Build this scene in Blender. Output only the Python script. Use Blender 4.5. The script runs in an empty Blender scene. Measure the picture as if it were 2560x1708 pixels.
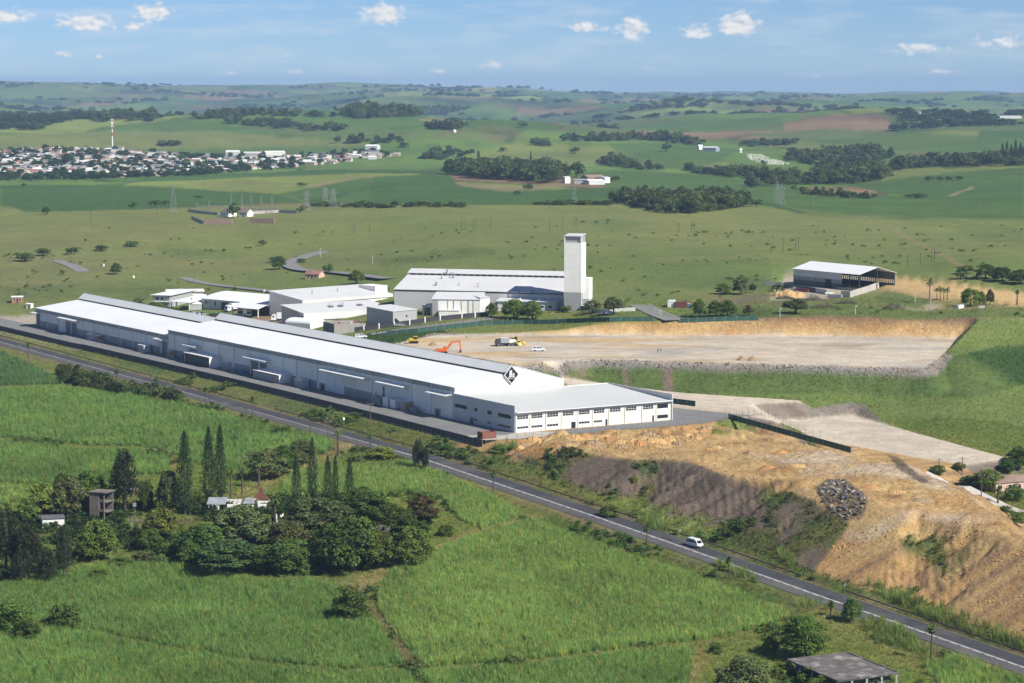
import bpy, math, random
import numpy as np
from math import radians, sin, cos, pi, atan, atan2, sqrt
from mathutils import Vector, Matrix
random.seed(7)
rng = np.random.default_rng(7)
sc = bpy.context.scene

# ------------------------------------------------------------------ camera
CAM_H = 110.0
KD = 2560.0 / 2350.0            # survey pixels (2350 wide) to photograph pixels
FD = 6300.0 / KD                # focal length in survey pixels
UC, VC = 1175.0, 854.0 / KD
PITCH = atan((854.0 - 218.0) / 6300.0)
cd = bpy.data.cameras.new('camera')
cd.sensor_fit = 'HORIZONTAL'
cd.sensor_width = 36.0
cd.lens = 36.0 * 6300.0 / 2560.0
cd.clip_start = 1.0
cd.clip_end = 120000.0
cam = bpy.data.objects.new('camera', cd)
sc.collection.objects.link(cam)
cam.location = (0, 0, CAM_H)
cam.rotation_euler = (pi / 2 - PITCH, 0, 0)
sc.camera = cam

# ------------------------------------------------------------------ sky and sun
SUN_EL = radians(40.0)
SUN_AZ = Vector((0.8, -0.6, 0)).normalized()
TOSUN = Vector((SUN_AZ.x * cos(SUN_EL), SUN_AZ.y * cos(SUN_EL), sin(SUN_EL)))
wd = bpy.data.worlds.new('World')
sc.world = wd
wd.use_nodes = True
wn = wd.node_tree.nodes
wl = wd.node_tree.links
wn.clear()
w_out = wn.new('ShaderNodeOutputWorld')
w_bg = wn.new('ShaderNodeBackground')
w_bg.inputs['Strength'].default_value = 0.062
sky = wn.new('ShaderNodeTexSky')
sky.sky_type = 'NISHITA'
sky.sun_disc = False
sky.sun_elevation = SUN_EL
sky.sun_rotation = atan2(SUN_AZ.x, SUN_AZ.y)
sky.altitude = 1200.0
sky.air_density = 0.7
sky.dust_density = 0.0
sky.ozone_density = 4.0
w_hs = wn.new('ShaderNodeHueSaturation')
w_hs.inputs['Saturation'].default_value = 1.02
w_tint = wn.new('ShaderNodeMix')
w_tint.data_type = 'RGBA'
w_tint.blend_type = 'MULTIPLY'
w_tint.inputs[0].default_value = 1.0
w_tint.inputs[7].default_value = (0.80, 0.925, 1.13, 1)
wl.new(sky.outputs[0], w_tint.inputs[6])
wl.new(w_tint.outputs[2], w_hs.inputs['Color'])
# thin broken cloud, spread over the whole sky
w_tc = wn.new('ShaderNodeTexCoord')
w_mp = wn.new('ShaderNodeMapping')
w_mp.inputs['Scale'].default_value = (26, 26, 150)
wl.new(w_tc.outputs['Generated'], w_mp.inputs[0])
w_nz = wn.new('ShaderNodeTexNoise')
w_nz.inputs['Scale'].default_value = 1.0
w_nz.inputs['Detail'].default_value = 7
w_nz.inputs['Roughness'].default_value = 0.6
wl.new(w_mp.outputs[0], w_nz.inputs['Vector'])
w_mr = wn.new('ShaderNodeMapRange')
w_mr.inputs[1].default_value = 0.47
w_mr.inputs[2].default_value = 0.78
w_mr.inputs[4].default_value = 0.42
wl.new(w_nz.outputs[0], w_mr.inputs[0])
w_mx = wn.new('ShaderNodeMix')
w_mx.data_type = 'RGBA'
w_mx.inputs[7].default_value = (9.5, 9.8, 10.2, 1)
wl.new(w_mr.outputs[0], w_mx.inputs[0])
wl.new(w_hs.outputs[0], w_mx.inputs[6])
wd.cycles.sampling_method = 'NONE'
# cumulus: fair weather clouds by direction (x / y, z / y of the view direction)
def sky_clouds(base):
    k_ = FD
    sep = wn.new('ShaderNodeSeparateXYZ')
    wl.new(w_tc.outputs['Generated'], sep.inputs[0])
    def mth(op, a, b=None, c=None):
        n_ = wn.new('ShaderNodeMath')
        n_.operation = op
        for i_, q_ in enumerate((a, b, c)):
            if q_ is None:
                continue
            if isinstance(q_, (int, float)):
                n_.inputs[i_].default_value = q_
            else:
                wl.new(q_, n_.inputs[i_])
        return n_.outputs[0]
    ay = mth('ABSOLUTE', sep.outputs[1])
    U0 = mth('MULTIPLY', mth('DIVIDE', sep.outputs[0], ay), k_)
    V0 = mth('MULTIPLY', mth('DIVIDE', sep.outputs[2], ay), k_)
    uvn = wn.new('ShaderNodeCombineXYZ')
    wl.new(U0, uvn.inputs[0])
    wl.new(V0, uvn.inputs[1])
    UV_ = uvn.outputs[0]
    CL = [(28, 40, 62, 20, 1.0), (205, 52, 80, 22, 1.0), (352, 30, 52, 24, 1.0), (318, 62, 34, 14, .9), (882, 34, 50, 26, 1.1), (1338, 64, 58, 15, .95), (1448, 66, 42, 28, 1.05), (1600, 74, 48, 20, .95), (1690, 58, 52, 32, 1.1),
          (1125, 150, 44, 16, .72), (1005, 163, 28, 13, .7), (675, 166, 46, 13, .66), (515, 168, 40, 11, .64), (1490, 154, 34, 9, .6), (2160, 166, 80, 12, .66), (2300, 98, 130, 34, .58), (2090, 112, 130, 22, .62), (150, 123, 42, 11, .66), (230, 130, 24, 12, .55), (1865, 174, 22, 11, .62), (640, 128, 60, 9, .5)]
    def noise(du, dv):
        cv = wn.new('ShaderNodeCombineXYZ')
        wl.new(mth('ADD', U0, du), cv.inputs[0])
        wl.new(mth('MULTIPLY', mth('ADD', V0, dv), 1.5), cv.inputs[1])
        nz = wn.new('ShaderNodeTexNoise')
        nz.inputs['Scale'].default_value = 1 / 30.0
        nz.inputs['Detail'].default_value = 5
        nz.inputs['Roughness'].default_value = 0.58
        wl.new(cv.outputs[0], nz.inputs['Vector'])
        return nz.outputs[0]
    acc_ = None
    for cu, cvv, cw, ch, am in CL:
        mp_ = wn.new('ShaderNodeVectorMath')
        mp_.operation = 'MULTIPLY_ADD'
        wl.new(UV_, mp_.inputs[0])
        el_ = 218.0 / KD - cvv
        mp_.inputs[1].default_value = (1 / cw, 1 / ch, 0)
        mp_.inputs[2].default_value = (-(cu - UC) / cw, -el_ / ch, 0)
        ln_ = wn.new('ShaderNodeVectorMath')
        ln_.operation = 'LENGTH'
        wl.new(mp_.outputs[0], ln_.inputs[0])
        m_ = mth('SUBTRACT', am, ln_.outputs['Value'])
        acc_ = m_ if acc_ is None else mth('MAXIMUM', acc_, m_)
    n0 = noise(0.0, 0.0)
    n1 = noise(5.0, 8.0)
    f0 = mth('ADD', mth('MULTIPLY', acc_, 0.9), mth('MULTIPLY', mth('SUBTRACT', n0, 0.52), 1.9))
    f1 = mth('ADD', f0, mth('MULTIPLY', mth('SUBTRACT', n1, n0), 1.9))
    al = wn.new('ShaderNodeMapRange')
    al.interpolation_type = 'SMOOTHSTEP'
    al.inputs[1].default_value = -0.08
    al.inputs[2].default_value = 0.62
    al.inputs[4].default_value = 0.97
    wl.new(f0, al.inputs[0])
    sh = wn.new('ShaderNodeMapRange')
    sh.inputs[1].default_value = -0.45
    sh.inputs[2].default_value = 0.18
    wl.new(mth('SUBTRACT', f0, f1), sh.inputs[0])  # lit and shaded cloud sides put into the colour
    c1 = wn.new('ShaderNodeMix')
    c1.data_type = 'RGBA'
    c1.inputs[6].default_value = (6.6, 7.3, 8.3, 1)
    c1.inputs[7].default_value = (11.0, 10.8, 10.6, 1)
    wl.new(sh.outputs[0], c1.inputs[0])
    c2 = wn.new('ShaderNodeMix')
    c2.data_type = 'RGBA'
    wl.new(al.outputs[0], c2.inputs[0])
    wl.new(base, c2.inputs[6])
    wl.new(c1.outputs[2], c2.inputs[7])
    return c2.outputs[2]
wl.new(sky_clouds(w_mx.outputs[2]), w_bg.inputs['Color'])
wl.new(w_bg.outputs[0], w_out.inputs['Surface'])

sl = bpy.data.lights.new('sun', 'SUN')
sl.energy = 5.0
sl.angle = radians(0.53)
sl.color = (1.0, 0.955, 0.88)
sun = bpy.data.objects.new('sun', sl)
sc.collection.objects.link(sun)
sun.rotation_euler = (-TOSUN).to_track_quat('-Z', 'Y').to_euler()
sun.location = (0, 0, 400)

sc.view_settings.view_transform = 'Standard'
sc.view_settings.look = 'None'
sc.view_settings.exposure = 0.45
sc.view_settings.gamma = 1.0
cy = sc.cycles
cy.max_bounces = 4
cy.diffuse_bounces = 2
cy.glossy_bounces = 2
cy.transmission_bounces = 3
cy.transparent_max_bounces = 48
cy.volume_bounces = 0
cy.use_denoising = True
cy.use_adaptive_sampling = True
cy.adaptive_threshold = 0.03
cy.caustics_reflective = False
cy.caustics_refractive = False

# ------------------------------------------------------------------ survey helpers
A0 = np.array([0.869, 798.4])                 # corner of the office block
LV = np.array([-0.52099, 0.853562])           # along the warehouse
WV = np.array([0.853562, 0.52099])            # across it, away from the road
def SW(s, w):
    return A0 + LV * s + WV * w
def to_sw(x, y):
    dx, dy = x - A0[0], y - A0[1]
    return dx * LV[0] + dy * LV[1], dx * WV[0] + dy * WV[1]
CP, SP = cos(PITCH), sin(PITCH)
def ray(u, v):
    x = (u - UC) / FD
    y = (VC - v) / FD
    return x, CP + y * SP, -SP + y * CP
def G(u, v, z=0.0):
    x, y, d = ray(u, v)
    t = (z - CAM_H) / d
    return np.array([x * t, y * t])
def zat(u, v, Y):
    x, y, d = ray(u, v)
    return CAM_H + Y * d / y
def proj(x, y, z):
    q = z - CAM_H
    dep = y * CP - q * SP
    up = y * SP + q * CP
    return UC + FD * x / dep, VC - FD * up / dep

# value noise
_tab = rng.random((256, 256))
def vnoise(x, y, k=0):
    x = np.asarray(x, float) + 37.7 * k + 1000
    y = np.asarray(y, float) + 91.3 * k + 1000
    xi = np.floor(x).astype(np.int64)
    yi = np.floor(y).astype(np.int64)
    fx = x - xi
    fy = y - yi
    fx = fx * fx * (3 - 2 * fx)
    fy = fy * fy * (3 - 2 * fy)
    a = _tab[xi & 255, yi & 255]
    b = _tab[(xi + 1) & 255, yi & 255]
    c = _tab[xi & 255, (yi + 1) & 255]
    d = _tab[(xi + 1) & 255, (yi + 1) & 255]
    return (a * (1 - fx) + b * fx) * (1 - fy) + (c * (1 - fx) + d * fx) * fy
def fbm(x, y, k=0, oct=4):
    r = 0
    a = 0.5
    t = 0
    for i in range(oct):
        r = r + a * vnoise(x * 2 ** i, y * 2 ** i, k + i)
        t += a
        a *= 0.5
    return r / t * 2 - 1            # about -1..1

def inpoly(px, py, poly):
    poly = np.asarray(poly, float)
    res = np.zeros(px.shape, bool)
    x0, y0 = poly.min(0)
    x1, y1 = poly.max(0)
    idx = np.nonzero((px >= x0) & (px <= x1) & (py >= y0) & (py <= y1))
    if len(idx[0]) == 0:
        return res
    qx, qy = px[idx], py[idx]
    r = np.zeros(qx.shape, bool)
    n = len(poly)
    for i in range(n):
        ax, ay = poly[i]
        bx, by = poly[(i + 1) % n]
        c = (ay > qy) != (by > qy)
        if ay != by:
            r ^= c & (qx < (bx - ax) * (qy - ay) / (by - ay) + ax)
    res[idx] = r
    return res
def dist_poly(px, py, poly, closed=True):
    poly = np.asarray(poly, float)
    d = np.full(px.shape, 1e12)
    n = len(poly)
    for i in range(n if closed else n - 1):
        ax, ay = poly[i]
        bx, by = poly[(i + 1) % n]
        ex, ey = bx - ax, by - ay
        l2 = ex * ex + ey * ey + 1e-9
        t = np.clip(((px - ax) * ex + (py - ay) * ey) / l2, 0, 1)
        dd = (px - ax - t * ex) ** 2 + (py - ay - t * ey) ** 2
        d = np.minimum(d, dd)
    d = np.sqrt(d)
    if closed:
        d[inpoly(px, py, poly)] = 0
    return d
def sstep(a, b, x):
    t = np.clip((x - a) / (b - a), 0, 1)
    return t * t * (3 - 2 * t)
# ------------------------------------------------------------------ terrain height
RS = np.array([-700, -420, -300, -200, -150, -100, 0, 100, 200, 375, 450, 700.])
RZ = np.array([-33, -24, -19, -14.2, -11.6, -9.2, -5.2, -4.0, -3.0, -1.4, -0.8, 1.0])
def road_z(s):
    return np.interp(s, RS, RZ)
ctl = []
def c_uvz(u, v, z):
    p = G(u, v, z)
    ctl.append((p[0], p[1], z))
def c_uvY(u, v, Y):
    ctl.append(((u - UC) / FD * Y * 1.0, Y, zat(u, v, Y)))
def c_uYz(u, Y, z):
    ctl.append(((u - UC) / FD * Y, Y, z))
def c_sw(s, w, z):
    p = SW(s, w)
    ctl.append((p[0], p[1], z))
for s in (-420, -300, -200, -100, 0, 120, 250, 400, 560):
    rz = float(road_z(s))
    c_sw(s, -35, rz)
    c_sw(s, -60, rz - 1.0)
for s, w, z in [(-40, -122, -12), (-190, -242, -20), (-226, -162, -18.5), (-330, -120, -24), (100, -135, -8), (300, -110, -5), (60, -250, -14),
                (250, -260, -11), (-120, -200, -17), (-330, -260, -27), (-480, -120, -32), (200, 20, 0), (0, 20, -1), (424, 20, 0), (-60, 30, -9), (-140, 20, -13),
                (-110, 110, -9), (-180, 90, -14), (-260, 60, -18), (520, 30, 0), (-200, 200, -14), (-320, 120, -21), (-100, 300, -4)]:
    c_sw(s, w, z)
for u, v, z in [(2150, 868, 4), (2185, 850, 6.5), (2215, 830, 8), (2340, 900, -1), (2340, 1000, -7), (2280, 800, 9), (2340, 735, 16), (2200, 724, 17), (1980, 724, 17), (1800, 724, 16.8), (1640, 726, 16), (1500, 728, 15), (2240, 735, 17), (1400, 732, 14.5), (1700, 885, 2), (1450, 872, 2.5), (2000, 895, 1),
                (1320, 716, 13), (1000, 745, 10), (800, 750, 7), (640, 752, 4), (450, 725, 2), (350, 700, 2), (20, 730, 0), (60, 690, 2), (1700, 690, 16), (2000, 660, 18), (2300, 690, 17),
                (100, 600, 8), (500, 600, 8), (800, 610, 11), (1200, 600, 20), (1700, 600, 23), (2300, 600, 25)]:
    c_uvz(u, v, z)
for u, v, Y in [(100, 520, 1700), (560, 510, 1750), (1100, 525, 1600), (1100, 475, 1880), (1700, 530, 1650), (1700, 490, 1850), (2300, 530, 1650), (1950, 505, 1780), (2340, 480, 1900), (2340, 440, 2250), (2340, 400, 2700),
                (2340, 360, 3200), (2340, 300, 4000), (2340, 272, 4900), (2340, 250, 8200), (1200, 430, 2400), (1200, 395, 2900), (1200, 360, 3300), (1200, 320, 3700), (1150, 290, 4000), (1150, 256, 4450),
                (1150, 246, 8800), (1150, 226, 12000), (1150, 207, 16000), (100, 450, 2250), (100, 400, 2900), (100, 345, 3500), (100, 310, 4000), (50, 278, 5000), (100, 256, 6400), (100, 236, 9500), (100, 194, 15500),
                (450, 450, 2200), (450, 410, 2750), (450, 360, 3300), (450, 330, 3700), (450, 300, 4100), (450, 266, 4700), (450, 248, 8800), (450, 226, 12000), (450, 200, 16000), (800, 440, 2250), (800, 400, 2750), (800, 340, 3500),
                (800, 290, 4100), (830, 250, 4900), (800, 240, 9000), (800, 222, 12500), (800, 204, 16000), (1600, 440, 2300), (1600, 400, 2900), (1600, 350, 3500), (1600, 320, 4000), (1600, 290, 4600), (1600, 263, 5500), (1600, 250, 8600),
                (1600, 228, 12500), (1480, 218, 18000), (2000, 450, 2200), (2000, 400, 2800), (2000, 365, 3300), (2000, 330, 3900), (2000, 290, 4500), (2000, 263, 5200), (2000, 248, 8600), (2000, 230, 11500), (2000, 217, 16000), (2340, 217, 16500), (1800, 212, 18000)]:
    c_uvY(u, v, Y)
for u, Y, z in [(1150, 5300, 20), (1150, 6600, 22), (450, 5500, 22), (450, 6800, 26), (800, 5700, 28), (800, 7000, 28), (1600, 6300, 26), (1600, 7200, 26), (2000, 5900, 26), (2000, 7000, 28), (2340, 6200, 30), (100, 7600, 40), (100, 21000, 40), (800, 21000, 40), (1500, 23000, 30), (2340, 21000, 40),
                (-900, 1000, -2), (-900, 2000, 14), (-900, 3500, 22), (-900, 6000, 55), (-900, 12000, 90), (3250, 1000, 8), (3250, 2000, 16), (3250, 3500, 24), (3250, 6000, 50), (3250, 12000, 70),
                (-900, 600, -12), (3250, 600, -22), (1175, 330, -26), (0, 330, -24), (2350, 330, -34)]:
    c_uYz(u, Y, z)
ctl = np.array(ctl)
def warp(x, y):
    return np.stack([x / y * 6.0, np.log(y) * 2.0], -1)
_cp = warp(ctl[:, 0], ctl[:, 1])
def _ker(r2):
    return 0.5 * r2 * np.log(r2 + 1e-12)
def _fit():
    n = len(ctl)
    r2 = ((_cp[:, None] - _cp[None]) ** 2).sum(-1)
    M = np.zeros((n + 3, n + 3))
    M[:n, :n] = _ker(r2) + np.eye(n) * 2e-4
    M[:n, n] = 1
    M[:n, n + 1:] = _cp
    M[n, :n] = 1
    M[n + 1:, :n] = _cp.T
    return np.linalg.solve(M, np.concatenate([ctl[:, 2], [0, 0, 0]]))
_cf = _fit()
def base_h(x, y):
    sh = x.shape
    q = warp(x.ravel(), y.ravel())
    r = np.empty(len(q))
    for i in range(0, len(q), 60000):
        b = q[i:i + 60000]
        r2 = ((b[:, None] - _cp[None]) ** 2).sum(-1)
        r[i:i + 60000] = _ker(r2) @ _cf[:-3] + _cf[-3] + b @ _cf[-2:]
    return r.reshape(sh)

def dpoly(z, *uv):
    return np.array([G(u, v, z) for u, v in uv])
def swpoly(*sw):
    return np.array([SW(s, w) for s, w in sw])
PAD_PLATFORM = swpoly((-10, -18.2), (30, -17.6), (480, -20.2), (480, 52), (66, 52), (48, 64), (36, 78), (-6, 92), (-13, 64), (-13, -8))
PAD_QUARRY = np.concatenate([dpoly(9, (1000, 768), (1300, 769), (1900, 772), (2207, 778), (2165, 815), (2120, 845), (1900, 838), (1640, 831), (1350, 823), (1250, 832)), swpoly((100, 62), (190, 60))])
PAD_UPPER = np.array([G(u, v, z) for u, v, z in ((1290, 868, 3.2), (1400, 882, 2.4), (1545, 898, 1.2), (1830, 918, 0), (1905, 945, 0), (1780, 968, 0), (1690, 952, 0), (1545, 940, 0.2), (1400, 905, 2.0), (1300, 882, 3.0))])
PAD_LOWER = dpoly(-5, (1790, 967), (1960, 955), (2310, 1050), (2110, 1082), (1900, 1030))
PAD_DUMP = np.concatenate([dpoly(1.5, (1215, 1015), (1290, 1040), (1450, 1052), (1530, 1050), (1660, 1085), (1830, 1105), (1880, 1150), (1990, 1178), (2110, 1165)), dpoly(-1, (2260, 1215), (2350, 1250), (2480, 1300), (2480, 1280), (2350, 1235), (2240, 1160)),
                           dpoly(1.5, (2150, 1100), (2050, 1052), (1900, 1030), (1740, 1000), (1600, 988))])
PAD_EARTH = dpoly(18.5, (2000, 648), (2010, 634), (2350, 674), (2600, 700), (2600, 720), (2350, 698), (2140, 668))
PAD_SHED = dpoly(17, (1765, 690), (1800, 640), (2000, 640), (2022, 664), (1930, 684), (1880, 690))

def height(x, y):
    z = base_h(x, y)
    far = sstep(1500, 5200, y)
    z = z + fbm(x / 360, y / 420, 3, 3) * (7.0 * sstep(1250, 2600, y) + 12 * sstep(2800, 4000, y))
    z = z + fbm(x / 620, y / 800, 13, 2) * 26 * sstep(2150, 3000, y) * (1 - sstep(5000, 6500, y))
    z = z + fbm(x / 1700, y / 2600, 15, 3) * 55 * sstep(11500, 14500, y)
    z = z + fbm(x / 950, y / 1500, 9, 4) * 72.0 * sstep(5000, 7500, y) * (1 - 0.62 * sstep(11000, 14500, y))
    z = z + fbm(x / 520, y / 520, 19, 3) * 8.0 * sstep(5200, 7500, y)
    z = z + fbm(x / 60, y / 60, 5, 3) * 0.8
    s, w = to_sw(x, y)
    rz = road_z(s)
    near = (y < 1500)
    def pad(z, poly, lvl, fill, cut, lim=90):
        x0, y0 = poly.min(0) - lim
        x1, y1 = poly.max(0) + lim
        m = (x > x0) & (x < x1) & (y > y0) & (y < y1)
        d = dist_poly(x[m], y[m], poly)
        z = z.copy()
        lv = lvl if np.isscalar(lvl) else lvl[m]
        z[m] = np.clip(z[m], lv - d * fill, lv + d * cut)
        return z, m, d
    # dump heap with rilled faces
    x0, y0 = PAD_DUMP.min(0) - 70
    x1, y1 = PAD_DUMP.max(0) + 70
    m = (x > x0) & (x < x1) & (y > y0) & (y < y1)
    d = dist_poly(x[m], y[m], PAD_DUMP)
    sm, wm, xm, ym = s[m], w[m], x[m], y[m]
    wob = fbm(xm / 14, ym / 14, 31, 3)
    top = 1.2 - np.clip(-(sm + 150) / 90, 0, 1) * 2.5 + fbm(xm / 11.0, ym / 11.0, 41, 4) * 1.3 + np.abs(fbm(xm / 3.0, ym / 3.0, 43, 3)) * 0.9
    heap = sstep(-95, -20, sm) * (0.6 + 3.4 * np.maximum(0, fbm(xm / 7, ym / 7, 47, 3) + 0.1))
    rimd = np.minimum(1, d * 0.2)
    top = top + heap
    dd = np.maximum(0, d + wob * 2.2 * sstep(0, 6, d))
    rill = (1 - np.abs(fbm(sm / 2.4 + wm * 0.02, wm / 40.0, 53, 3))) ** 3 * 2.1 + np.abs(fbm(sm / 8 + wm * .03, wm / 60, 57, 2)) * 3.6 + fbm(xm / 2.2, ym / 2.2, 59, 2) * .5
    onface = sstep(1.0, 6, dd)
    fillz = top - dd * 0.455 - rill * onface * 1.0 + 1.2 * onface
    z[m] = np.maximum(z[m], fillz)
    z, m, d = pad(z, PAD_QUARRY, 9.0 + 0.25 * fbm(x / 9, y / 9, 61, 3), 0.62, 1.25)
    z, m, d = pad(z, PAD_UPPER, np.interp(x, [18, 40, 62, 100], [3.2, 2.2, 0.9, 0.0]) + 0.1 * fbm(x / 9, y / 9, 63, 3), 0.5, 0.8)
    z, m, d = pad(z, PAD_LOWER, -5.0 + 0.1 * fbm(x / 9, y / 9, 65, 3), 0.5, 0.5)
    z, m, d = pad(z, PAD_EARTH, 18.5 + 0.2 * fbm(x / 9, y / 9, 67, 3), 0.6, 0.7)
    z, m, d = pad(z, PAD_SHED, 17.0, 0.5, 0.6)
    z, m, d = pad(z, PAD_PLATFORM, 0.0, 0.45, 1.3)
    # road corridor
    e = np.abs(w + 35.0)
    inside = e < 60
    dd = np.maximum(0, e - 8.5)
    z = np.where(inside, np.clip(z, rz - 0.05 - dd * 0.35, rz - 0.05 + dd * 0.42), z)
    return z

UCOL = np.concatenate([np.arange(-900, -60, 24), np.arange(-60, 2411, 2.9), np.arange(2434, 3260, 24)])
AZ = (UCOL - UC) / FD                     # x / y of each column
YR = np.concatenate([np.arange(330, 540, 3.0), np.arange(540, 1060, 1.25), 1060 * np.exp(np.arange(0, np.log(5000 / 1060.), 0.0072)), 5000 * np.exp(np.arange(0.012, np.log(26000 / 5000.), 0.013))])
TX = AZ[None, :] * YR[:, None]
TY = np.repeat(YR[:, None], len(AZ), 1)
TZ = height(TX, TY)
def soften(a):
    b = a.copy()
    b[1:-1] = (a[:-2] + 2 * a[1:-1] + a[2:]) / 4
    c = b.copy()
    c[:, 1:-1] = (b[:, :-2] + 2 * b[:, 1:-1] + b[:, 2:]) / 4
    return c
TZ = soften(TZ)
TU, TV = proj(TX, TY, TZ)

def Hq(x, y):
    """height of the built ground at x, y"""
    x = np.atleast_1d(np.asarray(x, float))
    y = np.atleast_1d(np.asarray(y, float))
    a = x / y
    i = np.clip(np.searchsorted(YR, y) - 1, 0, len(YR) - 2)
    j = np.clip(np.searchsorted(AZ, a) - 1, 0, len(AZ) - 2)
    fy = np.clip((y - YR[i]) / (YR[i + 1] - YR[i]), 0, 1)
    fa = np.clip((a - AZ[j]) / (AZ[j + 1] - AZ[j]), 0, 1)
    return (TZ[i, j] * (1 - fa) + TZ[i, j + 1] * fa) * (1 - fy) + (TZ[i + 1, j] * (1 - fa) + TZ[i + 1, j + 1] * fa) * fy
def H1(x, y):
    return float(Hq(x, y)[0])
def P(u, v):
    """ground point that the survey pixel u, v falls on"""
    x, y, d = ray(u, v)
    a, sl_ = x / y, d / y
    j = int(np.clip(np.searchsorted(AZ, a) - 1, 0, len(AZ) - 2))
    fa = (a - AZ[j]) / (AZ[j + 1] - AZ[j])
    col = TZ[:, j] * (1 - fa) + TZ[:, j + 1] * fa
    zr = CAM_H + YR * sl_
    hit = np.nonzero(col >= zr)[0]
    if len(hit) == 0:
        Y = YR[-2]
    elif hit[0] == 0:
        Y = YR[0]
    else:
        k = hit[0]
        d0 = zr[k - 1] - col[k - 1]
        d1 = col[k] - zr[k]
        Y = YR[k - 1] + (YR[k] - YR[k - 1]) * d0 / (d0 + d1 + 1e-9)
    return Vector((a * Y, Y, H1(a * Y, Y)))
def ppm(p):
    """survey pixels per metre at a point"""
    return FD / (p[1] * CP - (p[2] - CAM_H) * SP)
# ------------------------------------------------------------------ material helpers
MATS = {}
def new_mat(name):
    m = bpy.data.materials.new(name)
    m.use_nodes = True
    nt = m.node_tree
    nt.nodes.clear()
    out = nt.nodes.new('ShaderNodeOutputMaterial')
    MATS[name] = m
    return m, nt, out
def N(nt, kind, **kw):
    n = nt.nodes.new(kind)
    for k, v in kw.items():
        if k in n.inputs:
            n.inputs[k].default_value = v
        else:
            setattr(n, k, v)
    return n
def mat(name, col, rough=0.7, metal=0.0, var=0.12, scale=0.6, bump=0.0, bscale=3.0, dirt=None, dscale=0.15, damt=0.35, spec=0.3, coord='Object', streak=False, alpha=None):
    """a painted, plastered, metal or soil surface with mottling, wear and fine relief"""
    m, nt, out = new_mat(name)
    bs = N(nt, 'ShaderNodeBsdfPrincipled')
    bs.inputs['Roughness'].default_value = rough
    bs.inputs['Metallic'].default_value = metal
    bs.inputs['Specular IOR Level'].default_value = spec
    tc = N(nt, 'ShaderNodeTexCoord')
    src = tc.outputs[coord]
    nz = N(nt, 'ShaderNodeTexNoise')
    nz.inputs['Scale'].default_value = scale
    nz.inputs['Detail'].default_value = 5
    if streak:
        mp = N(nt, 'ShaderNodeMapping')
        mp.inputs['Scale'].default_value = (1, 1, 0.12)
        nt.links.new(src, mp.inputs[0])
        nt.links.new(mp.outputs[0], nz.inputs['Vector'])
    else:
        nt.links.new(src, nz.inputs['Vector'])
    mr = N(nt, 'ShaderNodeMapRange')
    mr.inputs[1].default_value = 0.25
    mr.inputs[2].default_value = 0.75
    mr.inputs[3].default_value = 1 - var
    mr.inputs[4].default_value = 1 + var
    nt.links.new(nz.outputs[0], mr.inputs[0])
    mx = N(nt, 'ShaderNodeMix', data_type='RGBA', blend_type='MULTIPLY')
    mx.inputs[0].default_value = 1
    mx.inputs[6].default_value = (*col, 1)
    nt.links.new(mr.outputs[0], mx.inputs[7])
    last = mx.outputs[2]
    if dirt is not None:
        n2 = N(nt, 'ShaderNodeTexNoise')
        n2.inputs['Scale'].default_value = dscale
        n2.inputs['Detail'].default_value = 7
        n2.inputs['Roughness'].default_value = 0.65
        nt.links.new(src, n2.inputs['Vector'])
        r2 = N(nt, 'ShaderNodeMapRange')
        r2.inputs[1].default_value = 0.5
        r2.inputs[2].default_value = 0.68
        r2.inputs[4].default_value = damt
        nt.links.new(n2.outputs[0], r2.inputs[0])
        m2 = N(nt, 'ShaderNodeMix', data_type='RGBA')
        nt.links.new(r2.outputs[0], m2.inputs[0])
        nt.links.new(last, m2.inputs[6])
        m2.inputs[7].default_value = (*dirt, 1)
        last = m2.outputs[2]
    nt.links.new(last, bs.inputs['Base Color'])
    if bump > 0:
        n3 = N(nt, 'ShaderNodeTexNoise')
        n3.inputs['Scale'].default_value = bscale
        n3.inputs['Detail'].default_value = 6
        nt.links.new(src, n3.inputs['Vector'])
        bp = N(nt, 'ShaderNodeBump')
        bp.inputs['Strength'].default_value = bump
        bp.inputs['Distance'].default_value = 0.3
        nt.links.new(n3.outputs[0], bp.inputs['Height'])
        nt.links.new(bp.outputs[0], bs.inputs['Normal'])
    if alpha is not None:
        bs.inputs['Alpha'].default_value = alpha
    nt.links.new(bs.outputs[0], out.inputs[0])
    return m

# ------------------------------------------------------------------ land cover
CA = {
    'cane': (0.062, 0.120, 0.026), 'cane2': (0.078, 0.138, 0.030), 'canedark': (0.044, 0.092, 0.026), 'caney': (0.115, 0.150, 0.042),
    'dry': (0.188, 0.202, 0.060), 'grass': (0.146, 0.196, 0.050), 'lush': (0.112, 0.160, 0.042), 'weed': (0.042, 0.085, 0.018),
    'straw': (0.235, 0.190, 0.092), 'soil': (0.49, 0.335, 0.150), 'soilo': (0.40, 0.225, 0.082), 'soilb': (0.165, 0.125, 0.092), 'soild': (0.085, 0.064, 0.048), 'redsoil': (0.165, 0.095, 0.062),
    'sand': (0.50, 0.43, 0.335), 'grey': (0.30, 0.285, 0.265), 'rubble': (0.25, 0.215, 0.175), 'tan': (0.31, 0.225, 0.125), 'asph': (0.10, 0.10, 0.105),
    'plough': (0.155, 0.115, 0.066), 'track': (0.34, 0.275, 0.15)}
CA = {k: np.array(v) for k, v in CA.items()}
def lerp(a, b, t):
    return a + (b - a) * np.asarray(t)[..., None]
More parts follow.
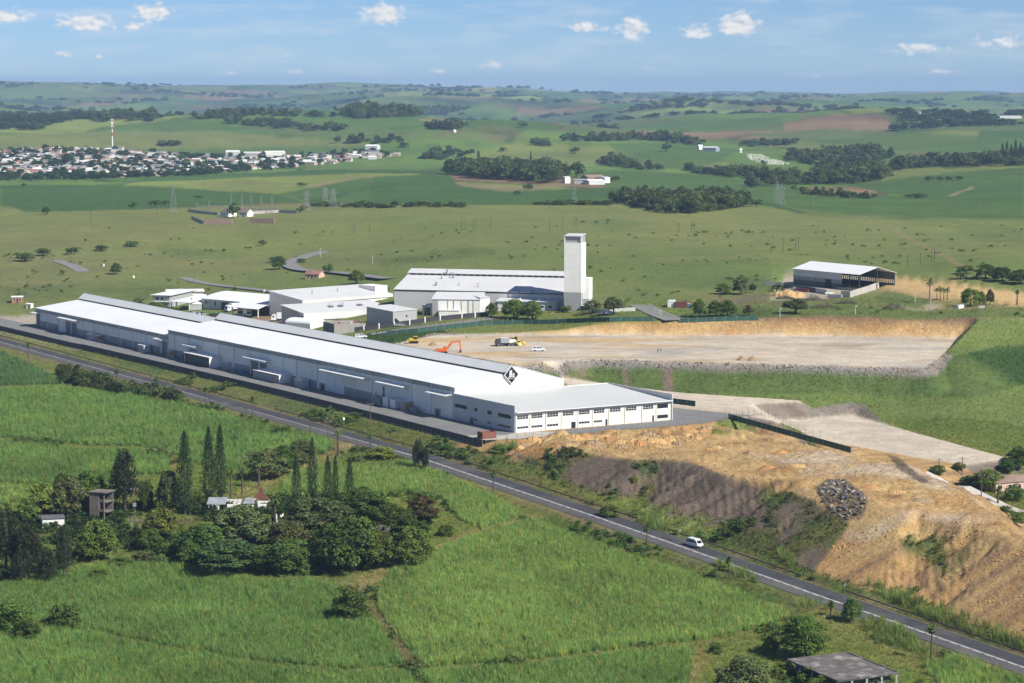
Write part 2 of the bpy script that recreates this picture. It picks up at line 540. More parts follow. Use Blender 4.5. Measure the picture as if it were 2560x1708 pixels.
def land_cover():
    x, y, z, u, v = TX.ravel(), TY.ravel(), TZ.ravel(), TU.ravel(), TV.ravel()
    s, w = to_sw(x, y)
    n40 = fbm(x / 46, y / 46, 71, 4)
    n9 = fbm(x / 9, y / 9, 73, 3)
    n150 = fbm(x / 170, y / 170, 75, 3)
    # default: rough grass, greener in patches
    col = lerp(CA['grass'] * 1.0, CA['dry'], np.clip(0.5 + n40 * 1.3 + n9 * 0.5, 0, 1))
    wd_ = np.clip((n40 * 0.8 + n150 - 0.25 + n9 * 0.3) * 3, 0, 1) * (y < 1500)
    col = lerp(col, CA['lush'], wd_ * 0.75)
    col = lerp(col, CA['caney'] * np.array([1.35, 1.4, 1.1]), np.clip(n150 * 2.2 + n40 * .5, 0, 1) * 0.55)
    col = lerp(col, CA['straw'] * 0.85, np.clip(-n150 * 2.0 - n40 - .1, 0, 1) * 0.4)
    # far fields: a mosaic of cane blocks of different age
    fx = x / 310 + 0.55 * fbm(x / 400, y / 400, 81, 2)
    fy = y / 520 + 0.5 * fbm(x / 400, y / 400, 83, 2)
    cell = _tab[np.floor(fx + 500).astype(int) & 255, np.floor(fy + 500).astype(int) & 255]
    pal = np.array([CA['cane'], CA['cane2'], CA['canedark'], CA['cane2'], CA['caney'], CA['cane'], CA['cane2'], CA['cane'], CA['grass'], CA['caney'], CA['cane'], CA['plough']])
    far = pal[np.minimum((cell * len(pal)).astype(int), len(pal) - 1)]
    far = far * np.array([1.42, 1.30, 1.15]) * (1 + 0.2 * n40[:, None] + 0.3 * n150[:, None])
    edge = np.minimum(np.abs(fx - np.round(fx)) * 310, np.abs(fy - np.round(fy)) * 520)
    far = lerp(far, CA['canedark'] * 0.7, (edge < 6 + y * 0.0012) * (cell > 0.45) * 0.7)
    bush = np.clip((fbm(x / 230, y / 300, 87, 4) - 0.16) * 9, 0, 1) * sstep(5200, 6500, y) * 0.9
    far = lerp(far, np.array((0.024, 0.046, 0.022)), bush)
    soilp = np.clip((fbm(x / 300, y / 200, 88, 3) - 0.40) * 9, 0, 1) * sstep(4500, 6500, y)
    far = lerp(far, CA['plough'] * 1.5, soilp * 0.8)
    ff = sstep(1950, 2050, y + n40 * 60)
    col = lerp(col, far, ff)
    dxy = np.gradient(TZ, axis=0) / np.gradient(TY, axis=0)
    slope = np.abs(dxy).ravel()

    def paint(c, poly, mix=1.0, jit=3.0, ymin=0, ymax=1e9, brk=0.0):
        j = jit
        uu = u + n9 * j * 1.5
        vv = v + n40 * j * 0.6 + n9 * j * 0.5
        m = inpoly(uu, vv, poly) & (y > ymin) & (y < ymax)
        a = m * mix
        if brk:
            a = a * np.clip(0.5 + brk * (n9 + n40) * 2, 0, 1)
        cc = CA[c] if isinstance(c, str) else np.array(c)
        cc = cc * (1 + 0.14 * n40 + 0.12 * n9)[:, None]
        col[:] = lerp(col, cc, a)
    def line(c, pts, wid, mix=1.0, brk=0.0):
        q = np.array([P(*p)[:2] for p in pts])
        x0, y0 = q.min(0) - wid
        x1, y1 = q.max(0) + wid
        m = np.nonzero((x > x0) & (x < x1) & (y > y0) & (y < y1))[0]
        if len(m) == 0:
            return
        d = dist_poly(x[m], y[m], q, False) + n9[m] * wid * 0.25
        a = (1 - sstep(wid * 0.35, wid * 0.6, d)) * mix
        if brk:
            a = a * np.clip(0.5 + brk * n9[m] * 2, 0, 1)
        col[m] = lerp(col[m], CA[c], a)

    # --- far
    paint('dry', [(0, 310), (250, 300), (480, 300), (700, 318), (880, 330), (700, 352), (450, 342), (0, 348)], 0.8, 2, 3000, 4600)
    paint('cane2', [(400, 345), (640, 335), (900, 335), (1000, 345), (900, 360), (700, 355)], 0.9, 2, 3000)
    paint('caney', [(560, 290), (720, 285), (900, 300), (1000, 310), (900, 322), (650, 310)], 0.7, 2, 3500, 4800)
    paint('plough', [(1080, 296), (1130, 290), (1180, 295), (1212, 318), (1206, 328), (1150, 325), (1060, 318), (985, 312), (1000, 304)], 0.9, 2, 3300, 4600, 0.5)
    paint('tan', [(960, 275), (1010, 268), (1080, 275), (1070, 284), (1000, 284)], 0.8, 2, 3500, 4800, 0.5)
    paint('redsoil', [(1830, 268), (2000, 262), (2075, 268), (2000, 277), (1850, 276)], 0.8, 2, 3800)
    paint('plough', [(1120, 244), (1180, 240), (1230, 244), (1180, 250)], 0.8, 2, 3800)
    paint('plough', [(400, 246), (480, 241), (560, 248), (470, 254)], 0.8, 2, 5000)
    paint('caney', [(2090, 277), (2350, 262), (2350, 300), (2250, 302), (2060, 292)], 0.8, 2, 3500)
    paint('cane2', [(1290, 285), (1500, 275), (1790, 270), (1800, 300), (1500, 300), (1300, 310)], 0.8, 2, 3500)
    paint('cane2', [(1700, 310), (1900, 295), (2200, 310), (2350, 320), (2350, 350), (2200, 352), (1900, 330)], 0.8, 2, 3000)
    paint('cane', [(1400, 330), (1560, 325), (1700, 345), (1600, 390), (1430, 380)], 0.7, 2, 2700)
    paint('redsoil', [(2100, 350), (2150, 348), (2120, 372), (2030, 376)], 0.6, 2, 2900)
    # --- cane belts behind the grass ridge
    paint('cane', [(0, 425), (300, 425), (640, 445), (700, 465), (400, 478), (60, 488), (30, 475), (0, 470)], 1, 2, 1600)
    paint('cane2', [(640, 445), (820, 408), (1020, 402), (1000, 430), (820, 465), (720, 468)], 1, 2, 1600)
    paint('cane', [(860, 405), (1030, 400), (1060, 428), (1160, 440), (1400, 430), (1700, 440), (1760, 470), (1400, 468), (1060, 470), (840, 468)], 1, 2, 1600)
    paint('cane2', [(1280, 400), (1430, 390), (1650, 405), (1900, 440), (2350, 470), (2350, 500), (2100, 503), (1900, 492), (1720, 460), (1400, 430)], 1, 2, 1600)
    paint('cane', [(1940, 425), (2200, 395), (2350, 385), (2350, 470), (2100, 455)], 0.9, 2, 1900)
    paint('dry', [(430, 420), (560, 410), (690, 425), (600, 440), (500, 440)], 0.7, 2, 2000)
    paint('tan', [(690, 430), (760, 416), (830, 405), (872, 403), (800, 414), (720, 430)], 0.7, 2, 2000)
    paint('straw', [(1040, 417), (1110, 424), (1200, 430), (1290, 419), (1340, 422), (1310, 428), (1240, 434), (1160, 440), (1060, 428)], 0.9, 2, 1900)
    paint('dry', [(0, 472), (40, 480), (50, 490), (0, 500)], 0.8, 2)
    line('canedark', [(700, 466), (800, 440), (900, 425)], 14, 0.8)
    line('canedark', [(1720, 462), (1850, 490), (1950, 500), (2100, 505), (2350, 500)], 12, 0.9)
    line('tan', [(2040, 515), (2090, 550), (2140, 575), (2210, 615)], 4, 0.7)
    line('tan', [(2180, 450), (2230, 430)], 5, 0.8)
    line('tan', [(1618, 445), (1628, 432)], 8, 0.9)
    # --- grass hill and plain
    paint('dry', [(0, 490), (450, 480), (900, 470), (1400, 470), (1750, 485), (2350, 505), (2350, 600), (1900, 580), (1400, 560), (900, 560), (400, 560), (0, 560)], 0.45, 3, 1200, 1990)
    paint('lush', [(1480, 610), (1720, 592), (1800, 612), (1822, 660), (1620, 668), (1460, 645)], 0.75, 4, 900, 1600)
    paint('lush', [(1300, 505), (1420, 500), (1500, 515), (1400, 530)], 0.5, 4, 900, 1990)
    paint('lush', [(2180, 520), (2350, 520), (2350, 560), (2250, 555)], 0.5, 4, 900, 1990)
    paint('weed', [(840, 600), (1000, 575), (1130, 570), (1140, 585), (1000, 600), (880, 612)], 0.55, 5, 900, 1500, 0.5)
    paint('weed', [(340, 570), (430, 572), (560, 590), (540, 598), (420, 585)], 0.6, 4, 900, 1700, 0.6)
    paint('weed', [(0, 660), (200, 650), (420, 660), (340, 690), (160, 700), (0, 700)], 0.45, 5, 900, 1500, 0.6)
    paint('lush', [(1560, 720), (1800, 700), (2000, 705), (2150, 718), (2150, 735), (1600, 742)], 0.6, 4, 900, 1200)
    paint('weed', [(1560, 700), (1750, 705), (1800, 728), (1560, 735)], 0.5, 4, 900, 1200, 0.6)
    paint('soilb', [(1560, 690), (1780, 678), (1990, 682), (2140, 700), (2120, 710), (1900, 704), (1700, 700), (1600, 705)], 0.85, 3, 900, 1200, 1.4)
    paint('grass', [(2080, 745), (2350, 735), (2350, 1060), (2200, 1000), (2000, 955), (1830, 915), (1700, 890), (2130, 870), (2260, 760)], 0.7, 5, 700, 1100)
    paint('lush', [(2100, 880), (2350, 800), (2350, 1000), (2150, 970), (1950, 930)], 0.6, 5, 700, 1100, 0.6)
    line('tan', [(2140, 850), (2250, 840), (2350, 800)], 2.5, 0.5)
    paint('tan', [(1990, 650), (2140, 668), (2350, 700), (2350, 720), (2100, 712), (2010, 690)], 0.7, 3, 900, 1250, 0.5)
    paint('lush', [(2000, 685), (2040, 665), (2130, 690), (2140, 705), (2060, 705)], 0.8, 3, 900, 1250)
    paint('lush', [(2130, 712), (2350, 706), (2350, 730), (2130, 728)], 0.7, 3, 900, 1250)

    # --- worked ground, by distance from the graded pads
    def padmask(poly, lim):
        x0, y0 = poly.min(0) - lim
        x1, y1 = poly.max(0) + lim
        m = np.nonzero((x > x0) & (x < x1) & (y > y0) & (y < y1))[0]
        return m, dist_poly(x[m], y[m], poly)
    m, d = padmask(PAD_EARTH, 30)
    k = (d <= 0.01)
    col[m] = lerp(col[m], CA['soil'] * 1.05, k * 1.0)
    k = (d > 0.01) & (d < 9) & (slope[m] > 0.12)
    col[m] = lerp(col[m], CA['soilo'] * 0.85, k * 0.9)
    paint('soil', [(2000, 642), (2060, 640), (2350, 672), (2350, 704), (2240, 694), (2150, 690), (2060, 670), (2005, 660)], 0.92, 2, 900, 1300)
    paint((0.21, 0.185, 0.155), [(600, 716), (640, 700), (702, 690), (725, 742), (665, 757), (600, 738)], 1.0, 1, 900, 1200)
    m, d = padmask(PAD_SHED, 4)
    col[m] = lerp(col[m], CA['sand'] * 0.8, (d <= 0.01) * 0.8)
    m, d = padmask(PAD_QUARRY, 60)
    xs, ys, zs = x[m], y[m], z[m]
    strk = fbm(xs / 26 + ys / 160, ys / 7, 91, 4)
    t = np.clip(0.5 + strk * 1.5, 0, 1)
    floor_c = lerp(np.broadcast_to(CA['sand'], (len(m), 3)), CA['grey'], np.clip(strk * 2.2 + 0.0, 0, 1) * 0.65)
    floor_c = lerp(floor_c, CA['soil'] * 0.95, np.clip(fbm(xs / 34, ys / 10, 93, 3) * 2.4 - 0.1, 0, 1) * 0.8 * sstep(190, 90, s[m] * 0 + (xs + 60)))
    floor_c = lerp(floor_c, CA['tan'], np.clip(fbm(xs / 20, ys / 6, 95, 3) * 3.0 - 0.8, 0, 1) * 0.5)
    inside = d <= 0.01
    col[m] = np.where(inside[:, None], floor_c, col[m])
    cutb = (~inside) & (zs > 8.6) & (d < 12) & (slope[m] > 0.22)
    hcut = np.clip((zs - 9) / 7, 0, 1)
    cc = lerp(np.broadcast_to(CA['soil'] * 0.98, (len(m), 3)), CA['soilo'], np.clip(0.3 + fbm(xs / 9, zs / 2, 97, 3) * 1.4, 0, 1))
    cc = lerp(cc, CA['redsoil'] * 1.2, sstep(0.72, 1.0, hcut + 0.12 * fbm(xs / 6, ys / 6, 98, 2)))
    col[m] = np.where(cutb[:, None], cc, col[m])
    fill = (~inside) & (zs < 9.3) & (zs > 0.4) & (d < 40) & (v[m] < 930)
    rub = lerp(np.broadcast_to(CA['rubble'], (len(m), 3)), CA['grey'] * 0.8, np.clip(0.5 + n9[m], 0, 1))
    grn = lerp(np.broadcast_to(CA['weed'] * 1.05, (len(m), 3)), CA['lush'], np.clip(0.5 + n40[m] * 1.5, 0, 1))
    ero = np.clip(fbm(xs / 4.5, ys / 70, 99, 3) * 5 - 0.7, 0, 1) * (xs < 110) * sstep(15, 35, xs)
    grn = lerp(grn, CA['soilb'] * 1.25, ero)
    fc = lerp(rub, grn, sstep(3.4, 5.0, d + n9[m] * 1.2))
    col[m] = np.where(fill[:, None], fc, col[m])
    for poly, c in ((PAD_UPPER, 'sand'), (PAD_LOWER, 'sand')):
        m, d = padmask(poly, 16)
        st = fbm(x[m] / 30, y[m] / 8, 101, 4)
        cc = lerp(np.broadcast_to(CA[c] * 1.02, (len(m), 3)), CA['rubble'] * 1.6, np.clip(0.2 + st * 1.4, 0, 1) * 0.3)
        col[m] = np.where((d <= 0.4)[:, None], cc, col[m])
        k = (d > 0.4) & (d < 11) & (slope[m] > 0.2) & (z[m] < 0.3)
        col[m] = np.where(k[:, None], lerp(np.broadcast_to(CA['rubble'] * 0.9, (len(m), 3)), CA['soilb'], np.clip(0.5 + n9[m], 0, 1)), col[m])
    m, d = padmask(PAD_PLATFORM, 3)
    col[m] = lerp(col[m], CA['sand'] * 0.85, (d <= 0.6) * 1.0)
    # dump heap
    m, d = padmask(PAD_DUMP, 60)
    sm, wm, xm, ym, zm, um, vm = s[m], w[m], x[m], y[m], z[m], u[m], v[m]
    rz = road_z(sm)
    bh = np.minimum(base_h(xm, ym), rz + 4)
    isd = ((d <= 0.01) | ((zm > rz + 1.2) & (d < 40) & (zm > bh + 0.8))) & (wm > -24.5) & (sm < 2)
    f1 = fbm(xm / 6, ym / 6, 103, 4)
    f2 = fbm(xm / 24, ym / 24, 105, 3)
    topc = lerp(np.broadcast_to(CA['soil'] * 1.0, (len(m), 3)), CA['soilo'], np.clip(0.25 + f1 * 1.5 + f2 * .5, 0, 1))
    topc = lerp(topc, CA['sand'] * 1.05, np.clip(f2 * 2.4 - 0.2, 0, 1) * 0.6)
    topc = lerp(topc, CA['soilb'], np.clip(f1 * 2.5 - 0.9, 0, 1) * 0.8)
    rl = 1.2 * (fbm(sm / 2.4 + wm * 0.02, wm / 40.0, 53, 3)) + .4 * fbm(sm / 1.1, wm / 14, 107, 3)
    face_o = lerp(np.broadcast_to(CA['soilo'] * 1.05, (len(m), 3)), CA['soil'] * 0.92, np.clip(0.5 + rl * 1.6, 0, 1))
    face_o = lerp(face_o, CA['soilb'] * 1.2, np.clip(-rl * 2.6 - 0.3, 0, 1) * 0.7)
    face_b = lerp(np.broadcast_to(CA['soilb'] * 1.05, (len(m), 3)), CA['soild'] * 1.3, np.clip(0.5 + rl * 1.5, 0, 1))
    gb = np.clip(fbm(xm / 13 + 7, ym / 20, 109, 4) * 3.4 - 0.05 + 0.5 * sstep(-95, -45, sm), 0, 1)
    face_b = lerp(face_b, lerp(np.broadcast_to(CA['weed'] * 1.2, (len(m), 3)), CA['dry'] * 0.75, np.clip(0.5 + n9[m] * 1.5, 0, 1)), gb * 0.85)
    # the grassed, weathered faces lie left of the fresh tipping
    old = inpoly(um + f1 * 6, vm + f2 * 6, [(1180, 1045), (1250, 1028), (1340, 1040), (1460, 1052), (1580, 1056), (1680, 1096), (1740, 1112), (1860, 1142), (1950, 1200), (1900, 1275), (1860, 1320), (1700, 1320), (1500, 1250), (1300, 1150)])
    face = np.where(old[:, None], face_b, face_o)
    onf = sstep(0.2, 2.5, d + f1 * 1.0)
    dc = np.where(old[:, None], lerp(topc, face_b, np.maximum(onf, old * 1.0)), lerp(topc, face, onf))
    gp = inpoly(um + f1 * 8, vm + f1 * 8, [(2020, 1250), (2110, 1225), (2240, 1240), (2230, 1300), (2150, 1330), (2040, 1300)])
    dc = lerp(dc, CA['weed'] * 1.2, gp * np.clip(f1 * 3 + 0.25, 0, 1) * 0.8)
    gl = inpoly(um, vm, [(1180, 1010), (1245, 1010), (1250, 1060), (1180, 1040)])
    dc = lerp(dc, CA['soilo'] * 0.9, gl * 0.9)
    col[m] = np.where(isd[:, None], dc, col[m])
    paint('grass', [(1622, 986), (1648, 966), (1700, 963), (1738, 988), (1732, 1001), (1640, 999)], 0.9, 3, 600, 1000, 0.8)
    paint('soild', [(1870, 1120), (1900, 1100), (1945, 1105), (1992, 1140), (1985, 1185), (1940, 1200), (1895, 1170)], 0.75, 4, 500, 900, 0.7)
    paint('soild', [(2035, 1044), (2060, 1048), (2115, 1095), (2140, 1112), (2110, 1108), (2060, 1075)], 0.8, 3, 600, 900)
    # --- verge along the road
    e = w + 35
    vg = (np.abs(e) < 22) & (w < np.where(s < -25, -23.0, -19.0)) & (y < 1300)
    vc = lerp(np.broadcast_to(CA['dry'] * 0.95, (len(x), 3)), CA['lush'] * 0.95, np.clip(0.35 + n40 * 2.0 + n9 * 0.8, 0, 1))
    vc = lerp(vc, CA['straw'] * 0.85, np.clip(n9 * 2.5 - 0.5, 0, 1) * 0.5)
    isdump = np.zeros(len(x), bool)
    isdump[m[isd]] = True
    vg &= ~isdump
    col[vg] = vc[vg]
    sh = (np.abs(e) < 9.5) & (y < 1400)
    col[sh] = lerp(col[sh], np.broadcast_to(CA['straw'] * 0.8, (len(x), 3))[sh], np.clip(0.6 + n9[sh], 0, 1))
    global ROUGH
    ROUGH = np.ones(len(x))
    for poly in (PAD_QUARRY, PAD_UPPER, PAD_LOWER, PAD_EARTH, PAD_SHED):
        m, d = padmask(poly, 3)
        ROUGH[m] = np.minimum(ROUGH[m], 0.12 + 0.88 * sstep(0.5, 2.5, d))
    # --- near fields
    for nm, poly, c in FIELDS:
        paint(c, poly, 1.0, 0.8, 0, 1300)
    for pts, wid, c in TRACKS:
        line(c, pts, wid, 0.95, 0.25)
    paint('grass', [(1000, 1180), (1040, 1170), (1080, 1215), (1030, 1245), (960, 1270), (830, 1320), (780, 1350), (690, 1330), (420, 1300), (180, 1310), (160, 1260), (300, 1200), (640, 1170), (900, 1180)], 0.5, 3)
    paint('dry', [(1560, 1500), (1640, 1470), (1800, 1430), (1880, 1400), (2000, 1440), (2100, 1500), (2200, 1568), (1580, 1568)], 0.7, 3, 0, 900, 0.6)
    paint('soilb', [(300, 1195), (420, 1190), (480, 1180), (430, 1210), (330, 1215)], 0.5, 3)
    line('tan', [(690, 705), (640, 690), (600, 700), (620, 735), (660, 750)], 26, 0.9)
    return col

FIELDS = [
    ('front', [(872, 1345), (905, 1305), (1000, 1268), (1065, 1240), (1215, 1193), (1400, 1262), (1500, 1296), (1650, 1345), (1812, 1412), (1775, 1440), (1600, 1472), (1450, 1488), (1250, 1512), (975, 1533), (930, 1485), (868, 1400)], 'cane2'),
    ('roadside', [(815, 1075), (930, 1062), (1010, 1088), (1130, 1142), (1205, 1183), (1110, 1218), (1050, 1190), (1020, 1150), (930, 1130), (850, 1150), (640, 1140), (660, 1095), (730, 1070)], 'cane2'),
    ('upper', [(0, 895), (150, 890), (350, 915), (520, 955), (640, 985), (735, 1003), (765, 1018), (740, 1045), (690, 1015), (560, 1080), (500, 1080), (440, 1062), (395, 1040), (320, 1025), (200, 1024), (100, 1010), (0, 1004)], 'cane'),
    ('middle', [(0, 1014), (190, 1034), (310, 1034), (388, 1054), (380, 1090), (300, 1090), (150, 1115), (60, 1112), (0, 1108)], 'cane'),
    ('corner', [(0, 1116), (48, 1120), (55, 1145), (0, 1160)], 'cane2'),
    ('rise', [(0, 808), (60, 832), (150, 882), (0, 886)], 'canedark'),
    ('lower', [(0, 1345), (120, 1322), (280, 1292), (420, 1302), (520, 1322), (620, 1340), (700, 1332), (785, 1350), (775, 1400), (855, 1420), (930, 1525), (800, 1538), (600, 1518), (400, 1488), (200, 1444), (0, 1474)], 'cane'),
    ('bottom', [(-60, 1482), (200, 1454), (400, 1498), (600, 1528), (800, 1550), (925, 1545), (985, 1600), (-60, 1600)], 'cane'),
    ('foot', [(1000, 1600), (965, 1547), (1250, 1526), (1450, 1501), (1590, 1487), (1578, 1600)], 'cane'),
    ('right', [(2112, 1532), (2190, 1506), (2350, 1560), (2420, 1600), (2180, 1600)], 'cane2'),
]
TRACKS = [
    ([(1215, 1188), (1100, 1225), (1030, 1255), (960, 1280), (860, 1322), (795, 1352)], 8.5, 'track'),
    ([(800, 1022), (740, 1052), (690, 1075), (600, 1112), (545, 1150)], 9, 'track'),
    ([(0, 1010), (190, 1029), (310, 1030), (395, 1047), (400, 1075)], 2.5, 'straw'),
    ([(865, 1395), (935, 1510), (960, 1545)], 2.5, 'soilb'),
    ([(0, 1478), (200, 1449), (400, 1493), (600, 1523), (800, 1544), (940, 1538)], 1.6, 'weed'),
    ([(960, 1540), (1250, 1519), (1450, 1495), (1590, 1480), (1800, 1428)], 3.5, 'straw'),
    ([(1050, 1240), (1215, 1188)], 3, 'straw'),
    ([(1575, 1568), (1620, 1500), (1560, 1490)], 4, 'tan'),
    ([(1840, 1400), (1960, 1450), (2080, 1520), (2160, 1568)], 2.5, 'straw'),
    ([(2130, 1090), (2170, 1105), (2240, 1135), (2350, 1180)], 5, 'grey'),
    ([(2145, 700), (2120, 712), (2060, 706)], 8, 'sand'),
]

def make_ground():
    nr, nc = TX.shape
    col = soften(land_cover().reshape(nr, nc, 3)).reshape(-1, 3)
    me = bpy.data.meshes.new('ground')
    co = np.stack([TX, TY, TZ], -1).reshape(-1, 3).astype(np.float32)
    i = np.arange((nr - 1) * (nc - 1))
    r, c = i // (nc - 1), i % (nc - 1)
    a = r * nc + c
    quads = np.stack([a, a + 1, a + nc + 1, a + nc], -1).astype(np.int32)
    me.vertices.add(len(co))
    me.vertices.foreach_set('co', co.ravel())
    me.loops.add(quads.size)
    me.loops.foreach_set('vertex_index', quads.ravel())
    me.polygons.add(len(quads))
    me.polygons.foreach_set('loop_start', np.arange(0, quads.size, 4, dtype=np.int32))
    me.polygons.foreach_set('loop_total', np.full(len(quads), 4, np.int32))
    me.polygons.foreach_set('use_smooth', np.ones(len(quads), bool))
    at = me.attributes.new('cover', 'FLOAT_COLOR', 'POINT')
    at.data.foreach_set('color', np.concatenate([np.clip(col, 0, 1), soften(ROUGH.reshape(nr, nc)).reshape(-1, 1)], 1).astype(np.float32).ravel())
    me.update()
    o = bpy.data.objects.new('ground', me)
    o['kind'] = 'structure'
    o['label'] = 'rolling grassland, cane fields and worked earth'
    sc.collection.objects.link(o)
    m, nt, out = new_mat('ground')
    bs = N(nt, 'ShaderNodeBsdfPrincipled')
    bs.inputs['Roughness'].default_value = 0.9
    bs.inputs['Specular IOR Level'].default_value = 0.15
    ca = N(nt, 'ShaderNodeAttribute')
    ca.attribute_name = 'cover'
    ge = N(nt, 'ShaderNodeNewGeometry')
    acc = ca.outputs['Color']
    for scl, lo, hi, det in ((0.9, 0.74, 1.26, 5), (0.16, 0.84, 1.16, 4), (0.022, 0.88, 1.12, 3)):
        nz = N(nt, 'ShaderNodeTexNoise')
        nz.inputs['Scale'].default_value = scl
        nz.inputs['Detail'].default_value = det
        nz.inputs['Roughness'].default_value = 0.65
        nt.links.new(ge.outputs['Position'], nz.inputs['Vector'])
        mr = N(nt, 'ShaderNodeMapRange')
        mr.inputs[1].default_value = 0.28
        mr.inputs[2].default_value = 0.72
        mr.inputs[3].default_value = lo
        mr.inputs[4].default_value = hi
        nt.links.new(nz.outputs[0], mr.inputs[0])
        mx = N(nt, 'ShaderNodeMix', data_type='RGBA', blend_type='MULTIPLY')
        mx.inputs[0].default_value = 1
        nt.links.new(acc, mx.inputs[6])
        nt.links.new(mr.outputs[0], mx.inputs[7])
        acc = mx.outputs[2]
    nt.links.new(acc, bs.inputs['Base Color'])
    nb = N(nt, 'ShaderNodeTexNoise')
    nb.inputs['Scale'].default_value = 0.5
    nb.inputs['Detail'].default_value = 8
    nb.inputs['Roughness'].default_value = 0.7
    nt.links.new(ge.outputs['Position'], nb.inputs['Vector'])
    bp = N(nt, 'ShaderNodeBump')
    nt.links.new(ca.outputs['Alpha'], bp.inputs['Strength'])
    bp.inputs['Distance'].default_value = 1.3
    nt.links.new(nb.outputs[0], bp.inputs['Height'])
    nt.links.new(bp.outputs[0], bs.inputs['Normal'])
    nt.links.new(bs.outputs[0], out.inputs[0])
    me.materials.append(m)
    return o
ground = make_ground()
# ------------------------------------------------------------------ building kit
class MB:
    def __init__(self):
        self.v = []
        self.f = []
    def add(self, vs, fs):
        b = len(self.v)
        self.v += [tuple(map(float, q)) for q in vs]
        self.f += [tuple(b + i for i in f) for f in fs]
        return self
    def hexa(self, p):
        return self.add(p, [(0, 3, 2, 1), (4, 5, 6, 7), (0, 1, 5, 4), (1, 2, 6, 5), (2, 3, 7, 6), (3, 0, 4, 7)])
    def box(self, x0, x1, y0, y1, z0, z1):
        x0, x1 = min(x0, x1), max(x0, x1)
        y0, y1 = min(y0, y1), max(y0, y1)
        z0, z1 = min(z0, z1), max(z0, z1)
        return self.hexa([(x0, y0, z0), (x1, y0, z0), (x1, y1, z0), (x0, y1, z0), (x0, y0, z1), (x1, y0, z1), (x1, y1, z1), (x0, y1, z1)])
    def quad(self, *p):
        return self.add(p, [tuple(range(len(p)))])
    def px(self, prof, x0, x1):
        """profile of (y, z) points swept along x"""
        n = len(prof)
        return self.add([(x0, y, z) for y, z in prof] + [(x1, y, z) for y, z in prof], [tuple(range(n - 1, -1, -1)), tuple(range(n, 2 * n))] + [(i, (i + 1) % n, n + (i + 1) % n, n + i) for i in range(n)])
    def py(self, prof, y0, y1):
        n = len(prof)
        return self.add([(x, y0, z) for x, z in prof] + [(x, y1, z) for x, z in prof], [tuple(range(n)), tuple(range(2 * n - 1, n - 1, -1))] + [(i, n + i, n + (i + 1) % n, (i + 1) % n) for i in range(n)])
    def pz(self, poly, z0, z1):
        n = len(poly)
        return self.add([(x, y, z0) for x, y in poly] + [(x, y, z1) for x, y in poly], [tuple(range(n - 1, -1, -1)), tuple(range(n, 2 * n))] + [(i, (i + 1) % n, n + (i + 1) % n, n + i) for i in range(n)])
    def tube(self, p0, p1, r0, r1=None, n=8):
        r1 = r0 if r1 is None else r1
        p0, p1 = Vector(p0), Vector(p1)
        d = (p1 - p0).normalized()
        a = d.orthogonal().normalized()
        b = d.cross(a)
        vs = []
        for p, r in ((p0, r0), (p1, r1)):
            for i in range(n):
                t = 2 * pi * i / n
                vs.append(p + a * (r * cos(t)) + b * (r * sin(t)))
        return self.add(vs, [tuple(range(n - 1, -1, -1)), tuple(range(n, 2 * n))] + [(i, (i + 1) % n, n + (i + 1) % n, n + i) for i in range(n)])
    def slab(self, a, b, c, d, t):
        """a flat sheet through four corners, t thick downwards along its normal"""
        a, b, c, d = map(Vector, (a, b, c, d))
        nrm = (b - a).cross(d - a).normalized()
        if nrm.z < 0:
            nrm = -nrm
        lo = [p - nrm * t for p in (a, b, c, d)]
        return self.hexa(lo + [a, b, c, d])
    def build(self, name, m, parent=None, smooth=False):
        me = bpy.data.meshes.new(name)
        me.from_pydata(self.v, [], self.f)
        if smooth:
            me.polygons.foreach_set('use_smooth', [True] * len(me.polygons))
        me.materials.append(MATS[m] if isinstance(m, str) else m)
        me.update()
        return place(name, me, parent)
def place(name, me, parent=None, loc=None, rotz=0.0, scale=None):
    o = bpy.data.objects.new(name, me)
    sc.collection.objects.link(o)
    if parent is not None:
        o.parent = parent
    if loc is not None:
        o.location = loc
    if rotz:
        o.rotation_euler = (0, 0, rotz)
    if scale is not None:
        o.scale = scale
    return o
def tag(o, label, cat, group=None):
    o['label'] = label
    o['category'] = cat
    if group:
        o['group'] = group
    return o
def struct(o, label=None):
    o['kind'] = 'structure'
    if label:
        o['label'] = label
    return o
def stuff(o, label):
    o['kind'] = 'stuff'
    o['label'] = label
    return o
def thing(name, label, cat, loc, rotz=0.0, group=None, scale=1.0):
    o = bpy.data.objects.new(name, None)
    o.empty_display_size = 0.5
    sc.collection.objects.link(o)
    o.location = loc
    o.rotation_euler = (0, 0, rotz)
    o.scale = (scale,) * 3 if np.isscalar(scale) else scale
    return tag(o, label, cat, group)
def dup(root, loc, rotz, label, group=None, scale=None):
    r = root.copy()
    sc.collection.objects.link(r)
    r.location = loc
    r.rotation_euler = (0, 0, rotz)
    if scale is not None:
        r.scale = (scale,) * 3 if np.isscalar(scale) else scale
    r['label'] = label
    if group:
        r['group'] = group
    for ch in list(root.children):
        c = ch.copy()
        sc.collection.objects.link(c)
        c.parent = r
        for g in list(ch.children):
            d = g.copy()
            sc.collection.objects.link(d)
            d.parent = c
    return r

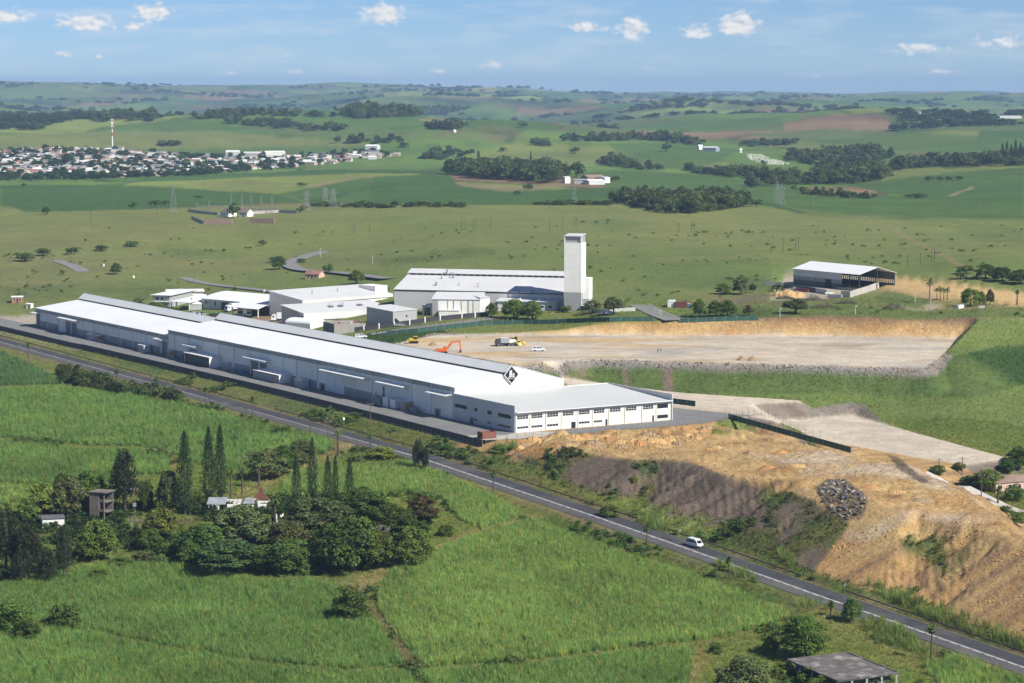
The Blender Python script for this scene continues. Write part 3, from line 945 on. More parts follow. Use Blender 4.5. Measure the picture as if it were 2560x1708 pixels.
# ------------------------------------------------------------------ surfaces
mat('roof_white', (0.79, 0.80, 0.80), 0.55, var=0.04, scale=0.05, dirt=(0.62, 0.61, 0.57), dscale=0.03, damt=0.25)
mat('roof_pale', (0.78, 0.78, 0.75), 0.55, var=0.04, scale=0.05, dirt=(0.5, 0.5, 0.46), dscale=0.04, damt=0.25)
mat('roof_grey', (0.56, 0.575, 0.55), 0.55, var=0.04, scale=0.05)
mat('roof_factory', (0.60, 0.605, 0.60), 0.55, var=0.05, scale=0.06, dirt=(0.48, 0.47, 0.44), dscale=0.05, damt=0.35)
mat('road_pale', (0.21, 0.205, 0.195), 0.9, var=0.12, scale=0.2)
mat('wall_white', (0.86, 0.835, 0.78), 0.75, var=0.04, scale=0.2, dirt=(0.55, 0.54, 0.5), dscale=0.08, damt=0.3)
mat('wall_cream', (0.72, 0.69, 0.62), 0.8, var=0.05, scale=0.2, dirt=(0.55, 0.48, 0.36), dscale=0.12, damt=0.35)
mat('wall_plaster', (0.56, 0.565, 0.56), 0.8, var=0.06, scale=0.4, dirt=(0.44, 0.43, 0.40), dscale=0.1, damt=0.4)
mat('wall_grey', (0.36, 0.365, 0.36), 0.8, var=0.06, scale=0.3, dirt=(0.28, 0.27, 0.25), dscale=0.15, damt=0.4)
mat('wall_dark', (0.12, 0.125, 0.13), 0.8, var=0.10, scale=0.3)
mat('band_grey', (0.34, 0.345, 0.34), 0.5, var=0.10, scale=2.0, streak=True)
mat('band_light', (0.58, 0.58, 0.57), 0.5, var=0.10, scale=1.5, streak=True)
mat('steel_white', (0.78, 0.79, 0.80), 0.45, var=0.05, scale=0.4, dirt=(0.5, 0.46, 0.38), dscale=0.3, damt=0.3)
mat('steel_grey', (0.26, 0.27, 0.28), 0.45, metal=0.3, var=0.08)
mat('steel_dark', (0.05, 0.05, 0.055), 0.5, var=0.1)
mat('door_grey', (0.17, 0.185, 0.20), 0.55, var=0.08, scale=2, streak=True)
mat('black', (0.012, 0.012, 0.013), 0.6, var=0.1)
mat('glass_dark', (0.018, 0.022, 0.026), 0.12, var=0.2, spec=0.6)
mat('gap_dark', (0.03, 0.05, 0.045), 0.6, var=0.1)  # shade of the open roof gaps put into the colour
mat('concrete', (0.46, 0.43, 0.38), 0.9, var=0.10, scale=0.3, dirt=(0.32, 0.28, 0.22), dscale=0.12, damt=0.5, bump=0.1)
mat('concrete_grey', (0.30, 0.285, 0.26), 0.9, var=0.10, scale=0.4, dirt=(0.18, 0.165, 0.145), dscale=0.12, damt=0.6, bump=0.15)
mat('concrete_old', (0.125, 0.115, 0.105), 0.95, var=0.35, scale=0.5, dirt=(0.42, 0.40, 0.37), dscale=0.3, damt=0.85, bump=0.3)
mat('fence_dark', (0.085, 0.078, 0.072), 0.85, var=0.22, scale=0.7, dirt=(0.14, 0.115, 0.09), dscale=0.3, damt=0.5)
mat('fence_post', (0.24, 0.225, 0.21), 0.85, var=0.1)
mat('fence_green', (0.036, 0.092, 0.066), 0.8, var=0.2, scale=0.5)
mat('asphalt', (0.052, 0.052, 0.058), 0.85, var=0.24, scale=0.35, dirt=(0.11, 0.105, 0.095), dscale=0.045, damt=0.7, bump=0.1, bscale=8)
mat('asphalt_pale', (0.088, 0.085, 0.083), 0.9, var=0.16, scale=0.25, dirt=(0.14, 0.13, 0.115), dscale=0.08, damt=0.5, bump=0.1, bscale=8)
mat('yard_asphalt', (0.19, 0.19, 0.187), 0.9, var=0.14, scale=0.15, dirt=(0.17, 0.15, 0.125), dscale=0.05, damt=0.55)
mat('yard_brown', (0.20, 0.175, 0.15), 0.9, var=0.14, scale=0.15, dirt=(0.28, 0.23, 0.17), dscale=0.05, damt=0.55)
mat('paint_line', (0.66, 0.66, 0.63), 0.7, var=0.2, scale=1.2, dirt=(0.2, 0.2, 0.2), dscale=0.7, damt=0.6)
mat('rail_steel', (0.16, 0.14, 0.125), 0.6, metal=0.2, var=0.2, dirt=(0.10, 0.06, 0.04), dscale=0.6, damt=0.6)
mat('wood_pole', (0.13, 0.105, 0.085), 0.9, var=0.25, scale=2, streak=True)
mat('red', (0.42, 0.07, 0.045), 0.6, var=0.15)
mat('rust_red', (0.21, 0.085, 0.06), 0.8, var=0.25, dirt=(0.14, 0.06, 0.04), dscale=0.8, damt=0.5)
mat('brick', (0.36, 0.185, 0.12), 0.9, var=0.18, scale=1.5)
mat('pink_wall', (0.62, 0.40, 0.31), 0.85, var=0.08)
mat('blue', (0.10, 0.24, 0.42), 0.5, var=0.12)
mat('orange', (0.62, 0.13, 0.025), 0.5, var=0.12, dirt=(0.3, 0.09, 0.03), dscale=0.8, damt=0.4)
mat('yellow', (0.62, 0.42, 0.04), 0.5, var=0.12, dirt=(0.35, 0.27, 0.12), dscale=0.8, damt=0.5)
mat('yellow_dusty', (0.55, 0.45, 0.20), 0.7, var=0.15, dirt=(0.35, 0.29, 0.19), dscale=0.8, damt=0.5)
mat('rubber', (0.02, 0.02, 0.021), 0.8, var=0.2)
mat('car_white', (0.78, 0.79, 0.80), 0.25, var=0.02, spec=0.5)
mat('car_red', (0.30, 0.03, 0.03), 0.3, var=0.05, spec=0.5)
mat('car_silver', (0.40, 0.42, 0.44), 0.3, metal=0.4, var=0.03)
mat('tan_board', (0.48, 0.33, 0.18), 0.8, var=0.12)
mat('roof_red', (0.29, 0.155, 0.12), 0.8, var=0.2, scale=0.6)
mat('roof_brown', (0.21, 0.155, 0.125), 0.85, var=0.2, scale=0.6)
mat('roof_rust', (0.27, 0.19, 0.15), 0.85, var=0.3, scale=0.4)
mat('bark', (0.11, 0.082, 0.06), 0.95, var=0.3, scale=3, streak=True, bump=0.3)
mat('bark_pale', (0.28, 0.25, 0.21), 0.95, var=0.2, scale=3, streak=True)
mat('cloth_red', (0.4, 0.04, 0.03), 0.8, var=0.1)
mat('cloth_dark', (0.03, 0.035, 0.05), 0.8, var=0.1)
mat('cloth_green', (0.03, 0.09, 0.07), 0.8, var=0.1)
mat('cloth_white', (0.75, 0.75, 0.73), 0.8, var=0.1)
mat('rock', (0.115, 0.105, 0.095), 0.9, var=0.35, scale=0.7, bump=0.3)
mat('rock_tan', (0.31, 0.255, 0.19), 0.9, var=0.35, scale=0.7, bump=0.3)
mat('sheet_iron', (0.42, 0.45, 0.48), 0.45, metal=0.3, var=0.2, scale=0.5, dirt=(0.25, 0.17, 0.12), dscale=0.3, damt=0.4)
mat('lattice', (0.30, 0.31, 0.31), 0.5, metal=0.4, var=0.1)
# ------------------------------------------------------------------ main road
def road_strip(name, m, e0, e1, lift, s0=-470, s1=760, step=6.0, dash=None):
    mb = MB()
    if dash is None:
        ss = list(np.arange(s0, s1 + 0.1, step))
        spans = [ss]
    else:
        on, off = dash
        spans = []
        a = s0
        while a < s1:
            spans.append([a, min(a + on, s1)])
            a += on + off
    for ss in spans:
        row = []
        for s in ss:
            z = float(road_z(s)) + lift
            p, q = SW(s, -35 + e0), SW(s, -35 + e1)
            row.append(((p[0], p[1], z), (q[0], q[1], z)))
        for a, b in zip(row[:-1], row[1:]):
            mb.quad(a[0], b[0], b[1], a[1])
    return mb.build(name, m)
road = struct(road_strip('road', 'asphalt', -0.2, 5.9, 0.06), 'dark asphalt main road running past the warehouse')
def child(o, parent):
    o.parent = parent
    return o
child(road_strip('traffic_lane', 'asphalt_pale', -4.6, -0.2, 0.062), road)
child(road_strip('centre_line', 'paint_line', 0.02, 0.26, 0.068, 158, 760), road)
child(road_strip('centre_line', 'paint_line', 0.02, 0.26, 0.068, -470, 128), road)
child(road_strip('centre_line', 'paint_line', -0.42, -0.20, 0.069, -470, 30, dash=(3.0, 0.9)), road)
child(road_strip('centre_line', 'paint_line', 0.02, 0.14, 0.068, 128, 158, dash=(4, 8)), road)
# guard rail on the far shoulder, in three runs
def guard_rail(s0, s1, label):
    r = thing('guard_rail', label, 'guard rail', (*SW(s0, -27.4), float(road_z(s0))), 0, 'guard rails along the far shoulder')
    base = Vector(r.location)
    def L(s, dw, dz):
        p = SW(s, -27.4 + dw)
        return Vector((p[0], p[1], float(road_z(s)) + dz)) - base
    mb = MB()
    ss = np.append(np.arange(s0, s1, 8.0), s1)
    for a, b in zip(ss[:-1], ss[1:]):
        for lo, hi, dw in ((0.5, 0.6, -0.04), (0.6, 0.72, 0.03), (0.72, 0.82, -0.04)):
            mb.hexa([L(a, dw - .04, lo), L(b, dw - .04, lo), L(b, dw + .04, lo), L(a, dw + .04, lo), L(a, dw - .04, hi), L(b, dw - .04, hi), L(b, dw + .04, hi), L(a, dw + .04, hi)])
    mb.build('rail', 'rail_steel', r)
    pm = MB().box(-0.08, 0.08, -0.08, 0.08, -0.4, 0.78)
    me = None
    for s in np.arange(s0 + 1, s1, 4.4):
        if me is None:
            o = pm.build('post', 'wood_pole', r)
            me = o.data
        else:
            o = place('post', me, r)
        o.location = L(s, 0.16, 0)
guard_rail(132, 560, 'long steel guard rail beside the road opposite the left half of warehouse')
guard_rail(-183, 118, 'steel guard rail beside the road between warehouse corner and white minibus')
guard_rail(-460, -200, 'steel guard rail beside the road below the orange earth slope')

# ------------------------------------------------------------------ paved yards
def sheet(name, m, pts, z, label):
    mb = MB()
    mb.quad(*[(p[0], p[1], z) for p in pts])
    return struct(mb.build(name, m), label)
forecourt = sheet('forecourt', 'yard_asphalt', [SW(*p) for p in ((3, -17.2), (480, -19.4), (480, -0.0), (0.5, -0.0), (-3, -5))], 0.05, 'long asphalt forecourt between warehouse and perimeter fence')
apron = sheet('apron', 'concrete', [SW(*p) for p in ((-9.5, -16.6), (3, -17.2), (-3, -5), (0.5, 0.0), (0, 7), (-5, 12), (-12.5, 3), (-12.6, -6))], 0.051, 'pale concrete apron at the corner of the office block')
yard = sheet('yard_strip', 'yard_asphalt', [SW(*p) for p in ((-12.3, 6), (-2.2, 14), (0, 61.3), (37, 61.3), (37, 76), (-5, 90), (-12.3, 63))], 0.05, 'grey asphalt strip in front of the office windows')
# access roads on the plain
def ground_strip(name, m, uv, wid, lift, label, step=8):
    q = [P(*p) for p in uv]
    pts = []
    for a, b in zip(q[:-1], q[1:]):
        n = max(2, int((b - a).length / step))
        pts += [a.lerp(b, i / n) for i in range(n)]
    pts.append(q[-1])
    arr = np.array([[p.x, p.y] for p in pts])
    for _ in range(8):
        arr[1:-1] = (arr[:-2] + 2 * arr[1:-1] + arr[2:]) / 4
    t = np.gradient(arr, axis=0)
    t /= np.linalg.norm(t, axis=1)[:, None]
    nrm = np.stack([-t[:, 1], t[:, 0]], 1)
    L_, R_ = arr + nrm * wid / 2, arr - nrm * wid / 2
    zc = np.maximum(np.maximum(Hq(L_[:, 0], L_[:, 1]), Hq(R_[:, 0], R_[:, 1])), Hq(arr[:, 0], arr[:, 1])) + lift
    mb = MB()
    for i in range(len(arr) - 1):
        mb.quad((*L_[i], zc[i]), (*R_[i], zc[i]), (*R_[i + 1], zc[i + 1]), (*L_[i + 1], zc[i + 1]))
    return struct(mb.build(name, m), label)
ground_strip('access_road', 'road_pale', [(745, 578), (712, 585), (682, 594), (662, 606), (668, 617), (700, 624), (760, 625), (830, 633), (890, 642)], 9, 0.12, 'grey road curving across the grass behind the factory')
ground_strip('access_road', 'road_pale', [(130, 598), (165, 608), (192, 624)], 8, 0.12, 'short grey road end among bushes')
ground_strip('access_road', 'road_pale', [(420, 638), (440, 645), (500, 655), (560, 662), (640, 672)], 7, 0.12, 'thin grey road in the grass behind the depot')
ground_strip('access_road', 'road_pale', [(850, 768), (930, 757), (1010, 748), (1080, 740), (1150, 728)], 8, 0.12, 'brown service road between factory fence and green fence')
ground_strip('access_road', 'road_pale', [(1470, 701), (1490, 713), (1520, 727), (1552, 739)], 10, 0.10, 'pale asphalt entrance road above the cut bank')
ground_strip('access_road', 'concrete', [(2125, 1085), (2165, 1103), (2240, 1135), (2350, 1182)], 5, 0.12, 'pale driveway past the pink house')
# ------------------------------------------------------------------ long white warehouse with its office block
WROT = atan2(-LV[1], -LV[0])
wh = thing('warehouse', 'very long white warehouse with low office block and raised roof ridge', 'warehouse', (A0[0], A0[1], 0), WROT)
def WB(mb, s0, s1, w0, w1, z0, z1):
    return mb.box(-s0, -s1, w0, w1, z0, z1)
GW = 43.2
def gable(e, s, t=0.25):
    prof = [(0.0, -1.5), (GW, -1.5), (GW, e), (23.5, e + 5.55), (21.0, e + 3.2), (20.4, e + 2.62), (0.0, e - 0.1)]
    return MB().px(prof, -s - t / 2, -s + t / 2)
def section(s0, s1, e, pipes):
    x0, x1 = -s1, -s0
    MB().slab((x0 - .15, -0.5, e), (x1 + .15, -0.5, e), (x1 + .15, 20.7, e + 2.78), (x0 - .15, 20.7, e + 2.78), 0.14).build('roof', 'roof_white', wh)
    MB().slab((x0, 20.75, e + 3.40), (x1, 20.75, e + 3.40), (x1, 23.7, e + 5.75), (x0, 23.7, e + 5.75), 0.12).build('ridge_sheet', 'roof_pale', wh)
    MB().slab((x0 - .15, 23.65, e + 5.78), (x1 + .15, 23.65, e + 5.78), (x1 + .15, GW + 0.4, e), (x0 - .15, GW + 0.4, e), 0.12).build('roof', 'roof_white', wh)
    MB().box(x0 + .1, x1 - .1, 21.0, 21.15, e + 2.5, e + 3.6).build('ridge_gap_shade', 'gap_dark', wh)  # dark strip stands in for the shadow in the gap below the ridge sheet
    MB().box(x0, x1, GW - 0.25, GW, -1.5, e - 0.02).build('rear_wall', 'wall_white', wh)
    MB().box(x0 - .1, x1 + .1, -0.72, -0.5, e - 0.16, e + 0.02).build('gutter', 'steel_white', wh)
    edges = sorted(set([s0, s1] + [p for p in pipes if s0 < p < s1]))
    for a, b in zip(edges[:-1], edges[1:]):
        WB(MB(), a + .03, b - .03, -0.02, 0.25, e - 1.75, e - 0.12).build('cladding_band', 'band_grey', wh)
        WB(MB(), a + .02, b - .02, 0.0, 0.25, -1.5, e - 1.78).build('wall_panel', 'wall_white', wh)
    for p in pipes:
        MB().tube((-p, -0.14, 0), (-p, -0.14, e - 0.2), 0.13, n=6).build('downpipe', 'steel_white', wh)
PL = [424 - 14.25 * i for i in range(1, 11)]
PR = [266.6, 252.6, 238.0, 223.5, 209.4, 195.2, 180.3, 166.7, 155.3, 138.3, 124.0, 109.6, 95.8, 82.2, 67.4, 53.6, 39.4]
section(273.3, 424, 8.6, PL)
section(38.5, 273.1, 10.9, PR)
gable(8.6, 423.8).build('gable_wall', 'wall_white', wh)
gable(10.9, 272.9).build('gable_wall', 'wall_white', wh)
gable(10.9, 38.7).build('gable_wall', 'wall_white', wh)
WB(MB(), 38.45, 38.56, 0.3, GW - .2, 8.6, 10.85).build('gable_band', 'band_light', wh)
# grey plinth on the bays that have it
for a, b in ((409.5, 423.5), (395.6, 409), (355, 374), (338, 354.5), (324, 337.5), (309.5, 323.4), (295.5, 309), (281, 295), (266.8, 272.8), (252.8, 266.3), (95.9, 117.0), (67.6, 74.0), (138.4, 152), (195.4, 209), (155.5, 166)):
    WB(MB(), a, b, -0.05, 0.0, -0.5, 3.0).build('plinth_panel', 'wall_grey', wh)
def door(s0, s1, z1, m='door_grey', z0=0.02):
    WB(MB(), s0, s1, -0.10, 0.0, z0, z1).build('door', m, wh)
for a, b, h in ((419.0, 423.4, 6.0), (380.8, 386.8, 5.2), (374.1, 379.6, 5.2), (274.0, 279.6, 5.4), (245.0, 251.4, 4.9), (188.0, 194.2, 5.3), (181.0, 186.6, 5.2)):
    door(a, b, h)
for a in (398.2, 318.4, 283.0, 257.6, 163.5):
    door(a, a + 0.95, 2.05, 'steel_dark')
for a, b in ((133.5, 135.2), (49.0, 50.0)):
    WB(MB(), a - 1.5, b + 1.6, -0.06, 0.0, 0.0, 2.6).build('door_surround', 'wall_grey', wh)
    WB(MB(), a, b, -0.14, -0.06, 0.02, 2.05).build('door', 'steel_dark', wh)
door(117.2, 131.5, 6.6, 'steel_white')
door(103.0, 116.8, 2.9, 'wall_grey')
door(87.0, 88.0, 6.2, 'steel_dark')
door(69.5, 86.6, 6.4, 'steel_white')
def canopy(s0, s1, z, depth=3.2):
    mb = MB().slab((-s1, -0.05, z + 0.30), (-s0, -0.05, z + 0.30), (-s0, -depth, z), (-s1, -depth, z), 0.12)
    WB(mb, s0, s1, -depth - 0.05, -depth, z - 0.35, z + 0.02)
    c = mb.build('canopy', 'steel_white', wh)
    b = MB()
    n = max(2, int((s1 - s0) / 6) + 1)
    for i in range(n):
        s = s0 + 0.3 + (s1 - s0 - 0.6) * i / (n - 1)
        b.tube((-s, -depth + .2, z - .15), (-s, -0.05, z - 1.1), 0.07, n=5)
    b.build('bracket', 'steel_grey', c)
for a, b, z in ((418, 424, 6.6), (370, 390, 6.9), (273.5, 282.5, 6.6), (240, 253, 6.6), (176, 196, 6.8), (98, 131.5, 8.0), (69, 88.5, 7.9), (39.2, 53, 8.0)):
    canopy(a, b, z)
# canopy over the far end wall
e_ = MB().slab((-424.1, 1, 6.9), (-424.1, 9, 6.9), (-428.5, 9, 6.5), (-428.5, 1, 6.5), 0.12).build('canopy', 'steel_white', wh)
# lean-to stores
def lean(s0, s1, depth, h0, h1, front):
    mb = MB().slab((-s1 - .2, -0.05, h1), (-s0 + .2, -0.05, h1), (-s0 + .2, -depth - .3, h0), (-s1 - .2, -depth - .3, h0), 0.15)
    r = mb.build('lean_to_roof', 'steel_white', wh)
    e = MB().px([(-depth, 0), (-0.1, 0), (-0.1, h1 - .17), (-depth, h0 - .12)], -s0 - 0.2, -s0)
    e.build('lean_to_wall', 'wall_white', wh)
    MB().px([(-depth, 0), (-0.1, 0), (-0.1, h1 - .17), (-depth, h0 - .12)], -s1, -s1 + 0.2).build('lean_to_wall', 'wall_white', wh)
    n = 4
    for i in range(n):
        a, b = s0 + .3 + (s1 - s0 - .6) * i / n, s0 + .3 + (s1 - s0 - .6) * (i + 1) / n - 0.15
        WB(MB(), a, b, -depth + .05, -depth + .12, 0.02, h0 - .5).build('lean_to_gate', front, wh)
lean(222, 246, 5.0, 4.2, 4.5, 'steel_dark')
lean(160, 182, 5.0, 3.2, 3.7, 'band_grey')
# ---- office block
OW, OE = 61.2, 8.7
WB(MB(), 0, 38.4, 0.02, 0.32, -1.5, OE).build('office_side_wall', 'wall_plaster', wh)
WB(MB(), -0.5, 38.4, OW - 0.3, OW, -1.5, OE).build('office_side_wall', 'wall_plaster', wh)
WB(MB(), 38.0, 38.4, GW + .05, OW - .32, -1.5, OE - .1).build('office_rear_wall', 'wall_white', wh)
MB().slab((-38.35, 0.33, 8.45), (-38.35, OW - .32, 8.45), (1.0, OW - .32, 6.62), (1.0, 0.33, 6.62), 0.16).build('office_roof', 'roof_grey', wh)
MB().box(1.0, 1.14, 0.33, OW - .32, 6.44, 6.66).build('gutter', 'steel_white', wh)
posts = [0.35, 5.7, 11.7, 17.6, 23.8, 29.6, 35.9, 42.2, 49.0, 54.8, 60.8]
for a, b in zip(posts[:-1], posts[1:]):
    MB().box(-0.25, 0.0, a + .02, b - .02, -1.5, 6.5).build('wall_panel', 'wall_cream', wh)
for p in posts:
    mb = MB().tube((0.16, p, 0.0), (0.16, p, 5.9), 0.08, n=6)
    mb.py([(0.0, 6.45), (0.95, 6.42), (0.95, 6.25), (0.5, 6.15), (0.0, 5.6)], p - 0.12, p + 0.12)
    mb.build('bracket_post', 'wall_cream', wh)
def window(axis, a0, a1, z0, z1, nx, nz, frame='steel_white'):
    """axis 'f': front wall (a is w); axis 's': side wall (a is s)"""
    def bx(mb, p0, p1, q0, q1, d0, d1):
        if axis == 'f':
            return mb.box(d0, d1, p0, p1, q0, q1)
        return mb.box(-p0, -p1, 0.02 - d1, 0.02 - d0, q0, q1)
    mb = MB()
    t = 0.07
    bx(mb, a0 - t, a1 + t, z1, z1 + t, 0.003, 0.07)
    bx(mb, a0 - t, a1 + t, z0 - t, z0, 0.003, 0.07)
    bx(mb, a0 - t, a0, z0, z1, 0.003, 0.065)
    bx(mb, a1, a1 + t, z0, z1, 0.003, 0.065)
    wdw = mb.build('window', frame, wh)
    dx, dz = (a1 - a0) / nx, (z1 - z0) / nz
    for i in range(nx):
        for j in range(nz):
            g = MB()
            bx(g, a0 + i * dx + (0.04 if i else 0.005), a0 + (i + 1) * dx - (0.04 if i < nx - 1 else .005), z0 + j * dz + (.04 if j else .005), z0 + (j + 1) * dz - (.04 if j < nz - 1 else .005), 0.004, 0.035)
            g.build('pane', 'glass_dark', wdw)
    b = MB()
    for i in range(1, nx):
        bx(b, a0 + i * dx - .038, a0 + i * dx + .038, z0, z1, 0.004, 0.06)
    for j in range(1, nz):
        bx(b, a0, a1, z0 + j * dz - .038, z0 + j * dz + .038, 0.004, 0.055)
    if b.v:
        b.build('glazing_bar', frame, wdw)
for i, (a, b) in enumerate(zip(posts[:-1], posts[1:])):
    a0, a1 = a + 0.55, min(a + 4.7, b - .4)
    last = i == 9
    window('f', a0, a1, 4.3, 5.5, 4, 1 if last else 2, 'steel_dark' if last else 'steel_white')
    if i in (0, 1, 2, 4, 5, 9):
        window('f', a0, a1 - (0.9 if i == 5 else 0), 1.25 if not last else 0.95, 1.95, 4, 1, 'steel_dark' if last else 'steel_white')
for a0, a1 in ((21.5, 23.1), (34.75, 35.45), (53.3, 53.95)):
    MB().box(0.003, 0.08, a0, a1, 0.05, 2.05).build('door', 'glass_dark', wh)
for a0, a1, z0, z1, n in ((30.2, 37.8, 4.35, 5.4, 4), (23.5, 25.2, 4.35, 5.35, 1), (14.5, 16.9, 4.35, 5.35, 1), (2.5, 10.1, 4.3, 5.35, 4), (23.8, 25.4, 1.3, 1.8, 1), (14.9, 17.0, 1.3, 1.75, 1), (2.6, 10.2, 1.3, 1.75, 4)):
    window('s', a0, a1, z0, z1, n, 1, 'steel_dark')
WB(MB(), 26.1, 28.0, -0.06, 0.015, 0.05, 2.0).build('door', 'glass_dark', wh)
# diamond sign on the gable
def sign():
    sx, w0, z0, r = -38.2 + 0.45, 21.9, 13.75, 3.15
    def dia(rr, x0, x1):
        return MB().px([(w0 - rr * .93, z0), (w0, z0 - rr), (w0 + rr * .93, z0), (w0, z0 + rr)], x0, x1)
    b = dia(r, sx - .3, sx).build('sign_board', 'steel_white', wh)
    b['label'] = 'diamond shaped dark sign with white building emblem'
    dia(r - 0.26, sx, sx + 0.03).build('sign_field', 'black', b)
    E_ = MB()
    x0, x1 = sx + 0.032, sx + 0.06
    def pg(pts):
        E_.px([(w0 + y, z0 + z) for y, z in pts], x0, x1)
    pg([(-0.85, -0.35), (-0.15, -0.15), (-0.15, 1.25), (-0.5, 1.45), (-0.85, 1.1)])
    pg([(-0.02, 1.45), (0.12, 1.35), (0.12, -0.15), (-0.02, -0.15)])
    pg([(-0.15, 1.25), (-0.5, 1.45), (-0.02, 1.62), (0.12, 1.35)])
    pg([(0.35, 0.15), (0.62, 0.28), (0.62, -0.22), (0.35, -0.15)])
    pg([(0.62, 0.28), (0.95, 0.75), (1.0, -0.38), (0.62, -0.22)])
    arc = [(-1.5 + 3.0 * i / 10, -0.95 + 0.62 * (1 - ((i - 5) / 5.0) ** 2)) for i in range(11)]
    arc2 = [(-1.2 + 2.5 * i / 10, -0.95 + 0.36 * (1 - ((i - 5) / 5.0) ** 2)) for i in range(11)]
    for i in range(10):
        pg([arc[i], arc[i + 1], arc2[i + 1], arc2[i]])
    for i in range(10):
        y = -1.3 + i * 0.26
        pg([(y, -1.22), (y + 0.2, -1.22), (y + 0.2, -1.06), (y, -1.06)])
    E_.build('emblem', 'steel_white', b)
sign()

# ------------------------------------------------------------------ perimeter walls and fences
def panel_fence(name, label, cat, pts, h, step, pm, qm, zoff=0.0, post_h=0.25, post=0.12, panel_t=0.06, group=None, mesh=False, post_only=False, wires=0, zline=None):
    """a run of posts with a panel in every bay; pts are world x, y corners"""
    pts = [Vector((p[0], p[1])) for p in pts]
    z0 = H1(*pts[0])
    r = thing(name, label, cat, (pts[0].x, pts[0].y, z0), 0, group)
    base = Vector((pts[0].x, pts[0].y, z0))
    pme = qme = None
    wires_mb = MB()
    for a, b in zip(pts[:-1], pts[1:]):
        L_ = (b - a).length
        n = max(1, round(L_ / step))
        ang = atan2(b.y - a.y, b.x - a.x)
        seg = L_ / n
        if not post_only:
            qmb = MB().box(0.04, seg - 0.04, -panel_t / 2, panel_t / 2, -0.5, h)
            me = None
        prev = None
        for i in range(n + 1):
            p = a.lerp(b, i / n)
            z = H1(p.x, p.y) + zoff if zline is None else zline[0] + (zline[1] - zline[0]) * i / n
            if i < n:
                p2 = a.lerp(b, (i + 1) / n)
                z2 = H1(p2.x, p2.y) + zoff if zline is None else zline[0] + (zline[1] - zline[0]) * (i + 1) / n
            if i < n or b is pts[-1]:
                if pme is None:
                    o = MB().box(-post / 2, post / 2, -post / 2, post / 2, -0.4, h + post_h).build('fence_post', qm, r)
                    pme = o.data
                else:
                    o = place('fence_post', pme, r)
                o.location = Vector((p.x, p.y, z)) - base
                o.rotation_euler = (0, 0, ang)
            if i < n and not post_only:
                if me is None:
                    o = qmb.build('fence_panel', pm, r)
                    me = o.data
                else:
                    o = place('fence_panel', me, r)
                o.location = Vector((p.x, p.y, z)) - base
                o.rotation_euler = Matrix.Rotation(ang, 3, 'Z').to_4x4().to_euler()
                o.rotation_euler = (0, -atan2(z2 - z, seg), ang)
            if i < n and wires:
                for k in range(wires):
                    hz = h * (k + 0.5) / wires
                    wires_mb.tube(Vector((p.x, p.y, z + hz)) - base, Vector((p2.x, p2.y, z2 + hz)) - base, 0.018, n=3)
    if wires:
        wires_mb.build('fence_wire', 'steel_grey', r)
    return r
panel_fence('perimeter_fence', 'dark panel fence between the warehouse forecourt and the grass verge', 'fence', [SW(455, -19.9), SW(200, -18.8), SW(60, -17.9), SW(-9.5, -17.7)], 1.95, 2.9, 'fence_dark', 'fence_post', post_h=0.05)
panel_fence('mesh_fence', 'thin post and wire fence round the office yard above the tipped earth', 'fence', [SW(-9.8, -16.5), SW(-12.8, -7), SW(-12.8, 63.5), SW(-5.5, 91), SW(-30, 100)], 2.3, 3.0, 'steel_grey', 'steel_grey', post_only=True, wires=5, post=0.09, post_h=0.1)
panel_fence('shade_fence', 'green shade cloth fence on the rim of the cut behind the earth platform', 'fence', [P(*q)[:2] for q in ((886, 771), (960, 764), (1040, 754), (1130, 746), (1200, 744), (1300, 742), (1400, 739), (1500, 737))], 1.9, 4.0, 'fence_green', 'steel_grey', post_h=0.1)
panel_fence('shade_fence', 'green shade cloth fence beside the entrance road at right', 'fence', [P(*q)[:2] for q in ((1560, 741), (1640, 738), (1740, 735))], 1.9, 4.0, 'fence_green', 'steel_grey', post_h=0.1)
panel_fence('shade_fence', 'green shade cloth fence between pale pads and tipped earth', 'fence', [G(1672, 958, 0.3), G(1953, 1034, 0.3)], 1.35, 3.4, 'fence_green', 'steel_grey', post_h=0.1, zline=(0.2, 0.0))
panel_fence('shade_fence', 'short green shade cloth fence behind the office block', 'fence', [SW(58, 57.2), SW(40, 77.5), SW(20, 85)], 1.9, 3.4, 'fence_green', 'steel_grey', post_h=0.1)
panel_fence('palisade_fence', 'black railing with white posts in front of the factory', 'fence', [P(*q)[:2] for q in ((765, 769), (800, 764), (870, 755), (940, 746), (1010, 736), (1060, 731), (1120, 726))], 2.0, 8.0, 'steel_dark', 'steel_white', post_h=0.5, post=0.45)
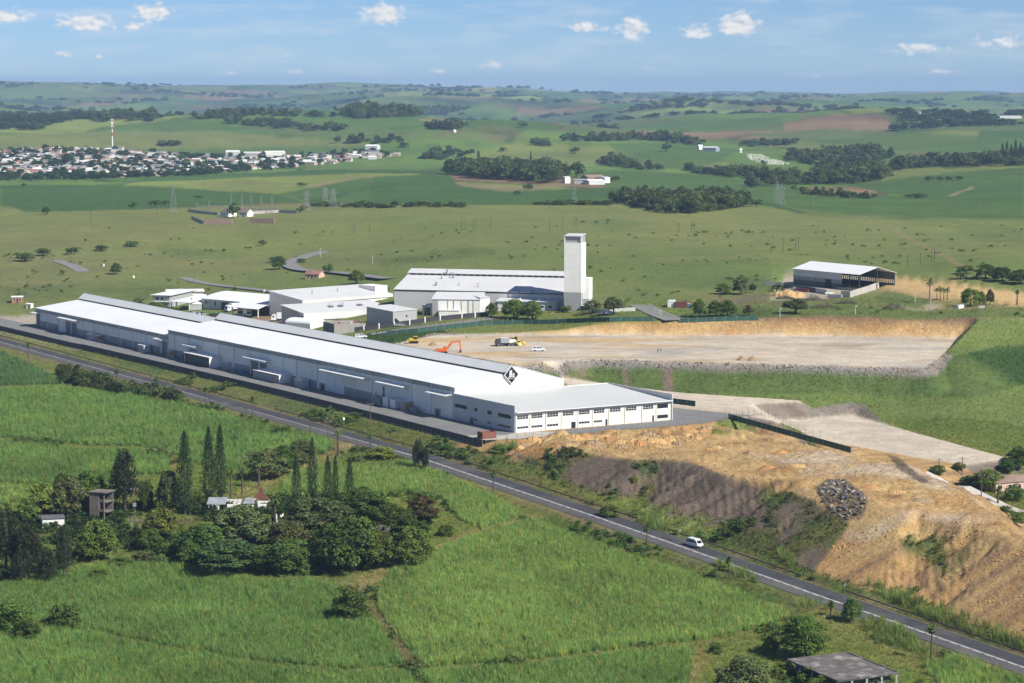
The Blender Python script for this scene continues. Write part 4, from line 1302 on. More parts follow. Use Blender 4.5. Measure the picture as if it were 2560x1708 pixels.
# ------------------------------------------------------------------ foliage materials
def leaf_mat(name, col, hue=0.02, val=0.25, trans=0.25, inst=False):
    m, nt, out = new_mat(name)
    df = N(nt, 'ShaderNodeBsdfDiffuse')
    tr = N(nt, 'ShaderNodeBsdfTranslucent')
    gl = N(nt, 'ShaderNodeBsdfGlossy')
    gl.inputs['Roughness'].default_value = 0.45
    gl.inputs['Color'].default_value = (0.5, 0.55, 0.45, 1)
    oi = N(nt, 'ShaderNodeObjectInfo')
    hs = N(nt, 'ShaderNodeHueSaturation')
    mh = N(nt, 'ShaderNodeMapRange')
    mh.inputs[3].default_value = 0.5 - hue
    mh.inputs[4].default_value = 0.5 + hue
    nt.links.new(oi.outputs['Random'], mh.inputs[0])
    nt.links.new(mh.outputs[0], hs.inputs['Hue'])
    mu = N(nt, 'ShaderNodeMath', operation='MULTIPLY')
    mu.inputs[1].default_value = 7.31
    fr = N(nt, 'ShaderNodeMath', operation='FRACT')
    nt.links.new(oi.outputs['Random'], mu.inputs[0])
    nt.links.new(mu.outputs[0], fr.inputs[0])
    mv = N(nt, 'ShaderNodeMapRange')
    mv.inputs[3].default_value = 1 - val
    mv.inputs[4].default_value = 1 + val
    nt.links.new(fr.outputs[0], mv.inputs[0])
    nt.links.new(mv.outputs[0], hs.inputs['Value'])
    ti = N(nt, 'ShaderNodeAttribute')
    ti.attribute_name = 'tint'
    mx = N(nt, 'ShaderNodeMix', data_type='RGBA', blend_type='MULTIPLY')
    mx.inputs[0].default_value = 1
    if inst:
        ic = N(nt, 'ShaderNodeAttribute')
        ic.attribute_type = 'INSTANCER'
        ic.attribute_name = 'tcol'
        nt.links.new(ic.outputs['Color'], mx.inputs[6])
    else:
        mx.inputs[6].default_value = (*col, 1)
    nt.links.new(ti.outputs['Color'], mx.inputs[7])
    nt.links.new(mx.outputs[2], hs.inputs['Color'])
    nt.links.new(hs.outputs[0], df.inputs['Color'])
    nt.links.new(hs.outputs[0], tr.inputs['Color'])
    a = N(nt, 'ShaderNodeMixShader')
    a.inputs[0].default_value = trans
    nt.links.new(df.outputs[0], a.inputs[1])
    nt.links.new(tr.outputs[0], a.inputs[2])
    b = N(nt, 'ShaderNodeMixShader')
    b.inputs[0].default_value = 0.012
    nt.links.new(a.outputs[0], b.inputs[1])
    nt.links.new(gl.outputs[0], b.inputs[2])
    nt.links.new(b.outputs[0], out.inputs[0])
    return m
leaf_mat('leaf_dark', (0.082, 0.130, 0.030))
leaf_mat('leaf_mid', (0.115, 0.172, 0.034))
leaf_mat('leaf_bright', (0.165, 0.215, 0.042))
leaf_mat('leaf_olive', (0.132, 0.155, 0.054))
leaf_mat('leaf_brown', (0.125, 0.105, 0.040))
leaf_mat('leaf_blue', (0.072, 0.124, 0.042))
leaf_mat('leaf_casuarina', (0.052, 0.066, 0.032), hue=0.015)
leaf_mat('leaf_pine', (0.038, 0.070, 0.028), hue=0.01, val=0.15)
leaf_mat('leaf_palm', (0.085, 0.125, 0.036))
leaf_mat('leaf_inst', (1, 1, 1), hue=0.03, val=0.25, trans=0.45, inst=True)
leaf_mat('twig_grey', (0.16, 0.125, 0.10), hue=0.01)

def quads_mesh(name, cen, nrm, size, tint, m, asp=0.65, gr=None):
    """leaf-sized faces: centre, normal, size and tint of each"""
    g = gr or rng
    n = len(cen)
    nrm = nrm / (np.linalg.norm(nrm, axis=1)[:, None] + 1e-9)
    r = g.normal(size=(n, 3))
    a = np.cross(nrm, r)
    a /= np.linalg.norm(a, axis=1)[:, None] + 1e-9
    b = np.cross(nrm, a)
    sz = np.asarray(size)[:, None]
    a = a * sz
    b = b * sz * asp
    bend = nrm * sz * 0.25
    v = np.stack([cen - a - bend, cen - b * 0.9, cen + a - bend, cen + b * 0.9], 1).reshape(-1, 3)
    me = bpy.data.meshes.new(name)
    me.vertices.add(4 * n)
    me.vertices.foreach_set('co', v.astype(np.float32).ravel())
    me.loops.add(4 * n)
    me.loops.foreach_set('vertex_index', np.arange(4 * n, dtype=np.int32))
    me.polygons.add(n)
    me.polygons.foreach_set('loop_start', np.arange(0, 4 * n, 4, dtype=np.int32))
    me.polygons.foreach_set('loop_total', np.full(n, 4, np.int32))
    at = me.attributes.new('tint', 'FLOAT_COLOR', 'POINT')
    t = np.repeat(np.asarray(tint), 4, 0)
    at.data.foreach_set('color', np.concatenate([t, np.ones((len(t), 1))], 1).astype(np.float32).ravel())
    qa = me.attributes.new('quv', 'FLOAT_VECTOR', 'POINT')
    qa.data.foreach_set('vector', np.tile(np.array([-1, 0, 0, 0, -1, 0, 1, 0, 0, 0, 1, 0], np.float32), n))
    me.materials.append(MATS[m])
    me.update()
    return me
def clump_leaves(clumps, per, size, g, up=0.15, rough=0.45):
    C_, N_, S_, T_ = [], [], [], []
    for (cx, cy, cz, rx, rz) in clumps:
        d = g.normal(size=(per, 3))
        d /= np.linalg.norm(d, axis=1)[:, None]
        d[:, 2] = np.where(d[:, 2] < -0.35, -d[:, 2], d[:, 2])
        k = 0.72 + 0.36 * g.random(per)
        C_.append(np.array([cx, cy, cz]) + d * np.stack([k * rx, k * rx, k * rz], 1))
        N_.append(d * (1 - rough) + g.normal(size=(per, 3)) * rough * 0.7 + np.array([0, 0, up]))
        S_.append(size * (0.6 + 0.8 * g.random(per)))
        cl = 0.78 + 0.44 * g.random()
        wm = 1 + 0.18 * (g.random() - 0.5)
        tt = cl * (0.82 + 0.36 * g.random(per))
        T_.append(np.stack([tt * wm, tt, tt * (2 - wm)], 1))
    return np.concatenate(C_), np.concatenate(N_), np.concatenate(S_), np.concatenate(T_)
def dome_clumps(n, g, z0, z1, cr, flat=1.0, hollow=0.35):
    """clump positions in the outer part of a dome of unit width between heights z0 and z1"""
    out = []
    cz, hz = z0 + (z1 - z0) * 0.38, (z1 - z0) * 0.62
    while len(out) < n:
        d = g.normal(size=3)
        d /= np.linalg.norm(d)
        if d[2] < -0.55:
            continue
        k = hollow + (1 - hollow) * g.random() ** 0.45
        r = cr * (0.7 + 0.7 * g.random())
        lump = 0.86 + 0.28 * g.random()
        x, y = d[0] * (0.5 - r * 0.6) * k * lump, d[1] * (0.5 - r * 0.6) * k * lump
        z = cz + d[2] * k * ((hz - r * 0.5) if d[2] > 0 else (cz - z0))
        out.append((x, y, z, r, r * 0.8 * flat))
    return out
CROWN = {}
def crowns():
    for i in range(4):
        g = np.random.default_rng(100 + i)
        CROWN['round', i] = quads_mesh('crown', *clump_leaves(dome_clumps(76, g, 0.02, 1.0, 0.125, 1.0, 0.55), 100, 0.027, g), 'leaf_mid', gr=g)
        g = np.random.default_rng(120 + i)
        CROWN['umbrella', i] = quads_mesh('crown', *clump_leaves(dome_clumps(78, g, 0.16, 1.0, 0.115, 0.8, 0.6), 95, 0.027, g, up=0.35), 'leaf_mid', gr=g)
        g = np.random.default_rng(140 + i)
        CROWN['bush', i] = quads_mesh('bush', *clump_leaves(dome_clumps(40, g, -0.08, 1.0, 0.16, 1.0, 0.5), 75, 0.036, g), 'leaf_mid', gr=g)
        g = np.random.default_rng(160 + i)
        CROWN['far', i] = quads_mesh('crown', *clump_leaves(dome_clumps(14, g, 0.02, 1.0, 0.22), 22, 0.085, g), 'leaf_dark', gr=g)
        g = np.random.default_rng(180 + i)        # feathery upright crown
        cl = [(x * 0.85, y * 0.85, z, r * 0.62, r * 1.3) for x, y, z, r, _ in dome_clumps(80, g, 0.0, 1.0, 0.13, 1.0, 0.3)]
        C_, N_, S_, T_ = clump_leaves(cl, 60, 0.028, g, up=0.05, rough=0.7)
        C_[:, 2] -= 0.03 * np.abs(g.normal(size=len(C_)))
        CROWN['feather', i] = quads_mesh('crown', C_, N_, S_, T_, 'leaf_casuarina', asp=0.4, gr=g)
        g = np.random.default_rng(200 + i)        # columnar araucaria: whorls of upturned branch ends
        cl = []
        nw = 34
        for k in range(nw):
            t = k / (nw - 1.0)
            z = 0.06 + 0.93 * t
            prof = (min(1, t / 0.18) ** 0.6) * (1 - t) ** 0.62 * 1.12
            R_ = 0.46 * min(prof, 0.95) * (0.8 + 0.4 * g.random()) + 0.012
            nb = 7 if t < 0.85 else 4
            a0 = g.random() * 7
            for q in range(nb):
                a = a0 + q * 2 * pi / nb + g.normal() * 0.15
                for f in (0.5, 0.88):
                    rr = R_ * f * (0.85 + 0.3 * g.random())
                    cl.append((rr * cos(a), rr * sin(a), z + 0.012 * f, 0.055 + 0.03 * (1 - t), 0.016))
        CROWN['araucaria', i] = quads_mesh('crown', *clump_leaves(cl, 8, 0.024, g, up=0.3, rough=0.6), 'leaf_pine', asp=0.45, gr=g)
crowns()
def recolor(me, m):
    c = me.copy()
    c.materials.clear()
    c.materials.append(MATS[m])
    return c
_rc = {}
def crown(kind, i, m):
    k = (kind, i % 4, m)
    if k not in _rc:
        me = CROWN[kind, i % 4]
        _rc[k] = me if me.materials[0].name == m else recolor(me, m)
    return _rc[k]
def trunk_mesh(kind):
    g = random.Random(hash(kind) % 1000 if False else len(kind) * 13)
    mb = MB()
    if kind in ('round', 'umbrella'):
        zf = 0.32 if kind == 'round' else 0.42
        mb.tube((0, 0, -0.08), (0.01, 0.01, zf), 0.042, 0.03, 7)
        for k in range(6):
            a = k * 2 * pi / 6 + g.random()
            p1 = (0.16 * cos(a), 0.16 * sin(a), zf + 0.17)
            mb.tube((0.01, 0.01, zf - 0.04), p1, 0.024, 0.015, 5)
            mb.tube(p1, (0.31 * cos(a + .2), 0.31 * sin(a + .2), zf + 0.34), 0.015, 0.006, 5)
    elif kind == 'araucaria':
        mb.tube((0, 0, -0.05), (0, 0, 0.97), 0.035, 0.006, 7)
    else:
        mb.tube((0, 0, -0.05), (0, 0, 0.75), 0.04, 0.01, 7)
        for k in range(5):
            a = k * 1.26 + g.random()
            mb.tube((0, 0, 0.2 + k * .09), (0.22 * cos(a), 0.22 * sin(a), 0.4 + k * .09), 0.014, 0.005, 4)
    return mb
_tm = {}
def trunk(kind, m):
    k = (kind, m)
    if k not in _tm:
        o = trunk_mesh(kind).build('trunk', m)
        _tm[k] = o.data
        bpy.data.objects.remove(o)
    return _tm[k]
_tn = [0]
def tree(u, vb, vt, wpx, kind, m, label, group=None, name=None, cat='tree', p=None, bark='bark', yaw=None):
    p = P(u, vb) if p is None else p
    k = ppm(p)
    h, w = (vb - vt) / k / 0.985, wpx / k
    _tn[0] += 1
    i = _tn[0]
    yaw = (i * 2.399) % (2 * pi) if yaw is None else yaw
    nm = name or {'araucaria': 'araucaria_tree', 'feather': 'casuarina_tree', 'umbrella': 'flat_topped_tree', 'round': 'broadleaf_tree', 'far': 'broadleaf_tree', 'bush': 'bush'}[kind]
    if kind == 'bush':
        o = place(nm, crown('bush', i, m), None, p, yaw, (w, w, h))
        return tag(o, label, 'bush' if cat == 'tree' else cat, group)
    t = thing(nm, label, cat, p, yaw, group, (w, w, h))
    place('trunk', trunk('round' if kind == 'far' else kind, bark), t)
    place('crown', crown(kind, i, m), t)
    return t
# palms
_pm = {}
def palm_meshes(kind):
    if kind in _pm:
        return _pm[kind]
    g = np.random.default_rng(len(kind) * 31)
    mb = MB()
    pts = [(0, 0, -0.5), (0.02, 0, 3), (0.05, 0.03, 6), (0.02, 0.0, 9)]
    rad = [0.30, 0.24, 0.20, 0.16] if kind != 'royal' else [0.34, 0.30, 0.28, 0.18]
    for a, b, r0, r1 in zip(pts[:-1], pts[1:], rad[:-1], rad[1:]):
        mb.tube(a, b, r0, r1, 7)
    t = mb.build('trunk', 'bark_pale' if kind == 'royal' else 'bark')
    tm = t.data
    bpy.data.objects.remove(t)
    V, F, T = [], [], []
    nf = 22 if kind != 'fan' else 30
    for q in range(nf):
        az = q * 2.399
        el = 1.25 - 1.75 * (q / nf) + 0.15 * g.normal()
        ln = (2.6 if kind != 'fan' else 1.7) * (0.85 + 0.3 * g.random())
        wd_ = 0.34 if kind != 'fan' else 0.52
        p = np.array([0.0, 0.0, 8.95])
        d = np.array([cos(az) * cos(el), sin(az) * cos(el), sin(el)])
        side = np.array([-sin(az), cos(az), 0])
        b0 = len(V)
        ns = 5
        for k in range(ns + 1):
            f = k / ns
            ww = wd_ * (0.25 + 1.2 * f * (1 - f) * 1.6 + 0.1) * (1 if f < 1 else 0.05)
            dr = np.array([0, 0, 0.10])
            V += [tuple(p - side * ww - dr), tuple(p + np.array([0, 0, 0.03])), tuple(p + side * ww - dr)]
            d = d + np.array([0, 0, -0.22 - 0.06 * f])
            d /= np.linalg.norm(d)
            p = p + d * ln / ns
        for k in range(ns):
            a = b0 + 3 * k
            F += [(a, a + 1, a + 4, a + 3), (a + 1, a + 2, a + 5, a + 4)]
        T += [0.75 + 0.5 * g.random()] * (3 * (ns + 1))
    me = bpy.data.meshes.new('fronds')
    me.from_pydata(V, [], F)
    at = me.attributes.new('tint', 'FLOAT_COLOR', 'POINT')
    tt = np.array(T)
    at.data.foreach_set('color', np.stack([tt * 1.05, tt, tt * 0.9, np.ones_like(tt)], 1).astype(np.float32).ravel())
    me.materials.append(MATS['leaf_palm'])
    me.update()
    _pm[kind] = (tm, me)
    return _pm[kind]
def palm(u, vb, vt, label, kind='fan', group=None, p=None, lean=0.0, fat=1.0):
    p = P(u, vb) if p is None else p
    h = (vb - vt) / ppm(p) / 0.985
    tm, fm = palm_meshes(kind)
    k = h / 10.2
    _tn[0] += 1
    t = thing('palm_tree', label, 'palm', p, (_tn[0] * 1.7) % 6.28, group)
    t.rotation_euler = (lean, 0, 0) if lean else (0, 0, (_tn[0] * 1.7) % 6.28)
    c = place('trunk', tm, t, scale=(fat, fat, k))
    f = place('fronds', fm, t, loc=(0, 0, 9 * k - 8.95 * min(1.15, max(0.75, k)) * 1.0), scale=(min(1.15, max(0.75, k)),) * 3)
    return t

# ------------------------------------------------------------------ scattered ground cover (cannot be counted)
def src_coll(name, meshes):
    c = bpy.data.collections.new(name)
    for i, me in enumerate(meshes):
        o = bpy.data.objects.new(name + '_source', me)
        c.objects.link(o)
    return c
def blades(n, h, spread, width, g, m, droop=0.5, seg=3, lean=0.35):
    V, F, T = [], [], []
    for q in range(n):
        az = g.random() * 2 * pi
        r = spread * sqrt(g.random())
        ph = g.random() * 2 * pi
        p = np.array([r * cos(ph), r * sin(ph), 0.0])
        d = np.array([cos(az) * lean * g.random(), sin(az) * lean * g.random(), 1.0])
        d /= np.linalg.norm(d)
        hh = h * (0.65 + 0.5 * g.random())
        side = np.array([-sin(az), cos(az), 0])
        b0 = len(V)
        for k in range(seg + 1):
            f = k / seg
            ww = width * (1 - f * 0.92) * (0.6 + 0.9 * f * (1 - f) * 2)
            V += [tuple(p - side * ww), tuple(p + side * ww)]
            d = d + np.array([cos(az) * droop * f, sin(az) * droop * f, -droop * 0.8 * f * f])
            d /= np.linalg.norm(d)
            p = p + d * hh / seg
        for k in range(seg):
            a = b0 + 2 * k
            F.append((a, a + 1, a + 3, a + 2))
        T += [0.75 + 0.5 * g.random()] * (2 * (seg + 1))
    me = bpy.data.meshes.new('blades')
    me.from_pydata(V, [], F)
    at = me.attributes.new('tint', 'FLOAT_COLOR', 'POINT')
    tt = np.array(T)
    at.data.foreach_set('color', np.stack([tt, tt, tt * 0.9, np.ones_like(tt)], 1).astype(np.float32).ravel())
    me.materials.append(MATS[m])
    me.update()
    return me
def scatter(name, label, xyz, scl, col, coll, tilt=0.0, g=None):
    g = g or np.random.default_rng(len(xyz))
    n = len(xyz)
    me = bpy.data.meshes.new(name)
    me.vertices.add(n)
    me.vertices.foreach_set('co', np.asarray(xyz, np.float32).ravel())
    a = me.attributes.new('scl', 'FLOAT_VECTOR', 'POINT')
    s3 = np.asarray(scl, np.float32)
    if s3.ndim == 1:
        s3 = np.repeat(s3[:, None], 3, 1)
    a.data.foreach_set('vector', s3.ravel())
    a = me.attributes.new('rot', 'FLOAT_VECTOR', 'POINT')
    rot = np.stack([g.normal(size=n) * tilt, g.normal(size=n) * tilt, g.random(n) * 2 * pi], 1)
    a.data.foreach_set('vector', rot.astype(np.float32).ravel())
    a = me.attributes.new('vi', 'INT', 'POINT')
    a.data.foreach_set('value', g.integers(0, len(coll.objects), n).astype(np.int32))
    a = me.attributes.new('tcol', 'FLOAT_COLOR', 'POINT')
    a.data.foreach_set('color', np.concatenate([col, np.ones((n, 1))], 1).astype(np.float32).ravel())
    me.update()
    o = place(name, me)
    stuff(o, label)
    ng = bpy.data.node_groups.new('scatter_' + name, 'GeometryNodeTree')
    ng.interface.new_socket('Geometry', in_out='INPUT', socket_type='NodeSocketGeometry')
    ng.interface.new_socket('Geometry', in_out='OUTPUT', socket_type='NodeSocketGeometry')
    gi, go = ng.nodes.new('NodeGroupInput'), ng.nodes.new('NodeGroupOutput')
    ip = ng.nodes.new('GeometryNodeInstanceOnPoints')
    ci = ng.nodes.new('GeometryNodeCollectionInfo')
    ci.inputs['Collection'].default_value = coll
    ci.inputs['Separate Children'].default_value = True
    ci.inputs['Reset Children'].default_value = True
    def na(k, dt):
        q = ng.nodes.new('GeometryNodeInputNamedAttribute')
        q.data_type = dt
        q.inputs['Name'].default_value = k
        return [x for x in q.outputs if x.enabled][0]
    er = ng.nodes.new('FunctionNodeEulerToRotation')
    ng.links.new(na('rot', 'FLOAT_VECTOR'), er.inputs[0])
    ng.links.new(gi.outputs[0], ip.inputs['Points'])
    ng.links.new(ci.outputs[0], ip.inputs['Instance'])
    ip.inputs['Pick Instance'].default_value = True
    ng.links.new(na('vi', 'INT'), ip.inputs['Instance Index'])
    ng.links.new(er.outputs[0], ip.inputs['Rotation'])
    ng.links.new(na('scl', 'FLOAT_VECTOR'), ip.inputs['Scale'])
    ng.links.new(ip.outputs[0], go.inputs[0])
    md = o.modifiers.new('scatter', 'NODES')
    md.node_group = ng
    return o
_g = np.random.default_rng(5)
CANE = src_coll('cane_clump', [blades(15, 1.95, 0.62, 0.075, _g, 'leaf_inst', 0.85, 3, 0.6) for _ in range(4)])
REED = src_coll('reed_clump', [blades(11, 2.4, 0.5, 0.07, _g, 'leaf_inst', 0.5, 3, 0.4) for _ in range(3)])
TUFT = src_coll('grass_tuft', [blades(10, 0.85, 0.45, 0.06, _g, 'leaf_inst', 0.5, 2, 0.7) for _ in range(4)])
def _weed(i):
    g = np.random.default_rng(300 + i)
    return quads_mesh('weed', *clump_leaves(dome_clumps(9, g, -0.05, 1.0, 0.22), 16, 0.11, g), 'leaf_inst', gr=g)
WEED = src_coll('weed_bush', [_weed(i) for i in range(4)])
def _farc(i):
    g = np.random.default_rng(330 + i)
    return quads_mesh('far_crown', *clump_leaves(dome_clumps(14, g, 0.02, 1.0, 0.22), 22, 0.085, g), 'leaf_inst', gr=g)
FARTREE = src_coll('far_tree', [_farc(i) for i in range(5)])

COVER = np.zeros(TX.shape + (3,), np.float32)
ground.data.attributes['cover'].data
_cc = np.empty(TX.size * 4, np.float32)
ground.data.attributes['cover'].data.foreach_get('color', _cc)
COVER[:] = _cc.reshape(TX.shape + (4,))[..., :3]
def cover_at(x, y):
    i = np.clip(np.searchsorted(YR, y) - 1, 0, len(YR) - 2)
    j = np.clip(np.searchsorted(AZ, x / y) - 1, 0, len(AZ) - 2)
    return COVER[i, j]
def sample_poly(poly, dens, g):
    """random ground points whose survey position lies in the polygon; dens per square metre"""
    q = np.array([P(*p) for p in poly])
    x0, y0 = q[:, :2].min(0) - 3
    x1, y1 = q[:, :2].max(0) + 3
    n = int((x1 - x0) * (y1 - y0) * dens)
    x = x0 + (x1 - x0) * g.random(n)
    y = y0 + (y1 - y0) * g.random(n)
    z = Hq(x, y)
    uu, vv = proj(x, y, z)
    m = inpoly(uu, vv, poly)
    return np.stack([x[m], y[m], z[m]], 1)
def clear_of(xyz, *masks):
    return xyz
g = np.random.default_rng(11)
CANE_DENS = {'front': 1.75, 'roadside': 1.5, 'upper': 0.9, 'middle': 1.05, 'corner': 1.1, 'rise': 0.6, 'lower': 1.75, 'bottom': 1.8, 'foot': 1.8, 'right': 1.5}
CANE_LABEL = {'front': 'bright green sugarcane filling the large field in front of the road', 'roadside': 'bright green sugarcane between the road and the grove', 'upper': 'green sugarcane in the broad field left of the road',
              'middle': 'green sugarcane in the field behind the small pale house', 'corner': 'small corner of sugarcane at the left edge', 'rise': 'dark green sugarcane on the rise at the left edge beside the road',
              'lower': 'green sugarcane below the grove at lower left', 'bottom': 'green sugarcane along the bottom left edge', 'foot': 'green sugarcane along the bottom edge in the middle', 'right': 'green cane thicket in the bottom right corner'}
ntot = 0
for nm, poly, c in FIELDS:
    pts = sample_poly(poly, CANE_DENS[nm], g)
    n = len(pts)
    ntot += n
    patch = fbm(pts[:, 0] / 11, pts[:, 1] / 11, 141, 3)
    sc_ = 0.62 + 0.18 * g.random(n) + 0.14 * patch
    big = fbm(pts[:, 0] / 35, pts[:, 1] / 35, 143, 2)
    base = CA[c] * np.array([3.7, 3.0, 4.0])
    colr = base[None] * (1 + 0.22 * patch + 0.16 * big)[:, None] * (0.85 + 0.3 * g.random(n))[:, None]
    yl = (g.random(n) < 0.06)
    colr[yl] = colr[yl] * np.array([1.7, 1.1, 0.9])
    scatter('sugarcane', CANE_LABEL[nm], pts, np.stack([sc_, sc_, sc_ * 1.45], 1), colr, CANE, 0.08)
# tall reeds at the roadside
REEDS = [([(1985, 1420), (2060, 1440), (2135, 1492), (2125, 1505), (2040, 1485), (1990, 1462)], 'tall green reeds between road and concrete ruin'),
         ([(1825, 1376), (1890, 1388), (1905, 1402), (1830, 1396)], 'tall green reeds on the near shoulder beside the road'),
         ([(1985, 1335), (2090, 1365), (2200, 1410), (2350, 1470), (2400, 1500), (2350, 1500), (2200, 1448), (2080, 1400), (1990, 1352)], 'tall green reeds at the foot of the orange slope'),
         ([(1470, 1190), (1520, 1200), (1530, 1222), (1490, 1215), (1465, 1200)], 'clump of pale green reeds beside the road below the brown slope'),
         ([(1790, 1265), (1815, 1275), (1830, 1305), (1810, 1305), (1785, 1280)], 'clump of tall reeds at the toe of the tipped earth'),
         ([(1170, 1015), (1182, 1012), (1185, 1035), (1150, 1042), (1130, 1040), (1150, 1020)], 'yellow green tall grass beside the red skip'),
         ([(1880, 1530), (1925, 1520), (1930, 1560), (1885, 1560)], 'reeds growing around the concrete ruin'),
         ([(1640, 1290), (1720, 1320), (1740, 1340), (1700, 1330), (1645, 1305)], 'low reeds between cane field and road')]
for poly, lb in REEDS:
    pts = sample_poly(poly, 0.8, g)
    n = len(pts)
    if n == 0:
        continue
    colr = CA['caney'][None] * (2.1 + 0.5 * fbm(pts[:, 0] / 5, pts[:, 1] / 5, 151, 2))[:, None] * (0.8 + 0.4 * g.random(n))[:, None]
    scatter('reeds', lb, pts, 0.8 + 0.4 * g.random(n), colr, REED, 0.1)
# grass and weeds wherever the ground is rough grass
def rough_ground(n, y0, y1, a0, a1):
    y = np.sqrt(y0 ** 2 + (y1 ** 2 - y0 ** 2) * g.random(n))
    a = a0 + (a1 - a0) * g.random(n)
    x = a * y
    c = cover_at(x, y)
    z = Hq(x, y)
    uu, vv = proj(x, y, z)
    s, w = to_sw(x, y)
    ok = (c[:, 1] > c[:, 0] * 0.86) & (c[:, 1] > c[:, 2] * 1.5) & (np.abs(w + 35) > 7.2) & ~((w > -19) & (w < 62) & (s > -11) & (s < 480))
    for nm, poly, cc in FIELDS:
        ok &= ~inpoly(uu, vv, poly)
    ok &= (dist_poly(x, y, PAD_QUARRY) > 0.5)
    return np.stack([x, y, z], 1)[ok], c[ok], uu[ok], vv[ok]
pts, c, uu, vv = rough_ground(240000, 505, 860, AZ[4], AZ[-4])
c = c * np.array([1.75, 1.65, 1.4]) * (0.75 + 0.5 * g.random(len(c)))[:, None]
scatter('grass_tufts', 'rough grass on the verges and around the grove', pts, 0.45 + 0.6 * g.random(len(pts)), c, TUFT, 0.15)
pts, c, uu, vv = rough_ground(45000, 860, 1100, AZ[4], AZ[-4])
c = c * np.array([1.75, 1.65, 1.4]) * (0.75 + 0.5 * g.random(len(c)))[:, None]
scatter('grass_tufts', 'rough grass on the slopes behind the warehouse', pts, 0.5 + 0.6 * g.random(len(pts)), c, TUFT, 0.15)
pts, c, uu, vv = rough_ground(60000, 505, 1000, AZ[20], AZ[-20])
wn_ = fbm(pts[:, 0] / 14, pts[:, 1] / 14, 161, 3)
k = (wn_ > 0.2) & (to_sw(pts[:, 0], pts[:, 1])[1] < 40)
pts, c, wn_ = pts[k], c[k], wn_[k]
c = (c * 0.5 + CA['weed'] * 1.2) * (0.75 + 0.6 * g.random(len(c)))[:, None]
sz = (0.7 + 1.1 * g.random(len(c)) + 1.2 * np.maximum(0, wn_ - .2))
scatter('weeds', 'low green weeds and shrubs on rough ground', pts, np.stack([sz * 1.3, sz * 1.3, sz * 0.9], 1), c, WEED)
pts, c, uu, vv = rough_ground(60000, 1000, 1700, AZ[20], AZ[-20])
wn_ = fbm(pts[:, 0] / 30, pts[:, 1] / 22, 163, 3)
k = (wn_ > 0.22) & (g.random(len(wn_)) < 0.035)
pts, c, wn_ = pts[k], c[k], wn_[k]
c = (c * 0.7 + CA['weed'] * 1.1) * (0.75 + 0.6 * g.random(len(c)))[:, None]
sz = (0.8 + 1.3 * g.random(len(c)))
scatter('weeds', 'scattered low scrub on the grass plain behind the factory', pts, np.stack([sz * 1.5, sz * 1.5, sz * 0.8], 1), c, WEED)
# weeds on the weathered face of the tipped earth
def on_face(n):
    x0, y0 = PAD_DUMP.min(0) - 40
    x1, y1 = PAD_DUMP.max(0) + 10
    x, y = x0 + (x1 - x0) * g.random(n), y0 + (y1 - y0) * g.random(n)
    c = cover_at(x, y)
    s, w = to_sw(x, y)
    z = Hq(x, y)
    ok = (c[:, 1] > c[:, 0] * 0.95) & (s < -20) & (w > -26) & (z > road_z(s) + 1)
    return np.stack([x, y, z], 1)[ok], c[ok]
pts, c = on_face(17000)
scatter('weeds', 'weeds and dry grass on the brown face of the tipped earth', pts, 0.35 + 0.65 * g.random(len(pts)), c * (0.8 + 0.6 * g.random(len(c)))[:, None], WEED)
GROVE = [(10, 1180), (120, 1170), (300, 1160), (480, 1160), (640, 1150), (800, 1150), (930, 1170), (1000, 1190), (960, 1250), (860, 1305), (760, 1318), (600, 1318), (440, 1300), (330, 1265), (200, 1290), (60, 1330), (0, 1330)]
pts = sample_poly(GROVE, 0.22, g)
k = fbm(pts[:, 0] / 12, pts[:, 1] / 12, 181, 3) > -0.12
uu, vv = proj(pts[:, 0], pts[:, 1], pts[:, 2])
k &= ~inpoly(uu, vv, [(280, 1190), (430, 1180), (480, 1190), (400, 1215), (300, 1225)])
pts = pts[k]
sz = 1.0 + 1.8 * g.random(len(pts))
scatter('undergrowth', 'tangled dark green undergrowth beneath the grove', pts, np.stack([sz * 1.4, sz * 1.4, sz], 1), np.array([0.062, 0.1, 0.03])[None] * (0.6 + 0.8 * g.random(len(pts)))[:, None], WEED)
print('cane clumps', ntot)
